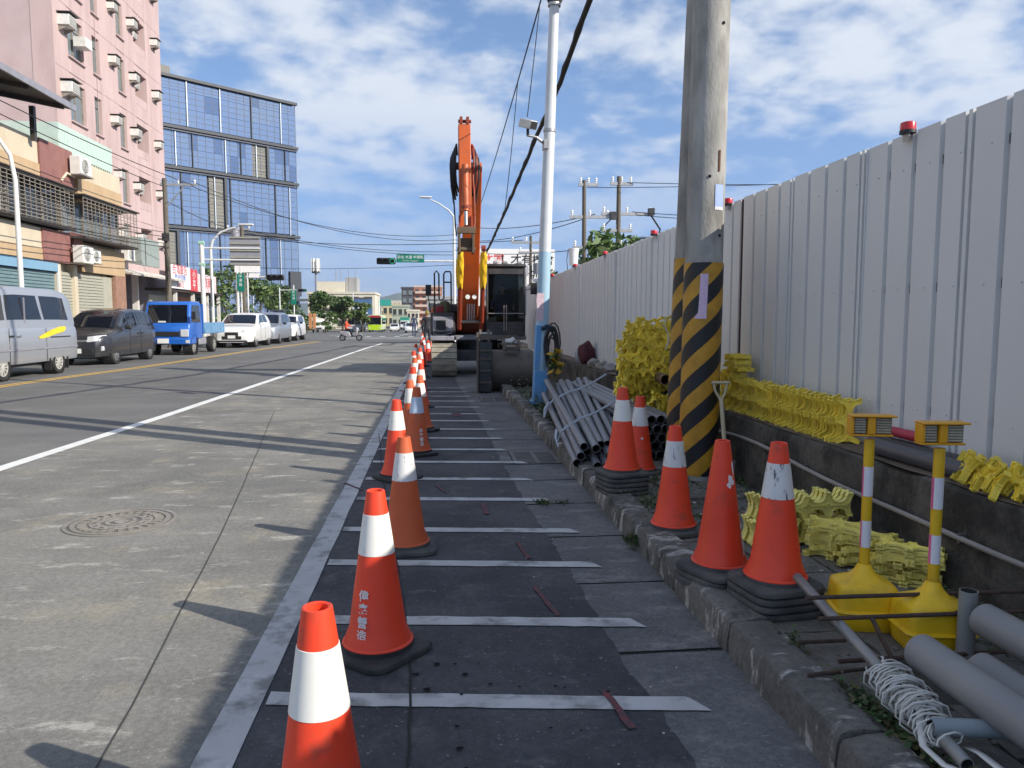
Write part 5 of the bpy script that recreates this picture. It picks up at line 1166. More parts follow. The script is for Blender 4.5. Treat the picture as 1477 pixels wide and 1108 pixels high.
for s in (-1, 1): MB().prism([(s * .56, .40), (s * .74, .44), (s * .74, .58), (s * .60, .56)], 'y', -2.0, -1.86).build('fog_light', M_lampg, t, bevel=.02)
# blue flatbed truck: cab-over
M_blue = paint('truck_blue', (.012, .115, .48), .05)
M_blue2 = mat('bed_blue', (.13, .28, .46), .6, var=.2, vsc=4, dirt=(.35, .42, .48), da=.6, ds=5)
t = thing('flatbed_truck', 'blue cab-over flatbed truck with a faded pale blue bed', 'truck', (-10.12, 31.1, 0), 0, 'vehicles queueing on the far lane')
hw = .85
prof = [(-1.72, .42), (-1.76, .6), (-1.76, 1.02), (-1.70, 1.15), (-1.42, 1.95), (-1.30, 2.04), (-.30, 2.06), (-.22, 2.0), (-.18, 1.2), (-.18, .62), (-.95, .62), (-.98, .42)]
m_ = MB(); n = len(prof); xs = [(-hw, .04), (-hw + .05, 0), (hw - .05, 0), (hw, .04)]; v = []
for x, ins in xs:
    for (y, z) in prof: v.append((x * (1 - max(0, z - 1.2) * .06), y + (ins if y < -1.3 else -ins * .3), z - (ins * .6 if z > 1.9 else 0)))
f = [(q * n + i, q * n + (i + 1) % n, (q + 1) * n + (i + 1) % n, (q + 1) * n + i) for q in range(3) for i in range(n)] + [tuple(range(n)), tuple(range(4 * n - 1, 3 * n - 1, -1))]
m_.add(v, f); cabt = m_.build('cab', M_blue, t, bevel=.02)
dirv = Vector((0, .28, .80)).normalized(); nrm = Vector((0, -.80, .28)).normalized()
b = MB(); c0 = Vector((0, -1.66, 1.22)) + nrm * .012
P = [Vector((-.74, 0, 0)) + c0, Vector((.74, 0, 0)) + c0, Vector((.70, 0, 0)) + c0 + dirv * .72, Vector((-.70, 0, 0)) + c0 + dirv * .72]; b.add(P + [p + nrm * .008 for p in P], [(0, 1, 2, 3), (4, 5, 6, 7), (0, 1, 5, 4), (1, 2, 6, 5), (2, 3, 7, 6), (3, 0, 4, 7)]); b.build('windscreen', M_glass, cabt)
MB().b2((-.3, -1.70, 1.24), (-.02, -1.688, 1.30)).build('paper_on_dash', M_plate, cabt)
for s in (-1, 1):
    q = s * (hw - .012 if s else 0); m_ = MB(); P = [(-1.52, 1.25), (-.42, 1.25), (-.42, 1.9), (-1.30, 1.9)]; m_.add([(s * (hw + .006 - max(0, z - 1.2) * .055), y, z) for y, z in P], [(0, 1, 2, 3)]); m_.build('side_window', M_glass, cabt, fix=False)
    MB().b2((s * .52, -1.80, .70), (s * .82, -1.757, .98)).build('headlight', M_lampg, t, bevel=.02); MB().b2((s * .70, -1.82, .46), (s * .84, -1.74, .58)).build('fog_light', M_lampg, t, bevel=.01)
    b = MB(); b.path([(s * .80, -1.62, 1.4), (s * 1.0, -1.78, 1.5), (s * 1.02, -1.78, 1.3)], .014, 6); b.box((s * 1.02, -1.78, 1.5), (.14, .05, .3)); b.build('mirror', M_trim, t)
    wheel(t, s * .73, -1.22, .33, .19, s, mat('steel_rim', (.35, .34, .31), .6, .3), 8); wheel(t, s * .70, 1.42, .33, .26, s, mat('steel_rim', (.35, .34, .31), .6, .3), 8)
    m_ = MB(); m_.cyl((s * .52, -1.22, .36), (s * .862, -1.22, .36), .40, n=24, caps=False); m_.build('wheel_arch', M_trim, t, fix=False)
MB().b2((-.84, -1.81, .42), (.84, -1.745, .64)).build('bumper', M_blue, t, bevel=.03)
MB().b2((-.48, -1.785, .72), (.48, -1.755, .90)).build('grille', M_trim, t, bevel=.01)
MB().b2((-.30, -1.845, .46), (.10, -1.815, .64)).build('number_plate', M_plate, t)
MB().b2((-.36, -.9, .48), (.36, 2.6, .60)).build('chassis', M_trim, t)
MB().b2((-.88, -.06, .78), (.88, 2.75, .86)).build('bed_floor', M_blue2, t)
for s in (-1, 1):
    sd = MB().b2((s * .90, -.06, .80), (s * .865, 2.75, 1.22)).build('side_board', M_blue2, t)
    for k in range(7): MB().b2((s * .902, .1 + k * .4, .82), (s * .918, .14 + k * .4, 1.20)).build('stake', M_blue2, sd)
MB().b2((-.86, 2.72, .80), (.86, 2.755, 1.22)).build('tail_board', M_blue2, t)
b = MB(); b.b2((-.86, -.12, .8), (.86, -.075, 1.25)); 
for x in (-.84, 0, .84): b.b2((x - .03, -.11, 1.25), (x + .03, -.085, 1.95))
b.b2((-.86, -.112, 1.9), (.86, -.083, 1.96)); b.build('head_board', M_blue, t)
MB().b2((-.80, -.6, .36), (-.5, .5, .62)).build('fuel_tank', M_exg, t, bevel=.03); MB().b2((.5, -.5, .36), (.82, .4, .64)).build('tool_box', M_exg, t, bevel=.03)
# white SUV
M_white = paint('suv_white', (.72, .72, .71), 0, .3)
t = car('suv', 'white sport utility car with a wide black spindle grille', 'car', (-9.55, 38.5, 0), 0, M_white, 1.86,
    [(-2.32, .70), (-2.2, .84), (-2.0, .94), (-1.6, 1.0), (1.7, 1.0), (2.1, .95), (2.3, .85)],
    [(-2.32, .74), (-2.24, .88), (-2.0, .97), (-1.3, 1.05), (-.8, 1.1), (1.2, 1.16), (2.3, 1.12)],
    [(-1.05, 1.08), (-.25, 1.55), (.1, 1.64), (.8, 1.65), (1.5, 1.56), (2.1, 1.22)], (-1.38, 1.34), .365,
    [(-.55, .42, -.12, .38), (.5, 1.35, .46, 1.08)], (-.98, -.28), bot=.26, lamp=(.46, .86, .74, .84, 1), grille=[(-.30, .30, .56, .74, M_trim), (-.44, .44, .40, .555, M_trim), (-.70, .70, .29, .36, M_trim)], plate=.52, mirror=(-.5, 1.12, M_white), tw=.23, win_lo=.2, win_hi=.86)
doors(t, 1.86, (-.5, .46), .34, 1.05, ((.3, .95, M_white), (1.1, .98, M_white)))
# silver wagon
t = car('wagon', 'silver grey people carrier between the two white cars', 'car', (-9.42, 43.6, 0), 0, paint('wagon_silver', (.30, .32, .36), .4), 1.76,
    [(-2.2, .72), (-2.1, .86), (-1.8, .96), (-1.4, 1.0), (1.7, 1.0), (2.1, .96), (2.25, .9)],
    [(-2.2, .80), (-2.0, .93), (-1.3, 1.02), (-.8, 1.08), (2.25, 1.12)],
    [(-1.2, 1.04), (-.3, 1.58), (.1, 1.70), (1.3, 1.70), (1.95, 1.60), (2.22, 1.2)], (-1.35, 1.38), .32,
    [(-.7, .42, -.25, .40), (.5, 1.35, .48, 1.28), (1.45, 1.95, 1.38, 1.75)], (-1.1, -.34), bot=.25, lamp=(.45, .76, .72, .84, 1), grille=[(-.4, .4, .6, .72, M_trim), (-.6, .6, .34, .46, M_trim)], plate=.46, mirror=(-.6, 1.1, M_trim), win_lo=.18, win_hi=.86)
# small white car
t = car('hatchback', 'small white crossover at the head of the parked queue', 'car', (-9.40, 48.6, 0), 0, M_white, 1.72,
    [(-2.05, .72), (-1.95, .85), (-1.7, .95), (-1.3, 1.0), (1.6, 1.0), (1.95, .95), (2.05, .88)],
    [(-2.05, .86), (-1.9, .98), (-1.1, 1.05), (-.7, 1.08), (2.05, 1.12)],
    [(-1.0, 1.06), (-.25, 1.5), (.1, 1.6), (1.1, 1.6), (1.7, 1.5), (2.0, 1.2)], (-1.28, 1.25), .33,
    [(-.55, .42, -.15, .40), (.5, 1.4, .48, 1.2)], (-.92, -.3), bot=.27, lamp=(.45, .74, .76, .88, 1), grille=[(-.42, .42, .56, .72, M_trim), (-.6, .6, .34, .44, M_trim)], plate=.46, mirror=(-.5, 1.1, M_trim), win_lo=.2, win_hi=.86)
# ------------------------------------------------------------ left side: shop house, pink flats, glass tower
M_cream = mat('cream_tile', (.60, .52, .39), .7, var=.06, vsc=2, dirt=(.40, .30, .2), da=.4, ds=1.5, stretch=(1, 1, .4))
M_ochre = mat('ochre_tile', (.50, .36, .215), .7, var=.06, vsc=2, dirt=(.36, .22, .12), da=.4, ds=1.5, stretch=(1, 1, .4))
M_maroon = mat('maroon_tile', (.27, .125, .11), .7, var=.1, vsc=3, dirt=(.14, .05, .05), da=.4, ds=2)
M_mint = mat('mint_sheet', (.50, .62, .56), .5, var=.05, dirt=(.35, .45, .40), da=.4, ds=1.5)
M_pink = mat('pink_tile', (.53, .395, .38), .65, var=.08, vsc=1, dirt=(.36, .25, .235), da=.65, ds=.9, stretch=(1, 1, .25), lo=.5, hi=.75)
M_pinks = mat('pink_tile_side', (.50, .38, .375), .7, var=.05, vsc=1.5, dirt=(.42, .29, .28), da=.4, ds=1)
M_dkroof = mat('dark_canopy', (.05, .04, .037), .7, var=.2, dirt=(.1, .08, .07), da=.5)
M_frame = mat('dark_window_frame', (.05, .045, .04), .5)
M_bars = mat('cage_bars', (.30, .27, .23), .6, .2, var=.2, vsc=4, dirt=(.12, .08, .06), da=.5)
M_wing = glass_mat('window_glass', (.16, .19, .20), .08, .5)
M_win2 = glass_mat('dim_window', (.05, .055, .055), .1, .5)
M_ac = mat('ac_white', (.70, .69, .65), .5, var=.05, dirt=(.4, .37, .32), da=.4, ds=4)
M_acd = mat('ac_grille', (.09, .09, .09), .6)
M_shut = mat('shutter_cream', (.44, .43, .35), .55, .1, var=.12, vsc=2, dirt=(.28, .25, .18), da=.5, ds=2)
M_shutb = mat('shutter_teal', (.17, .26, .28), .55, .1, var=.12, vsc=2, dirt=(.2, .25, .26), da=.5)
M_bluep = mat('blue_fascia', (.20, .36, .50), .5, var=.05)
def ac_unit(label, x, y, z, s=1.0, kind='window', grp='air conditioners on the facades'):
    t = thing('air_conditioner', label, 'air conditioner', (x, y, z), 0, grp); t.scale = (s, s, s)
    if kind == 'window':
        MB().b2((-.25, -.33, -.22), (.42, .33, .22)).build('casing', M_ac, t, bevel=.02)
        g = MB(); g.b2((.4205, -.29, -.17), (.43, .29, .17)); g = g.build('grille', M_acd, t)
        for k in range(6): MB().b2((.431, -.29, -.15 + k * .055), (.438, .29, -.125 + k * .055)).build('slat', M_ac, g)
        for sy in (-1, 1): MB().prism([(-.25, -.24), (.40, -.24), (-.25, -.55)], 'y', sy * .26 - .015, sy * .26 + .015).build('bracket', M_bars, t)
        MB().b2((-.25, -.40, .27), (.52, .40, .30)).build('rain_hood', M_frame, t)
    else:
        MB().b2((-.0, -.45, -.33), (.38, .45, .33)).build('casing', M_ac, t, bevel=.02)
        f = MB(); f.lathe([(0, 0), (.26, 0), (.26, .01), (0, .012)], 24, (.382, -.08, 0), M=Matrix.Rotation(R(90), 3, 'Y')); f = f.build('fan_guard', M_acd, t, smooth=40)
        for k in range(4): MB().lathe([(.05 + k * .06, .012), (.06 + k * .06, .018), (.07 + k * .06, .012)], 24, (.382, -.08, 0), M=Matrix.Rotation(R(90), 3, 'Y')).build('guard_ring', M_ac, f)
        MB().b2((-.2, -.42, -.36), (.45, .42, -.332)).build('shelf', M_bars, t)
    return t
# ---- shop house
FX = -14.0
sh_ = thing('shop_house', 'cream and ochre shop house with maroon tiles and caged windows', 'building', (FX, 30, 0))
def sb(x0, y0, z0, x1, y1, z1, name, m, par=None, bevel=0.0):
    return MB().b2((x0, y0 - 30, z0), (x1, y1 - 30, z1)).build(name, m, par or sh_, bevel=bevel)
sb(-10, 6, 0, -.30, 35.6, 7.7, 'wall', M_cream)
for (y0, y1, z0, z1, m, d) in ((6, 28.55, 6.84, 7.70, M_cream, .04), (6, 28.6, 6.36, 6.838, M_ochre, .06), (6, 28.5, 3.9, 4.6, M_cream, .04), (6, 28.55, 3.48, 3.898, M_ochre, .06), (28.6, 31.0, 6.30, 7.76, M_maroon, .10), (28.5, 30.5, 3.46, 4.62, M_maroon, .10), (31.5, 35.6, 6.0, 6.9, M_ochre, .04), (31.8, 35.5, 6.902, 7.6, M_cream, .03), (31.6, 35.6, 3.25, 4.3, M_ochre, .05), (30.9, 31.6, 3.46, 4.7, M_maroon, .06)):
    sb(-.29, y0, z0, d, y1, z1, 'tile_band', m)
for y in (29.7, 31.0, 34.7): sb(-.28, y - .13, 0, .02, y + .13, 3.46, 'pier', M_ochre if y > 32 else M_cream)
sb(-.28, 34.55, 0, .06, 35.6, 3.24, 'pier', mat('brown_brick', (.30, .17, .12), .8, var=.2, vsc=6))
# ground-floor shutters: each slat a strip of its own
def shutter(y0, y1, z1, m, n=26):
    o = sb(-.27, y0, 0, -.12, y1, z1, 'shutter', m); h = z1 / n
    me = MB().b2((-.118, y0 - 30, .0), (-.085, y1 - 30, h * .72)).mesh('slat', True); me.materials.append(m)
    for k in range(n): obj_of(me, 'slat', o, (0, 0, k * h))
shutter(24.0, 29.55, 3.1, M_shutb); shutter(15, 23.6, 3.1, M_shutb)
sb(-.25, 12, 3.12, .05, 29.55, 3.45, 'fascia', M_bluep); shutter(29.85, 33.6, 3.15, M_shut); sb(-.26, 33.65, 0, -.1, 34.5, 3.15, 'side_door', M_shut)
sb(-.02, 29.56, 0, .05, 29.66, 3.4, 'drain_pipe', M_ac)
# first-floor caged window galleries
def cage(y0, y1, z0, z1, dep, bay, mw):
    g = sb(-.285, y0, z0, -.26, y1, z1, 'window', mw)
    ny = max(2, int((y1 - y0) / bay)); 
    for k in range(ny + 1): sb(-.255, y0 + (y1 - y0) * k / ny - .03, z0, -.2, y0 + (y1 - y0) * k / ny + .03, z1, 'window_frame', M_bars, g)
    for k in range(ny):
        if random.random() < .5: sb(-.256, y0 + (y1 - y0) * (k + .1) / ny, z0 + .05, -.252, y0 + (y1 - y0) * (k + .8) / ny, z0 + (z1 - z0) * random.uniform(.4, .9), 'curtain', random.choice((M_cream, M_exg, M_shut)), g)
    c = sb(dep - .04, y0, z1 - .05, dep, y1, z1, 'window_cage', M_bars); nv = int((y1 - y0) / .34)
    for k in range(nv + 1): y = y0 + (y1 - y0) * k / nv; sb(dep - .02, y - .011, z0, dep, y + .011, z1 - .052, 'upright', M_bars, c)
    nh = 11
    for k in range(nh): z = z0 + .06 + (z1 - z0 - .15) * k / (nh - 1); sb(dep + .001, y0, z - .011, dep + .019, y1, z + .011, 'crossbar', M_bars, c)
    sb(-.25, y0, z0 - .09, dep + .03, y1, z0 - .002, 'sill_tray', M_dkroof, c); sb(-.25, y0 - .1, z1 + .004, dep + .1, y1 + .1, z1 + .05, 'cage_roof', M_dkroof, c)
cage(14, 30.4, 4.80, 6.24, .35, 1.1, M_win2); cage(30.6, 35.75, 4.55, 6.08, .60, .8, M_wing)
# mint roof box, rear parapet, canopy
o = sb(-3, 30.3, 7.72, -.05, 35.0, 8.72, 'roof_box', M_mint)
me = MB().b2((-.049, -.012, 7.62), (-.02, .012, 8.70)).mesh('rib', True); me.materials.append(M_mint)
for k in range(22): obj_of(me, 'rib', o, (0, .35 + k * .21, 0))
sb(-9, 8, 7.72, -2.2, 30.2, 8.6, 'rear_wall', M_pinks); sb(-2.2, 8, 7.72, -1.9, 29.0, 8.15, 'parapet', M_exg)
cn = MB().prism([(1.45, 8.64), (1.45, 8.78), (-6, 10.2), (-6, 10.06)], 'y', 8 - 30, 28.3 - 30); cn.build('canopy', M_dkroof, sh_)
cn = MB()
for k in range(9): cn.prism([(1.40, 8.50), (1.40, 8.637), (-5.9, 10.03), (-5.9, 9.88)], 'y', 10 + k * 2.2 - 30, 10.1 + k * 2.2 - 30)
cn.build('canopy_rafter', M_dkroof, sh_)
sb(.15, 27.9, 7.5, .3, 28.06, 8.66, 'canopy_post', M_frame); sb(.15, 20, 7.5, .3, 20.15, 8.66, 'canopy_post', M_frame)
sb(1.455, 8, 8.60, 1.52, 28.32, 8.80, 'gutter', M_exg)
ac_unit('large outdoor air conditioner below the mint roof box', -13.8, 31.0, 7.20, 1.05, 'split'); ac_unit('outdoor air conditioner above the cream shutter', -13.75, 30.75, 3.84, 1.0, 'split'); ac_unit('shaded outdoor air conditioner beside the cream shutter one', -13.8, 31.8, 3.85, .8, 'split')
b = MB(); b.path([(.12, -.02 - .0, 6.5), (.16, .35, 6.85), (.2, .9, 6.8)], .05, 8); b.build('bent_duct', M_cream, sh_, smooth=60)
# ---- pink block of flats
PXX = -17.0
pk = thing('flats_building', 'tall pink tiled block of flats with many window air conditioners', 'building', (PXX, 43.4, 0))
def pb(x0, y0, z0, x1, y1, z1, name, m, par=None, bevel=0.0): return MB().b2((x0, y0 - 43.4, z0), (x1, y1 - 43.4, z1)).build(name, m, par or pk, bevel=bevel)
pb(-14, 36.72, 0, -.95, 50.2, 31, 'core', M_pinks)
openA = []; FL = [5.95 + 2.96 * k for k in range(-1, 9)]          # air-conditioner height of each storey
cols = [(37.0, 38.0, 'w'), (38.02, 39.6, 'W'), (40.6, 41.4, 'n'), (43.6, 44.5, 'n'), (45.95, 47.7, 'B')]
ys = [36.7, 38.02, 39.62, 40.6, 41.42, 43.6, 44.52, 45.95, 47.72, 50.2]
solid = [(36.7, 38.02), (39.62, 40.6), (41.42, 43.6), (44.52, 45.95), (47.72, 50.2)]; holes = [(38.02, 39.62), (40.6, 41.42), (43.6, 44.52), (45.95, 47.72)]
for a, c in solid: pb(-.94, a, 0, 0, c, 31, 'pier', M_pink)
for a, c in holes:
    zs = [4.0]
    for z in FL[1:]: zs += [z - 1.2, z + .65]
    zs.append(31)
    for k in range(0, len(zs), 2): pb(-.94, a + .002, zs[k] if k else 0, -.02, c - .002, zs[k + 1], 'spandrel', M_pink)
for a, c in ((38.0, .0), (41.0, 0), (43.0, 0), (45.3, 0), (48.3, 0)): pb(.001, a - .015, 4, .012, a + .015, 31, 'joint_line', M_pinks)
for z in FL: pb(.001, 36.75, z + 1.0, .012, 50.15, z + 1.03, 'joint_line', M_pinks)
for i, z in enumerate(FL[1:]):
    for a, c in holes[:3]:
        g = pb(-.20, a + .05, z - 1.15, -.17, c - .05, z + .60, 'window', M_wing)
        for yy in ([a + .06, (a + c) / 2, c - .06] if c - a > 1 else [a + .06, c - .06]): pb(-.168, yy - .03, z - 1.18, -.12, yy + .03, z + .63, 'frame', M_bars, g)
        for zz in (z - 1.15, z + .18, z + .60): pb(-.167, a + .09, zz - .025, -.125, c - .09, zz + .025, 'frame', M_bars, g)
        pb(-.1, a - .05, z - 1.26, .09, c + .05, z - 1.203, 'sill', M_pinks, g)
    g = pb(-.93, 46.0, z - 1.15, -.90, 47.65, z + .6, 'window', M_win2); pb(-.3, 45.96, z - 1.19, -.02, 47.70, z - .75, 'balcony_wall', M_pink)
    nm = 'first second third fourth fifth sixth seventh eighth ninth'.split()[i]
    for (yy, q, x) in ((42.75, 'by the narrow window', -16.95), (45.25, 'beside the recess', -16.95), (46.9, 'inside the balcony recess', -17.55), (48.85, 'near the right corner', -16.95)):
        if z < 23: ac_unit('window air conditioner %s on the %s tier of the pink flats' % (q, nm), x, yy + jit(.12), z + jit(.12), random.uniform(.74, .9))
    if i in (2, 3): ac_unit('window air conditioner left of the wide window, %s tier of the pink flats' % nm, -16.95, 37.5, z + .1, 1.1)
    if i % 2 == 1: pb(.0, 38.6, z - .6, .55, 39.3, z - .15, 'hung_ac_box', M_ac)
# lower shop at the foot of the flats
pb(-1, 36.8, 0, 1.6, 44.2, .12, 'step', M_exg); pb(-1, 36.75, 3.7, 1.9, 44.3, 4.1, 'arcade_slab', M_pink)
pb(1.0, 37.3, .1, 1.3, 37.5, 3.7, 'arcade_post', M_ac); pb(1.0, 41.6, .1, 1.3, 41.75, 3.7, 'arcade_post', M_ac)
pb(-.4, 37.6, .1, -.3, 41.4, 3.5, 'shop_front', mat('shop_green', (.11, .24, .17), .6, var=.5, vsc=1.3, dirt=(.35, .07, .07), da=.9, ds=.9, lo=.52, hi=.58)); pb(-.4, 41.8, .1, -.28, 44.0, 3.5, 'red_board', mat('red_shopboard', (.45, .08, .03), .6, var=.4, vsc=1.5, dirt=(.6, .3, .05), da=.8, ds=1.0, lo=.55, hi=.6))
MB().prism([(1.2, 3.72), (2.9, 3.42), (2.9, 3.50), (1.2, 3.85)], 'y', 36.9 - 43.4, 44.3 - 43.4).build('awning', mat('awning_cream', (.50, .46, .40), .6, var=.15, dirt=(.3, .26, .22), da=.5), pk)
m_ = MB()
for k in range(15): m_.prism([(1.5, 3.86), (2.88, 3.505), (2.88, 3.53), (1.5, 3.885)], 'y', 36.95 + k * .5 - 43.4, 37.05 + k * .5 - 43.4)
m_.build('awning_rib', M_ac, pk)
pb(1.3, 38.3, 4.12, 1.34, 40.5, 5.5, 'mesh_window', M_win2)
for k in range(12): pb(1.36, 38.3 + k * .2, 4.12, 1.38, 38.32 + k * .2, 5.5, 'grille_bar', M_bars)
for k in range(7): pb(1.381, 38.3, 4.15 + k * .2, 1.40, 40.5, 4.17 + k * .2, 'grille_bar', M_bars)
pb(1.0, 40.7, 4.12, 1.9, 43.2, 5.55, 'panel_box', mat('grey_green_panel', (.27, .31, .29), .6, var=.08)); pb(.9, 41.2, 4.12, 1.92, 41.25, 5.56, 'panel_joint', M_frame)
ac_unit('outdoor air conditioner over the awning of the pink flats', -15.0, 38.3, 4.45, .9, 'split')
# ---- row of low shops with signboards beyond the flats
lw = thing('low_shop', 'low shop row with a white and red signboard beyond the pink flats', 'building', (-14.5, 47, 0))
MB().b2((-6, -4.2, 0), (-1.2, 6.5, 3.9)).build('wall', M_exg, lw); MB().b2((-1.3, -4.2, 2.9), (-.1, 6.5, 3.05)).build('canopy', M_dkroof, lw)
for y in (-2.5, .6, 3.4, 6): MB().b2((-.4, y, 0), (-.2, y + .12, 2.9)).build('post', M_ac, lw)
for y0, y1, m in ((-4.1, .2, M_shut), (.4, 3.3, mat('orange_door', (.45, .2, .1), .6)), (3.6, 6.3, M_win2)): MB().b2((-1.19, y0, 0), (-1.1, y1, 2.7)).build('shop_front', m, lw)
M_signw = mat('sign_white', (.76, .76, .76), .5, var=.03); M_signr = mat('sign_red', (.55, .05, .06), .5); M_signb = mat('sign_blue', (.06, .13, .45), .5); M_signk = mat('sign_black', (.02, .02, .02), .5)
def signboard(name, label, y0, y1, z0, z1, x, m, lines):
    t = thing(name, label, 'signboard', (x, (y0 + y1) / 2, (z0 + z1) / 2)); MB().b2((-.12, y0 - (y0 + y1) / 2, (z0 - z1) / 2), (.0, (y1 - y0) / 2, (z1 - z0) / 2)).build('board', m, t)
    for txt, sz, dz, mm in lines: put_text('lettering', txt, sz, frame((.006, 0, dz), (0, 1, 0)), mm, t, bold=.004)
    return t
signboard('signboard', 'white signboard with red and blue characters over the low shop', 42.8, 46.4, 3.05, 4.35, -14.5, M_signw, (('合鴻廣告', .62, .38, M_signr), ('門市招牌', .46, -.1, M_signb), ('2-9012', .42, -.45, M_signr)))
signboard('signboard', 'red signboard with white characters next to the white one', 46.45, 47.7, 3.0, 4.3, -14.5, M_signr, (('小', .6, .3, M_signw), ('平', .6, -.3, M_signw)))
signboard('signboard', 'pale pink signboard with red strip at the end of the low shops', 47.75, 51.6, 3.0, 4.1, -14.5, mat('sign_pink', (.72, .55, .55), .5), (('修車', .7, 0, M_signr),))
# ---- glass office tower
M_pane = glass_mat('tower_glass', (.34, .42, .55), .04, .6, metal=.82)
M_pane2 = glass_mat('tower_glass_dark', (.22, .29, .42), .05, .6, metal=.82)
M_mull = mat('tower_mullion', (.06, .075, .11), .5); M_fin = mat('tower_fin', (.50, .55, .60), .4, .4)
M_band = mat('tower_band', (.035, .042, .055), .5); M_louv = mat('tower_louvre', (.19, .185, .165), .7, var=.08)
gt = thing('office_tower', 'large blue glass office block with dark floor bands', 'building', (-28, 158, -1.3)); gt.rotation_euler.z = math.atan2(.656, .755)
# local frame: x runs left (negative) from the right corner along the facade, -y faces the street
HT = 45.6; W_ = 34.0
MB().b2((-75, .35, 0), (-.3, 30, HT - .6)).build('core', M_mull, gt)
MB().b2((-75, -.0, 0), (-W_, .34, HT)).build('hidden_facade', M_pane, gt)
bands = [HT - .4, 36.5, 29.4, 18.9]
nc = 22; pwid = W_ / nc; storeys = [(0.2, 6.3), (6.35, 12.5), (12.55, 18.3), (19.4, 22.7), (22.75, 25.9), (25.95, 28.8), (29.9, 33.0), (33.05, 36.0), (37.0, 40.0), (40.05, 43.0), (43.05, HT - .9)]
me_p = {}
def louver_cell(c, z): 
    x = -(c + .5) * pwid
    return (-9.6 < x < -6.6 and 29 < z < 36.5) or (-18.2 < x < -15.4 and 18.9 < z < 29.4) or (-26.8 < x < -24.6 and z < 18.9)
for c in range(nc):
    for (z0, z1) in storeys:
        zc = (z0 + z1) / 2; k = (round(z1 - z0, 2))
        if louver_cell(c, zc): continue
        for q, mm in ((0, M_pane), (1, M_pane2)):
            if (k, q) not in me_p:
                m_ = MB(); m_.b2((-pwid / 2 + .04, -.05, -(z1 - z0) / 2), (pwid / 2 - .04, .05, (z1 - z0) / 2)); me = m_.mesh('glass_pane', True); me.materials.append(mm); me_p[(k, q)] = me
        obj_of(me_p[(k, 1 if random.random() < .16 else 0)], 'glass_pane', gt, (-(c + .5) * pwid, 0, zc), (R(jit(.35)), 0, R(jit(.35))))
for x0, x1, z0, z1 in ((-9.6, -6.6, 29.9, 36.0), (-18.2, -15.4, 19.4, 28.9), (-26.8, -24.6, 0, 18.3)):
    lv = MB().b2((x0, .0, z0), (x1, .2, z1)).build('louvre_shaft', M_louv, gt)
    for k in range(int((z1 - z0) / .6)): MB().b2((x0, -.06, z0 + k * .6), (x1, -.002, z0 + k * .6 + .35)).build('louvre', M_louv, lv)
    MB().b2((x1 + .02, -.5, z0), (x1 + .5, .2, z1)).build('shaft_edge', M_band, gt)
for z in bands: MB().b2((-W_, -.65, z - .25), (.25, .3, z + .25)).build('floor_band', M_band, gt)
for z in bands[1:]: MB().b2((-W_, -.55, z - .65), (.1, .28, z - .45)).build('floor_band', M_mull, gt)
for i in range(0, 46):
    c = i / 2
    if (i * 7 + i // 5) % 5 in (0, 2): continue
    x = -c * pwid - .2; zs = [(37, HT - .7), (29.7, 36.1), (19.2, 29), (0, 18.5)]
    z0, z1 = zs[(i * 3) % 4]; MB().b2((x - .07, -.32, z0), (x + .07, -.06, z1)).build('fin', M_fin if i % 3 else M_band, gt)
g = MB()
for (z0, z1) in storeys:
    for q in (.33, .66): g.b2((-W_, -.075, z0 + (z1 - z0) * q - .04), (0, -.055, z0 + (z1 - z0) * q + .04))
for c in range(nc + 1): g.b2((-c * pwid - .05, -.07, 0), (-c * pwid + .05, .06, HT - .7))
o = g.build('mullion_grid', M_mull, gt); o['kind'] = 'stuff'
MB().b2((-W_ - 4, 6, HT - .5), (-22, 20, HT + 3.2)).build('plant_room', M_louv, gt)
for x in (-1.2, -4.5): MB().b2((x - .3, -1.2, 0), (x + .3, -.7, 7)).build('column', M_band, gt)
MB().b2((-8, -2.5, 6.0), (.5, -.1, 6.5)).build('porch', M_band, gt); MB().b2((-2.2, -.5, 7.0), (.3, -.12, 12)).build('corner_panel', M_band, gt)
# ------------------------------------------------------------ trees
M_bark = mat('bark', (.09, .07, .05), .9, var=.3, vsc=8, bump=.5, bs=30)
def leafm(name, c):
    m = mat(name, c, .6, var=.25, vsc=1.2, rnd=.0); b = m.node_tree.nodes['Principled BSDF']; return m
M_lf1 = leafm('leaf_dark', (.035, .075, .022)); M_lf2 = leafm('leaf_mid', (.065, .12, .03)); M_lf3 = leafm('leaf_light', (.11, .16, .045))
def leaves(b, c, r, n, sz, mi=(0, 1, 2)):
    c = Vector(c)
    for _ in range(n):
        d = Vector((random.gauss(0, 1), random.gauss(0, 1), random.gauss(0, 1))).normalized(); q = random.random() ** .45
        p = c + Vector((d.x * r[0], d.y * r[1], d.z * r[2])) * q; s = sz * random.uniform(.6, 1.3)
        u = Vector((random.gauss(0, 1), random.gauss(0, 1), random.gauss(0, .7))).normalized(); v = u.cross(Vector((random.gauss(0, 1), random.gauss(0, 1), random.gauss(0, 1)))).normalized()
        b.add([p - u * s, p - v * s * .45, p + u * s, p + v * s * .45], [(0, 1, 2, 3)], random.choice(mi))
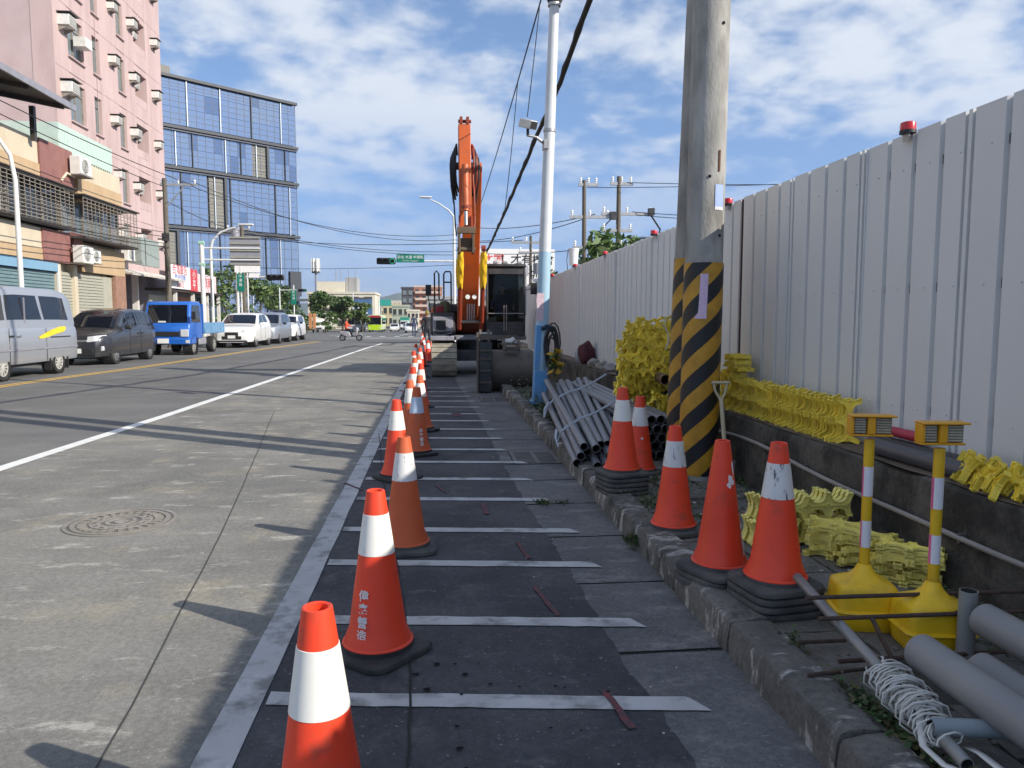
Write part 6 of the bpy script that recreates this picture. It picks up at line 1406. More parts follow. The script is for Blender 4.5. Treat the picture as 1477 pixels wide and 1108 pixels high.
def tree(label, x, y, z, h, wd, n=1400, leaf=.22, trunk=.12, group='trees along the street', mats=None, clumps=9, low=.3):
    t = thing('tree', label, 'tree', (x, y, z), 0, group); b = MB(); tips = []
    b.path([(0, 0, 0), (jit(.1), jit(.1), h * .25), (jit(.2), jit(.2), h * .5), (jit(.3), jit(.3), h * .75)], [trunk, trunk * .8, trunk * .55, trunk * .25], 8)
    for k in range(clumps):
        a = random.random() * 6.28; zz = h * random.uniform(low + .1, .95); rr = wd * .5 * math.sqrt(max(.05, 1 - ((zz / h - .6) / .5) ** 2)) * random.uniform(.25, .8); p = Vector((rr * math.cos(a), rr * math.sin(a), zz)); tips.append(p)
        b.path([(0, 0, max(h * .2, zz - h * .3)), tuple(p * .55 + Vector((0, 0, (zz - h * .12) * .45))), tuple(p)], [trunk * .4, trunk * .25, trunk * .08], 5)
    b.build('trunk', M_bark, t, smooth=60)
    b = MB()
    for p in tips: leaves(b, p, (wd * .23 * random.uniform(.7, 1.3), wd * .23 * random.uniform(.7, 1.3), h * .13 * random.uniform(.7, 1.3)), n // clumps, leaf)
    b.build('crown', mats or [M_lf1, M_lf2, M_lf3], t, fix=False); return t
gy = lambda y: gz(y)
tree('dense dark street tree left of the box truck beyond the junction', -18.6, 128, gy(128), 6.6, 6.0, 2600, .3, .2)
tree('dark bushy tree directly behind the white box truck', -16.2, 132, gy(132), 5.9, 5.4, 2400, .3, .2)
tree('light green tree between the box truck and the buses', -13.2, 136, gy(136), 5.4, 4.6, 1900, .28, .18, mats=[M_lf2, M_lf3, M_lf3])
tree('tall tree with pale crown at the foot of the glass tower corner', -25.5, 125, gy(125), 8.6, 6, 2200, .32, .2)
for x, y, h, lb in ((-36, 112, 8.5, 'slim young tree before the glass tower, leftmost'), (-31.5, 110, 9, 'slim young tree before the glass tower, second from left'), (-27.5, 108, 9.5, 'slim young tree before the glass tower, second from right'), (-24, 106, 8, 'slim young tree before the glass tower, rightmost')):
    tree(lb, x, y, gy(y), h, 4.6, 700, .34, .1, clumps=7, low=.45, mats=[M_lf2, M_lf3, M_lf3])
tree('round green shrub tree behind the blue truck', -14.6, 54.5, 0, 3.6, 4.2, 1500, .16, .1, low=.05)
tree('leafy tree top showing over the fence below the utility poles', 5.30, 22.5, -.2, 4.05, 2.0, 600, .17, .06, clumps=10, low=.55, mats=[M_lf2, M_lf2, M_lf3])
tree('small leafy tree top over the fence next to the white billboard', 6.2, 39, -.2, 4.1, 2.0, 500, .15, .06, clumps=8, low=.5)
for k in range(6): tree(['green bush at the left end of the hedge below the tower', 'second bush of the hedge below the tower', 'third bush of the hedge below the tower', 'fourth bush of the hedge below the tower', 'fifth bush of the hedge below the tower', 'bush at the right end of the hedge below the tower'][k], -25 + k * 2.2, 92 + k, gy(92), 2.6, 3.2, 700, .2, .06, low=.05, group='bushes below the tower')
# ------------------------------------------------------------ weeds
wd_ = MB()
def tuft(x, y, z, n, h, sp):
    for _ in range(n):
        a = random.random() * 6.28; r = random.random() * sp; p = Vector((x + r * math.cos(a), y + r * math.sin(a), z)); d = Vector((jit(.5), jit(.5), 1)).normalized() * h * random.uniform(.5, 1.2); s = Vector((math.cos(a + 1.5), math.sin(a + 1.5), 0)) * .0035
        wd_.add([p - s, p + s, p + d * .6 + s * .7 + Vector((jit(.01), jit(.01), 0)), p + d + Vector((jit(.02), jit(.02), -.01))], [(0, 1, 2, 3)], random.choice((0, 1, 2)))
def creeper(x, y, z, n, sp, sz=.014, up=.03):
    for _ in range(n):
        p = Vector((x + random.gauss(0, sp[0]), y + random.gauss(0, sp[1]), z + abs(random.gauss(0, up)))); u = Vector((jit(1), jit(1), jit(.4))).normalized() * sz * random.uniform(.6, 1.4); v = Vector((-u.y, u.x, jit(.008)))
        wd_.add([p - u, p - v * .6, p + u, p + v * .6], [(0, 1, 2, 3)], random.choice((0, 1, 2)))
for (x, y, n) in ((1.20, 4.42, 160), (1.25, 4.5, 90), (0.80, 5.57, 60), (0.95, 5.57, 18)): tuft(x, y, .01 if x < 1.1 else .04, n, .07 if x > 1.1 else .04, .07)
for (x, y, n, sx, sy) in ((1.41, 2.25, 420, .025, .10), (1.42, 2.0, 300, .03, .10), (1.45, 1.75, 200, .03, .1), (1.40, 2.78, 90, .02, .05), (1.56, 4.75, 350, .12, .3), (1.5, 5.1, 300, .10, .2), (1.9, 5.3, 250, .2, .3), (2.3, 5.0, 300, .1, .35), (2.3, 2.75, 500, .10, .25), (2.35, 2.3, 400, .08, .3), (1.5, 10.6, 300, .12, .25), (1.95, 10.9, 700, .25, .4), (1.42, 9.5, 260, .06, .5), (1.45, 12.0, 260, .1, .6), (1.48, 3.3, 50, .02, .1), (2.36, 3.6, 160, .04, .4)):
    creeper(x, y, .12, n, (sx, sy), up=.03 if y < 9 else .10, sz=.013 if y < 9 else .03)
for _ in range(26): tuft(random.uniform(1.42, 2.4), random.uniform(4.5, 6.2), .115, 14, .05, .05)
o = wd_.build('weeds', [mat('weed_dark', (.03, .06, .018), .7, var=.2), mat('weed_mid', (.05, .095, .025), .7, var=.2), mat('weed_dry', (.11, .10, .045), .8, var=.2)], fix=False); tag(o, 'green weeds growing along the kerb, wall and paving joints', 'weeds', kind='stuff')
py_ = MB(); leaves(py_, (1.70, 10.72, .80), (.10, .06, .22), 60, .07, (0, 1)); tag(py_.build('plant', [mat('leaf_yellow', (.50, .30, .02), .6, var=.2), M_lf2], fix=False), 'yellow leafed plant growing beside the foot of the blue post', 'plant')
gb = MB()
for _ in range(240):
    x, y = random.uniform(1.45, 2.4), random.uniform(1.3, 6.2); r = random.uniform(.004, .014); gb.ell((x, y, .122 + r * .4), (r, r * random.uniform(.6, 1.4), r * .6), 5, 4, random.choice((0, 0, 1)))
for _ in range(60):
    x, y = random.uniform(.5, 1.2), random.uniform(1.5, 9); r = random.uniform(.003, .007); gb.ell((x, y, .009 + r * .4), (r, r, r * .6), 5, 4, random.choice((0, 1)))
tag(gb.build('debris', [mat('debris_stone', (.18, .165, .14), .9, var=.3), mat('debris_pale', (.42, .40, .36), .8)]), 'small stones and crumbs scattered on the sidewalk and gutter', 'debris', kind='stuff')
# ------------------------------------------------------------ street furniture on the left
M_lpole = mat('lamp_pole_white', (.62, .63, .63), .45, var=.05)
M_wood = mat('pole_dark', (.12, .105, .085), .85, var=.25, vsc=4, stretch=(1, 1, .3))
def street_lamp(label, x, y, z0, pts, r0=.09, head=None):
    t = thing('street_lamp', label, 'street lamp', (x, y, z0), 0, 'street lamps'); n = len(pts)
    MB().path(pts, [r0 + (.035 - r0) * i / (n - 1) for i in range(n)], 10).build('pole', M_lpole, t, smooth=60)
    e = Vector(pts[-1]); d = (e - Vector(pts[-2])).normalized(); a = math.atan2(d.y, d.x)
    MB().box(e + d * .3, (.75, .26, .09), a).build('lamp_head', M_lpole, t, bevel=.03); MB().box(e + d * .3 - Vector((0, 0, .055)), (.5, .18, .02), a).build('lamp_lens', M_lampg, t)
    MB().lathe([(r0 * 1.5, 0), (r0 * 1.5, .04), (r0, .3)], 12).build('foot', M_lpole, t, smooth=40); return t
street_lamp('white curved street lamp in front of the shop house', -12.4, 24.0, 0, [(0, 0, 0), (0, 0, 3), (0, 0, 5.5), (-.08, -.05, 6.2), (-.35, -.3, 6.8), (-.9, -.8, 7.3), (-1.7, -1.5, 7.6)], .085)
street_lamp('white street lamp with arm to the right behind the blue truck', -11.45, 40, 0, [(0, 0, 0), (0, 0, 3), (0, 0, 4.9), (.12, 0, 5.35), (.5, 0, 5.75), (1.0, 0, 5.95), (1.5, 0, 6.08)], .09)
street_lamp('distant street lamp rising behind the excavator boom', 1.07, 45.3, 0, [(0, 0, 0), (0, 0, 4), (0, 0, 6.9), (-.02, 0, 7.4), (-.3, 0, 7.75), (-.9, 0, 8.15), (-1.4, 0, 8.38)], .1)
def upole(label, x, y, z, h, arms, r=.14, lean=0):
    t = thing('utility_pole', label, 'utility pole', (x, y, z), 0, 'utility poles along the street'); t.rotation_euler = (0, R(lean), 0)
    MB().cyl((0, 0, 0), (0, 0, h), r, r * .65, 12).build('shaft', M_wood, t, smooth=40)
    for za, x0, x1 in arms:
        a = MB().b2((x0, -.05, za - .05), (x1, .05, za + .05)).build('crossarm', M_galv, t)
        for q in (x0 + .08, (x0 + x1) / 2, x1 - .08): MB().lathe([(.0, .24), (.03, .24), (.05, .18), (.03, .16), (.05, .12), (.03, .1), (.03, .05)], 8, (q, 0, za)).build('insulator', M_signw, a, smooth=40)
    return t
t = upole('dark utility pole with a crossarm at the end of the pink flats', -12.6, 37.1, 0, 7.9, [(7.62, -.2, 1.45)], .15)
MB().cyl((.06, 0, 6.6), (.9, 0, 7.55), .03, n=6).build('brace', M_galv, t); MB().b2((-.15, -.2, 5.0), (.18, -.16, 5.35)).build('junction_box', M_exd, t)
for k in range(3): MB().path([(0, -.18, 2.5 + k * .4), (.15, -.2, 3.4 + k * .3), (-.1, -.2, 4.6 + k * .3)], .015, 5).build('cable_loop', M_wire, t)
t = upole('utility pole with a transformer beside the back of the gantry sign', -11.6, 47, 0, 7.0, [(6.7, -.9, .5)], .16)
b = MB(); b.lathe([(0, 0), (.22, 0), (.24, .1), (.24, .6), (.2, .7), (0, .72)], 14, (-.35, -.1, 6.0)); b.build('transformer', M_exg, t, smooth=40)
t = upole('left utility pole behind the fence over the leafy tree', 5.15, 26, 0, 6.15, [(4.9, -.5, .9), (6.0, -.2, .5), (3.85, -.4, .7)], .10, -.4)
t = upole('right utility pole behind the fence with a switch box', 6.33, 26, 0, 6.3, [(5.02, -.6, 1.2), (6.05, -.3, .5), (3.9, -.4, .6), (4.45, -.6, .5)], .11)
MB().box((1.15, -.05, 5.1), (.2, .2, .24)).build('switch_box', M_exd, t); MB().box((-.2, -.05, 4.95), (.22, .2, .26)).build('switch_box', M_exd, t)
MB().path([(1.15, 0, 5.0), (1.5, 0, 4.5), (1.4, 0, 4.25), (.9, 0, 4.2), (.1, 0, 4.2)], .03, 6).build('jumper', M_wire, t, smooth=60); MB().path([(-.2, 0, 4.9), (-.6, 0, 4.5), (-.8, 0, 4.2), (-.3, 0, 4.2), (.0, 0, 4.2)], .02, 6).build('jumper', M_wire, t, smooth=60)
t = upole('thin utility pole with two crossarms in front of the white billboard', 4.25, 34, -.2, 5.3, [(5.0, -.9, .5), (4.55, -.55, .6)], .09)
b = MB(); b.lathe([(0, 0), (.2, 0), (.2, .45), (0, .5)], 12, (-.32, -.1, 3.5)); b.lathe([(0, 0), (.2, 0), (.2, .45), (0, .5)], 12, (.3, -.1, 3.6)); b.build('transformer', M_exg, t, smooth=40)
# upturned white bucket on a stick behind the fence
pb_ = thing('bucket_on_post', 'white plastic bucket hung on a post behind the fence', 'bucket', (3.75, 20.5, 0)); MB().cyl((0, 0, 0), (0, 0, 2.9), .04, n=8).build('post', M_wood, pb_); b = MB(); b.lathe([(0, .0), (.11, 0), (.14, .42), (.15, .42), (.15, .46), (0, .44)], 18, (0, 0, 2.85)); b.build('pail', M_signw, pb_, smooth=40); MB().path([(-.15, 0, 3.28), (-.2, -.05, 3.0), (-.17, -.05, 2.7)], .01, 5).build('handle', M_wire, pb_)
# gantry sign seen from behind
gs_ = thing('road_sign', 'large road sign gantry seen from its grey back', 'road sign', (-11.3, 38, 0)); MB().cyl((0, 0, 0), (0, 0, 5.0), .11, n=12).build('post', M_lpole, gs_, smooth=40)
for z in (4.22, 4.78): MB().cyl((0, 0, z), (2.75, 0, z), .045, n=8).build('arm', M_lpole, gs_)
pn = MB().b2((1.3, .06, 3.95), (2.75, .10, 5.35)).build('panel', M_exg, gs_)
for z in (4.02, 4.35, 4.68, 5.01, 5.3): MB().b2((1.28, .0, z - .035), (2.77, .055, z + .035)).build('panel_rib', mat('panel_back', (.30, .29, .25), .6), pn)
for z in (3.98, 5.0): MB().cyl((-.12, 0, z), (.12, 0, z), .12, n=10).build('cap', mat('cap_green', (.3, .5, .4), .5), gs_)
# ------------------------------------------------------------ traffic lights
M_tsg = mat('sign_green', (.0, .16, .11), .5); M_golit = mat('green_lit', (.02, .5, .3), .3, emit=(.05, 1, .55), es=1.6)
def signal(label, x, y, z0, zarm, xend, lit, sgn=None, face=-1, plate=None):
    t = thing('traffic_light', label, 'traffic light', (x, y, z0), 0, 'traffic lights'); MB().cyl((0, 0, 0), (0, 0, zarm + .3), .1, .08, 12).build('post', M_lpole, t, smooth=40)
    MB().cyl((0, 0, zarm), (xend, 0, zarm), .06, .04, 10).build('arm', M_lpole, t, smooth=40); sx = 1 if xend > 0 else -1
    hx = xend - sx * .5; h = MB().b2((hx - .55, -.2, zarm - .22), (hx + .55, -.05, zarm + .16)).build('housing', M_trim, t, bevel=.08)
    for k in range(3):
        xx = hx - .36 + k * .36; on = lit == k; MB().lathe([(0, -.01), (.13, -.01), (.14, .0)], 18, (xx, face * .205, zarm - .03), M=Matrix.Rotation(R(90), 3, 'X')).build('lens', M_golit if on else M_blk, h)
        v = []; m_ = MB()
        for i in range(9): a = math.pi * i / 8; v += [(xx + .16 * math.cos(a), -.2, zarm - .03 + .16 * math.sin(a)), (xx + .16 * math.cos(a), -.42, zarm - .05 + .15 * math.sin(a))]
        m_.add(v, [(2 * i, 2 * i + 1, 2 * i + 3, 2 * i + 2) for i in range(8)]); m_.build('visor', M_trim, h, fix=False)
    return t
t = signal('traffic light showing green on a long arm with a green street sign', 1.05, 44.6, 0, 4.72, -4.45, 2)
pl_ = MB().b2((-3.35, -.12, 4.62), (-1.75, -.08, 5.1)).build('street_sign', M_tsg, t)
put_text('lettering', '新北 大道 中港路', .2, frame((-2.55, -.124, 4.92), (1, 0, 0)), M_signw, pl_); put_text('lettering', 'Xinbei Blvd   Zhonggang Rd', .085, frame((-2.55, -.124, 4.72), (1, 0, 0)), M_signw, pl_)
signal('traffic light on an arm far beyond the junction', -20.2, 100, gy(100), 5.6, 3.4, 2); signal('black traffic light bar in front of the glass tower', -12.6, 49.5, 0, 4.0, 2.9, -1)
# green vertical street signs
def vsign(label, x, y, z0, z1, txt):
    t = thing('street_sign', label, 'street sign', (x, y, gy(y)), 0, 'green vertical street signs'); MB().cyl((0, 0, 0), (0, 0, z1 + .4), .05, n=10).build('post', M_lpole, t); p = MB().b2((-.2, -.1, z0), (.2, -.06, z1)).build('panel', M_tsg, t)
    for i, ch in enumerate(txt): put_text('lettering', ch, .2, frame((0, -.104, z1 - .16 - i * .24), (1, 0, 0)), M_signw, p)
vsign('green vertical street sign beside the transformer pole', -11.0, 44, 2.9, 3.9, '中港路'); vsign('green vertical street sign further along by the junction', -11.05, 60, 2.5, 3.6, '新北道')
t = thing('road_sign', 'white direction boards on a post before the glass tower', 'road sign', (-11.0, 45.5, 0)); MB().cyl((0, 0, 0), (0, 0, 4.5), .05, n=8).build('post', M_lpole, t); MB().b2((-.7, -.08, 4.05), (.75, -.04, 4.45)).build('board', M_signw, t); MB().b2((.1, -.08, 3.75), (.75, -.04, 4.0)).build('board', M_signw, t)
# ------------------------------------------------------------ billboard behind the fence
bb = thing('billboard', 'large white billboard with Chinese slogans rising behind the fence', 'billboard', (4.25, 40, 0)); MB().b2((-2.2, 0, 1.8), (2.05, .15, 5.05)).build('board', M_signw, bb)
for x in (-1.8, 0, 1.7): MB().b2((x - .06, .16, 0), (x + .06, .3, 5.0)).build('post', M_galv, bb)
put_text('lettering', '改變', .62, frame((-1.25, -.006, 4.45), (1, 0, 0)), mat('faded_red', (.72, .16, .15), .5), bb, .014); put_text('lettering', '！才有機會', .58, frame((.55, -.006, 4.45), (1, 0, 0)), M_signk, bb, .012); put_text('lettering', '塭仔圳 江', .58, frame((.75, -.006, 3.72), (1, 0, 0)), M_signk, bb, .012)
# ------------------------------------------------------------ wires over the street
for p0, p1, s in (((-12.0, 37.1, 7.8), (1.1, 45, 6.3), .9), ((-11.4, 37.1, 7.8), (1.1, 45, 6.0), .9), ((1.1, 45, 6.9), (5.5, 26, 5.0), .35), ((1.1, 45, 6.0), (5.3, 26, 4.9), .35), ((1.1, 45, 5.4), (6.4, 26, 4.0), .3), ((5.6, 26, 4.95), (6.4, 26, 5.1), .05), ((6.8, 26, 5.1), (16, 22, 5.0), .3), ((6.9, 26, 5.0), (16, 22, 4.8), .3), ((5.2, 26, 3.9), (15, 23, 3.9), .2), ((-12.6, 37.1, 5.4), (-12.6, 8, 5.6), .5), ((-12.6, 37.1, 5.2), (-12.6, 8, 5.35), .5), ((-12.7, 37.1, 4.9), (-12.7, 8, 5.0), .45), ((-12.5, 37.1, 4.7), (-12.6, 8, 4.9), .4), ((-12.6, 37.1, 7.5), (-13.0, 8, 8.2), .4), ((-11.3, 37.1, 7.6), (-13.0, 8, 8.4), .5), ((-12.6, 37.1, 6.9), (-11.6, 47, 6.6), .2), ((-11.6, 47, 6.7), (1.1, 46, 5.4), .4), ((-11.4, 47, 6.5), (1.1, 46, 5.2), .35), ((-11.5, 47, 6.2), (3.9, 34, 4.9), .3), ((-30, 80, 7.2), (1.1, 46, 4.6), .5), ((5.2, 26, 5.9), (18, 24, 6.2), .1), ((6.35, 26, 6.1), (18, 24, 6.0), .1), ((-11.6, 47, 5.9), (-22, 100, 7), .5)):
    wire(p0, p1, s, .016 if p0[1] > 30 or p1[1] > 30 else .012)
# ------------------------------------------------------------ far street: buses, truck, cars, buildings
def bus(label, x, y, m, m2, L_=11):
    t = thing('bus', label, 'bus', (x, y, gy(y)), R(0), 'buses beyond the junction'); z = 3.1
    MB().prism([(-1.25, .35), (1.25, .35), (1.25, 2.85), (1.1, z), (-1.1, z), (-1.25, 2.85)], 'y', 0, L_).build('body', m, t, bevel=.08)
    MB().b2((-1.12, -.03, 1.35), (1.12, .0, 2.75)).build('windscreen', M_glass, t); MB().b2((-1.2, -.05, .35), (1.2, -.005, 1.3)).build('front_panel', m2, t, bevel=.03); MB().b2((-1.0, -.045, 2.62), (1.0, -.031, 2.98)).build('route_display', mat('bus_sign', (.35, .02, .03), .5), t)
    for s in (-1, 1):
        MB().b2((s * 1.252, .6, 1.4), (s * 1.262, L_ - .4, 2.5)).build('side_window', M_glass, t); MB().b2((s * .75, -.07, .6), (s * 1.1, -.051, .82)).build('headlight', M_lampg, t)
        b = MB(); b.path([(s * 1.2, 0, 2.7), (s * 1.42, -.3, 2.6), (s * 1.42, -.32, 2.2)], .03, 6); b.box((s * 1.42, -.32, 2.1), (.2, .08, .36)); b.build('mirror', M_trim, t)
        for wy in (2.2, L_ - 2.8): wheel(t, s * 1.12, wy, .48, .28, s)
    return t
bus('white city bus with a red route display beyond the junction', -15.2, 140, mat('bus_white', (.62, .64, .66), .4), mat('bus_white2', (.5, .53, .6), .4)); bus('lime green city bus with dark windscreen beyond the junction', -11.2, 138, mat('bus_cream', (.5, .55, .35), .4), mat('bus_lime', (.42, .62, .01), .4))
t = thing('box_truck', 'white box truck coming towards the junction', 'truck', (-18.4, 120, gy(120)), 0); MB().b2((-1.4, .9, .9), (1.6, 5.5, 3.0)).build('cargo_box', mat('box_cream', (.66, .65, .56), .5), t, bevel=.04); MB().prism([(-.9, .5), (-.95, 1.2), (-.6, 1.95), (.85, 1.98), (.85, .5)], 'x', -.9, .9).build('cab', M_white, t, bevel=.05); MB().prism([(-.955, 1.25), (-.62, 1.85), (-.60, 1.83), (-.94, 1.25)], 'x', -.8, .8).build('windscreen', M_glass, t); MB().b2((-.6, -.96, .6), (.6, -.92, .8)).build('grille', M_trim, t)
for s in (-1, 1): wheel(t, s * .8, -.2, .36, .2, s); wheel(t, s * .8, 4.2, .36, .2, s)
def far_car(label, x, y, m, m_glass=M_glass):
    t = thing('distant_car', label, 'car', (x, y, gy(y)), 0, 'cars beyond the junction')
    pr = [(-2.1, .3), (-2.15, .6), (-1.95, .85), (-1.1, .98), (-.5, 1.42), (.1, 1.5), (1.2, 1.47), (1.9, 1.02), (2.15, .95), (2.15, .35)]
    MB().prism(pr, 'x', -.85, .85).build('body', m, t, bevel=.08); MB().prism([(-1.12, 1.0), (-.52, 1.41), (-.50, 1.39), (-1.06, .98)], 'x', -.7, .7).build('windscreen', m_glass, t)
    for s in (-1, 1):
        MB().prism([(-.75, 1.03), (-.35, 1.38), (1.05, 1.38), (1.5, 1.05)], 'x', s * .852, s * .862).build('side_window', m_glass, t); MB().b2((s * .5, -2.17, .62), (s * .8, -2.14, .78)).build('headlight', M_lampg, t); wheel(t, s * .76, -1.3, .32, .2, s); wheel(t, s * .76, 1.3, .32, .2, s)
    return t
far_car('white car in the lane next to the lime bus', -8.3, 150, M_white); far_car('white car coming round behind the pedestrian', -3.7, 110, M_white); far_car('silver car further down the street', -6.4, 165, M_exg); far_car('dark car at the far end of the street', -1.8, 135, M_exd)
t = thing('green_truck', 'small green and white truck down the street', 'truck', (-7.4, 175, gy(175)), 0); MB().b2((-1, 0, .5), (1, 3.5, 2.8)).build('cargo_box', mat('truck_green', (.02, .22, .15), .5), t, bevel=.05); MB().b2((-.95, -1.3, .4), (.95, -.01, 2.0)).build('cab', M_white, t, bevel=.1); MB().b2((-.8, -1.33, 1.2), (.8, -1.301, 1.8)).build('windscreen', M_glass, t)
for s in (-1, 1): wheel(t, s * .8, -.6, .36, .2, s); wheel(t, s * .8, 2.6, .36, .2, s)
# green site hoarding panels left of the junction
hd_ = thing('hoarding', 'green site hoarding beyond the junction left of the box truck', 'fence', (-24.2, 116, gy(116)))
for k in range(4): MB().b2((k * 1.22 - .6, -.03, .1), (k * 1.22 + .58, .03, 2.2)).build('panel', mat('hoarding_green', (.05, .30, .22), .5, var=.15, dirt=(.4, .5, .45), da=.5, ds=1), hd_)
def building(label, x0, x1, y, dep, h, m, rows_, cols_, z0=None, name='building', wm=None, ww=.6, wh=.55, roofm=None, balcony=False):
    t = thing(name, label, 'building', ((x0 + x1) / 2, y, gy(y) if z0 is None else z0)); W2 = (x1 - x0) / 2
    MB().b2((-W2, 0, 0), (W2, dep, h)).build('wall', m, t); MB().b2((-W2 - .2, -.2, h + .002), (W2 + .2, dep + .2, h + .5)).build('roof', roofm or m, t)
    ch = h / rows_; cw = 2 * W2 / cols_
    for r in range(rows_):
        for c in range(cols_):
            xa = -W2 + cw * (c + .5); za = ch * (r + .5); w_ = MB().b2((xa - cw * ww / 2, -.06, za - ch * wh / 2), (xa + cw * ww / 2, -.01, za + ch * wh / 2)).build('window', wm or M_win2, t); MB().b2((xa - cw * ww / 2 - .1, -.16, za - ch * wh / 2 - .16), (xa + cw * ww / 2 + .1, -.0, za - ch * wh / 2 - .02)).build('sill', m, w_)
        if balcony: MB().b2((-W2 + .4, -.9, ch * r + .15), (W2 - .4, -.02, ch * r + ch * .42)).build('balcony', roofm or m, t)
    return t
M_wb = mat('pale_render', (.62, .58, .48), .8, var=.08, dirt=(.4, .37, .3), da=.4, ds=.5); M_brick = mat('brick_red', (.36, .16, .11), .8, var=.15, dirt=(.5, .33, .25), da=.4, ds=.4); M_greyw = mat('grey_render', (.33, .33, .33), .8, var=.1); M_dkw = mat('dark_wall', (.07, .07, .085), .7)
t = building('white flat roofed building with dark openings behind the trees', -30, -14.5, 180, 16, 8.2, M_wb, 3, 5)
MB().b2((-6.0, 2, 8.75), (.5, 10, 11.2)).build('roof_room', M_wb, t); MB().b2((.6, 3, 8.75), (3.4, 9, 12.2)).build('stair_tower', M_greyw, t); MB().b2((-.5, -.3, 5.6), (7.0, -.08, 7.4)).build('dark_opening', M_dkw, t)
for x in (-1.5, -.5, 1.5, 3): MB().cyl((x, 3, 8.7), (x, 3, 14.2), .08, n=6).build('antenna', M_galv, t)
t = thing('cell_tower', 'slim mobile phone mast with white panel antennas', 'mast', (-21.0, 135, gy(135))); MB().cyl((0, 0, 0), (0, 0, 12.5), .22, .15, 10).build('mast', M_exg, t, smooth=40)
for a in range(6): MB().box((.62 * math.cos(a * 1.05), .62 * math.sin(a * 1.05), 11.7), (.24, .2, 2.3), a * 1.05).build('antenna_panel', M_ac, t)
MB().cyl((0, 0, 10.3), (0, 0, 10.7), .65, n=14).build('platform', M_exd, t)
t = building('brick red apartment block with pale balconies down the street', -6.3, 1.5, 210, 14, 11.0, M_brick, 6, 4, ww=.5, wh=.45, roofm=mat('balcony_pale', (.55, .42, .36), .7), balcony=True)
building('dark side block left of the brick red apartments', -9.6, -6.35, 209.5, 14, 10.6, M_dkw, 5, 2, wm=M_wing); building('pale low building closing the street end', -24, -10.2, 330, 10, 9.5, M_wb, 3, 8); building('cream shop row left of the dark block', -17, -10, 240, 8, 6.5, mat('cream_far', (.55, .48, .3), .8), 2, 4); building('grey green building behind the lime bus', -12, -7.5, 205, 8, 5.6, mat('grey_green', (.36, .40, .33), .8), 2, 3); building('white corner shop beyond the parked queue', -7.4, -4.5, 190, 5, 4.2, M_wb, 2, 3)
building('grey shop house low behind the excavator track', -1.5, 4, 120, 8, 5.2, M_greyw, 2, 4); building('long low grey building right of the far street', 5, 26, 95, 10, 3.6, M_greyw, 1, 8)
t = thing('street_board', 'blue information board on a post behind the buses', 'signboard', (-14.2, 148, gy(148))); MB().b2((-1.7, 0, 2.2), (1.7, .15, 6.2)).build('board', mat('board_blue', (.06, .13, .27), .5), t); MB().cyl((-1.9, .1, 0), (-1.9, .1, 7.5), .1, n=8).build('post', M_lpole, t)
for z in (5.4, 4.6, 3.6, 2.9): MB().b2((-1.2, -.03, z - .1), (.9, -.01, z + .1)).build('text_bar', M_signw, t)
t = thing('direction_sign', 'teal direction sign over the far lanes', 'road sign', (-9.9, 148, gy(148))); MB().b2((-1.1, 0, 5.0), (1.1, .1, 6.2)).build('panel', mat('teal', (.03, .28, .24), .5), t); MB().cyl((-1.3, 0, 0), (-1.3, 0, 6.5), .1, n=8).build('post', M_lpole, t)
t = thing('bus_shelter', 'blue and white bus shelter panel at the junction', 'shelter', (-19.5, 100, gy(100))); MB().b2((-1.4, 0, .3), (1.2, .1, 2.9)).build('panel', mat('shelter_blue', (.25, .40, .55), .4), t); MB().b2((-1.7, -.6, 2.95), (1.5, .6, 3.1)).build('roof', M_dkw, t); MB().b2((-1.45, -.06, .4), (-.4, -.01, 2.6)).build('poster', M_signw, t)
for x, lb in ((-14.75, 'left orange utility cabinet on the junction corner'), (-14.3, 'right orange utility cabinet on the junction corner')): tag(MB().box((0, 0, .9), (.34, .3, 1.8)).build('cabinet', mat('cabinet_orange', (.45, .2, .08), .6), loc=(x, 90, gy(90) + .6), bevel=.03), lb, 'cabinet')
# hills far away
hb = MB(); v = []; n = 60
for i in range(n + 1):
    x = -1300 + 2300 * i / n; h = 130 + 60 * noise.noise(Vector((i * .13, 1, 0))) + 30 * noise.noise(Vector((i * .4, 4, 0))); h = max(20, h * math.exp(-((x + 250) / 700) ** 2)); v += [(x, 3600, -5), (x, 3900, h * .75), (x, 4300, h)]
hb.add(v, [(3 * i + j, 3 * i + 3 + j, 3 * i + 4 + j, 3 * i + 1 + j) for i in range(n) for j in range(2)]); o = hb.build('hills', mat('forest_hill', (.06, .09, .07), .9, var=.2, vsc=.01), fix=False, smooth=60); o['kind'] = 'structure'
# ------------------------------------------------------------ people
M_orvest = mat('orange_vest', (.75, .10, .03), .7, var=.1); M_dkjacket = mat('dark_jacket', (.03, .03, .04), .8, var=.2); M_navy = mat('navy_cloth', (.03, .045, .09), .8)
sv = [(0, 0, .92, .13, .10), (0, 0, 1.15, .13, .09), (0, .01, 1.35, .16, .10), (0, .01, 1.44, .07), (0, 0, 1.50, .05), (-.19, .01, 1.38, .055), (-.23, .0, 1.10, .045), (-.22, -.10, .86, .035), (.19, .01, 1.38, .055), (.23, .0, 1.10, .045), (.22, -.10, .86, .035), (-.09, 0, .86, .085), (-.10, -.03, .48, .06), (-.10, .02, .09, .045), (-.10, -.12, .04, .04), (.09, 0, .86, .085), (.11, .06, .48, .06), (.11, .12, .09, .045), (.11, -.01, .04, .04)]
se = [(0, 1), (1, 2), (2, 3), (3, 4), (2, 5), (5, 6), (6, 7), (2, 8), (8, 9), (9, 10), (0, 11), (11, 12), (12, 13), (13, 14), (0, 15), (15, 16), (16, 17), (17, 18)]
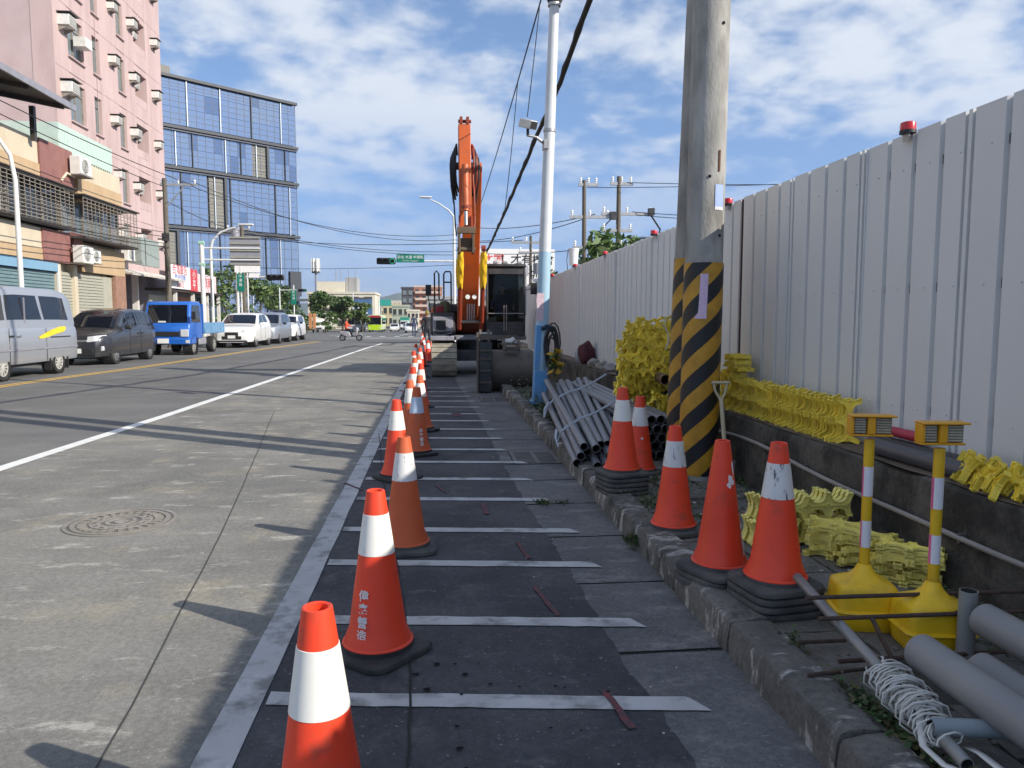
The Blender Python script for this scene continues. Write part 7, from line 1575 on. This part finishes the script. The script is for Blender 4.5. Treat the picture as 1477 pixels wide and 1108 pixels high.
def person(label, x, y, rz, top, low, hair=M_hair, helmet=None):
    t = figure('person', sv, se, [top, low, M_skin, M_blk], 0, label, loc=(x, y, gy(y)), rotz=rz, paint=lambda c: 3 if c.z < .1 else 1 if c.z < .93 and abs(c.x) < .17 else 2 if c.z > 1.46 or (c.z < .9 and abs(c.x) > .17) else 0)
    head_parts(t, (0, -.01, 1.62), helmet=helmet); hand(t, (-.22, -.10, .84), (0, -.2, -1)); hand(t, (.22, -.10, .84), (0, -.2, -1)); return t
person('pedestrian in dark blue crossing the junction beyond the cones', -1.75, 58, R(200), M_navy, M_navy); person('worker in dark clothes standing left of the excavator', -.42, 33, R(170), M_dkjacket, M_dkpants, helmet=mat('helmet_yellow', (.35, .25, .03), .5))
# scooter with rider heading right
sc_ = thing('motor_scooter', 'silver grey motor scooter crossing the junction', 'scooter', (-5.25, 46.6, 0), R(-8)); sc_.scale = (.86, .86, .86)
for x, nm in ((-.58, 'wheel'), (.62, 'wheel')):
    b = MB(); b.lathe([(.15, -.05), (.21, -.05), (.235, -.02), (.235, .02), (.21, .05), (.15, .05)], 22, (x, 0, .235), M=Matrix.Rotation(R(90), 3, 'X')); w1 = b.build('wheel', M_tyre, sc_, smooth=40); b = MB(); b.lathe([(0, -.03), (.155, -.03), (.155, .03), (0, .03)], 18, (x, 0, .235), M=Matrix.Rotation(R(90), 3, 'X')); b.build('rim', M_rim, w1, smooth=40)
M_scg = paint('scooter_grey', (.36, .35, .38), .2)
MB().prism([(-.78, .62), (-.70, .72), (-.1, .66), (.05, .42), (.10, .28), (-.2, .25), (-.45, .36), (-.72, .50)], 'y', -.15, .15).build('rear_body', M_scg, sc_, bevel=.05); MB().prism([(.05, .30), (.42, .30), (.40, .36), (.08, .36)], 'y', -.16, .16).build('footboard', M_trim, sc_, bevel=.02); MB().prism([(.36, .30), (.50, .40), (.56, .85), (.50, .98), (.42, .95), (.40, .5), (.30, .36)], 'y', -.18, .18).build('leg_shield', M_scg, sc_, bevel=.05)
MB().prism([(.42, .46), (.66, .50), (.84, .42), (.86, .38), (.64, .44), (.44, .40)], 'y', -.08, .08).build('front_mudguard', M_scg, sc_, bevel=.02); MB().prism([(-.70, .73), (-.66, .80), (-.1, .76), (.02, .68)], 'y', -.13, .13).build('seat', M_trim, sc_, bevel=.04); b = MB(); b.path([(.46, -.32, 1.02), (.50, -.1, 1.0), (.50, .1, 1.0), (.46, .32, 1.02)], .02, 6); b.build('handlebar', M_trim, sc_); MB().cyl((.62, 0, .235), (.50, 0, .9), .03, n=8).build('fork', M_trim, sc_)
for s in (-1, 1): b = MB(); b.path([(.46, s * .25, 1.02), (.46, s * .3, 1.2)], .008, 5); b.box((.46, s * .32, 1.24), (.03, .12, .09)); b.build('mirror', M_trim, sc_)
MB().box((.55, 0, .82), (.06, .16, .12)).build('headlight', M_lampg, sc_, bevel=.02); MB().box((-.80, 0, .6), (.05, .16, .08)).build('tail_light', M_tail, sc_)
rv = [(0, 0, .0, .13, .12), (.03, 0, .22, .12, .11), (.06, 0, .42, .12, .15), (.07, 0, .50, .07), (.08, 0, .56, .05), (.07, -.19, .44, .055), (.20, -.24, .24, .045), (.42, -.27, .20, .035), (.07, .19, .44, .055), (.20, .24, .24, .045), (.42, .27, .20, .035), (.05, -.09, -.02, .085), (.42, -.12, -.04, .065), (.40, -.11, -.42, .045), (.52, -.11, -.47, .04), (.05, .09, -.02, .085), (.42, .12, -.04, .065), (.40, .11, -.42, .045), (.52, .11, -.47, .04)]
rd = figure('person', rv, se, [M_orvest, M_dkpants, M_skin], 0, 'scooter rider in an orange vest with a helmet', loc=(-5.55, 46.64, .722), rotz=R(-8), paint=lambda c: 1 if c.z < .03 else 2 if c.z > .53 else 0)
hdp = head_parts(rd, (0, 0, 0), helmet=mat('helmet_dark', (.03, .035, .04), .3)); rd.scale = (.86, .86, .86); hdp.location = (.10, 0, .68); hdp.rotation_euler = (0, 0, R(90)); hand(rd, (.42, -.27, .2), (1, 0, 0)); hand(rd, (.42, .27, .2), (1, 0, 0))
# ------------------------------------------------------------ air
hz = MB().b2((-5200, -320, -12), (5200, 12100, 260)).build('haze', [])
hm = bpy.data.materials.new('thin_air'); hm.use_nodes = True; n = hm.node_tree.nodes; n.clear(); oo = n.new('ShaderNodeOutputMaterial'); pv = n.new('ShaderNodeVolumePrincipled')
pv.inputs['Color'].default_value = (.80, .88, 1.0, 1); pv.inputs['Density'].default_value = .00013; pv.inputs['Anisotropy'].default_value = .2
hm.node_tree.links.new(pv.outputs[0], oo.inputs['Volume']); hz.data.materials.append(hm); tag(hz, 'thin pale haze filling the air down the street', 'haze', kind='stuff')
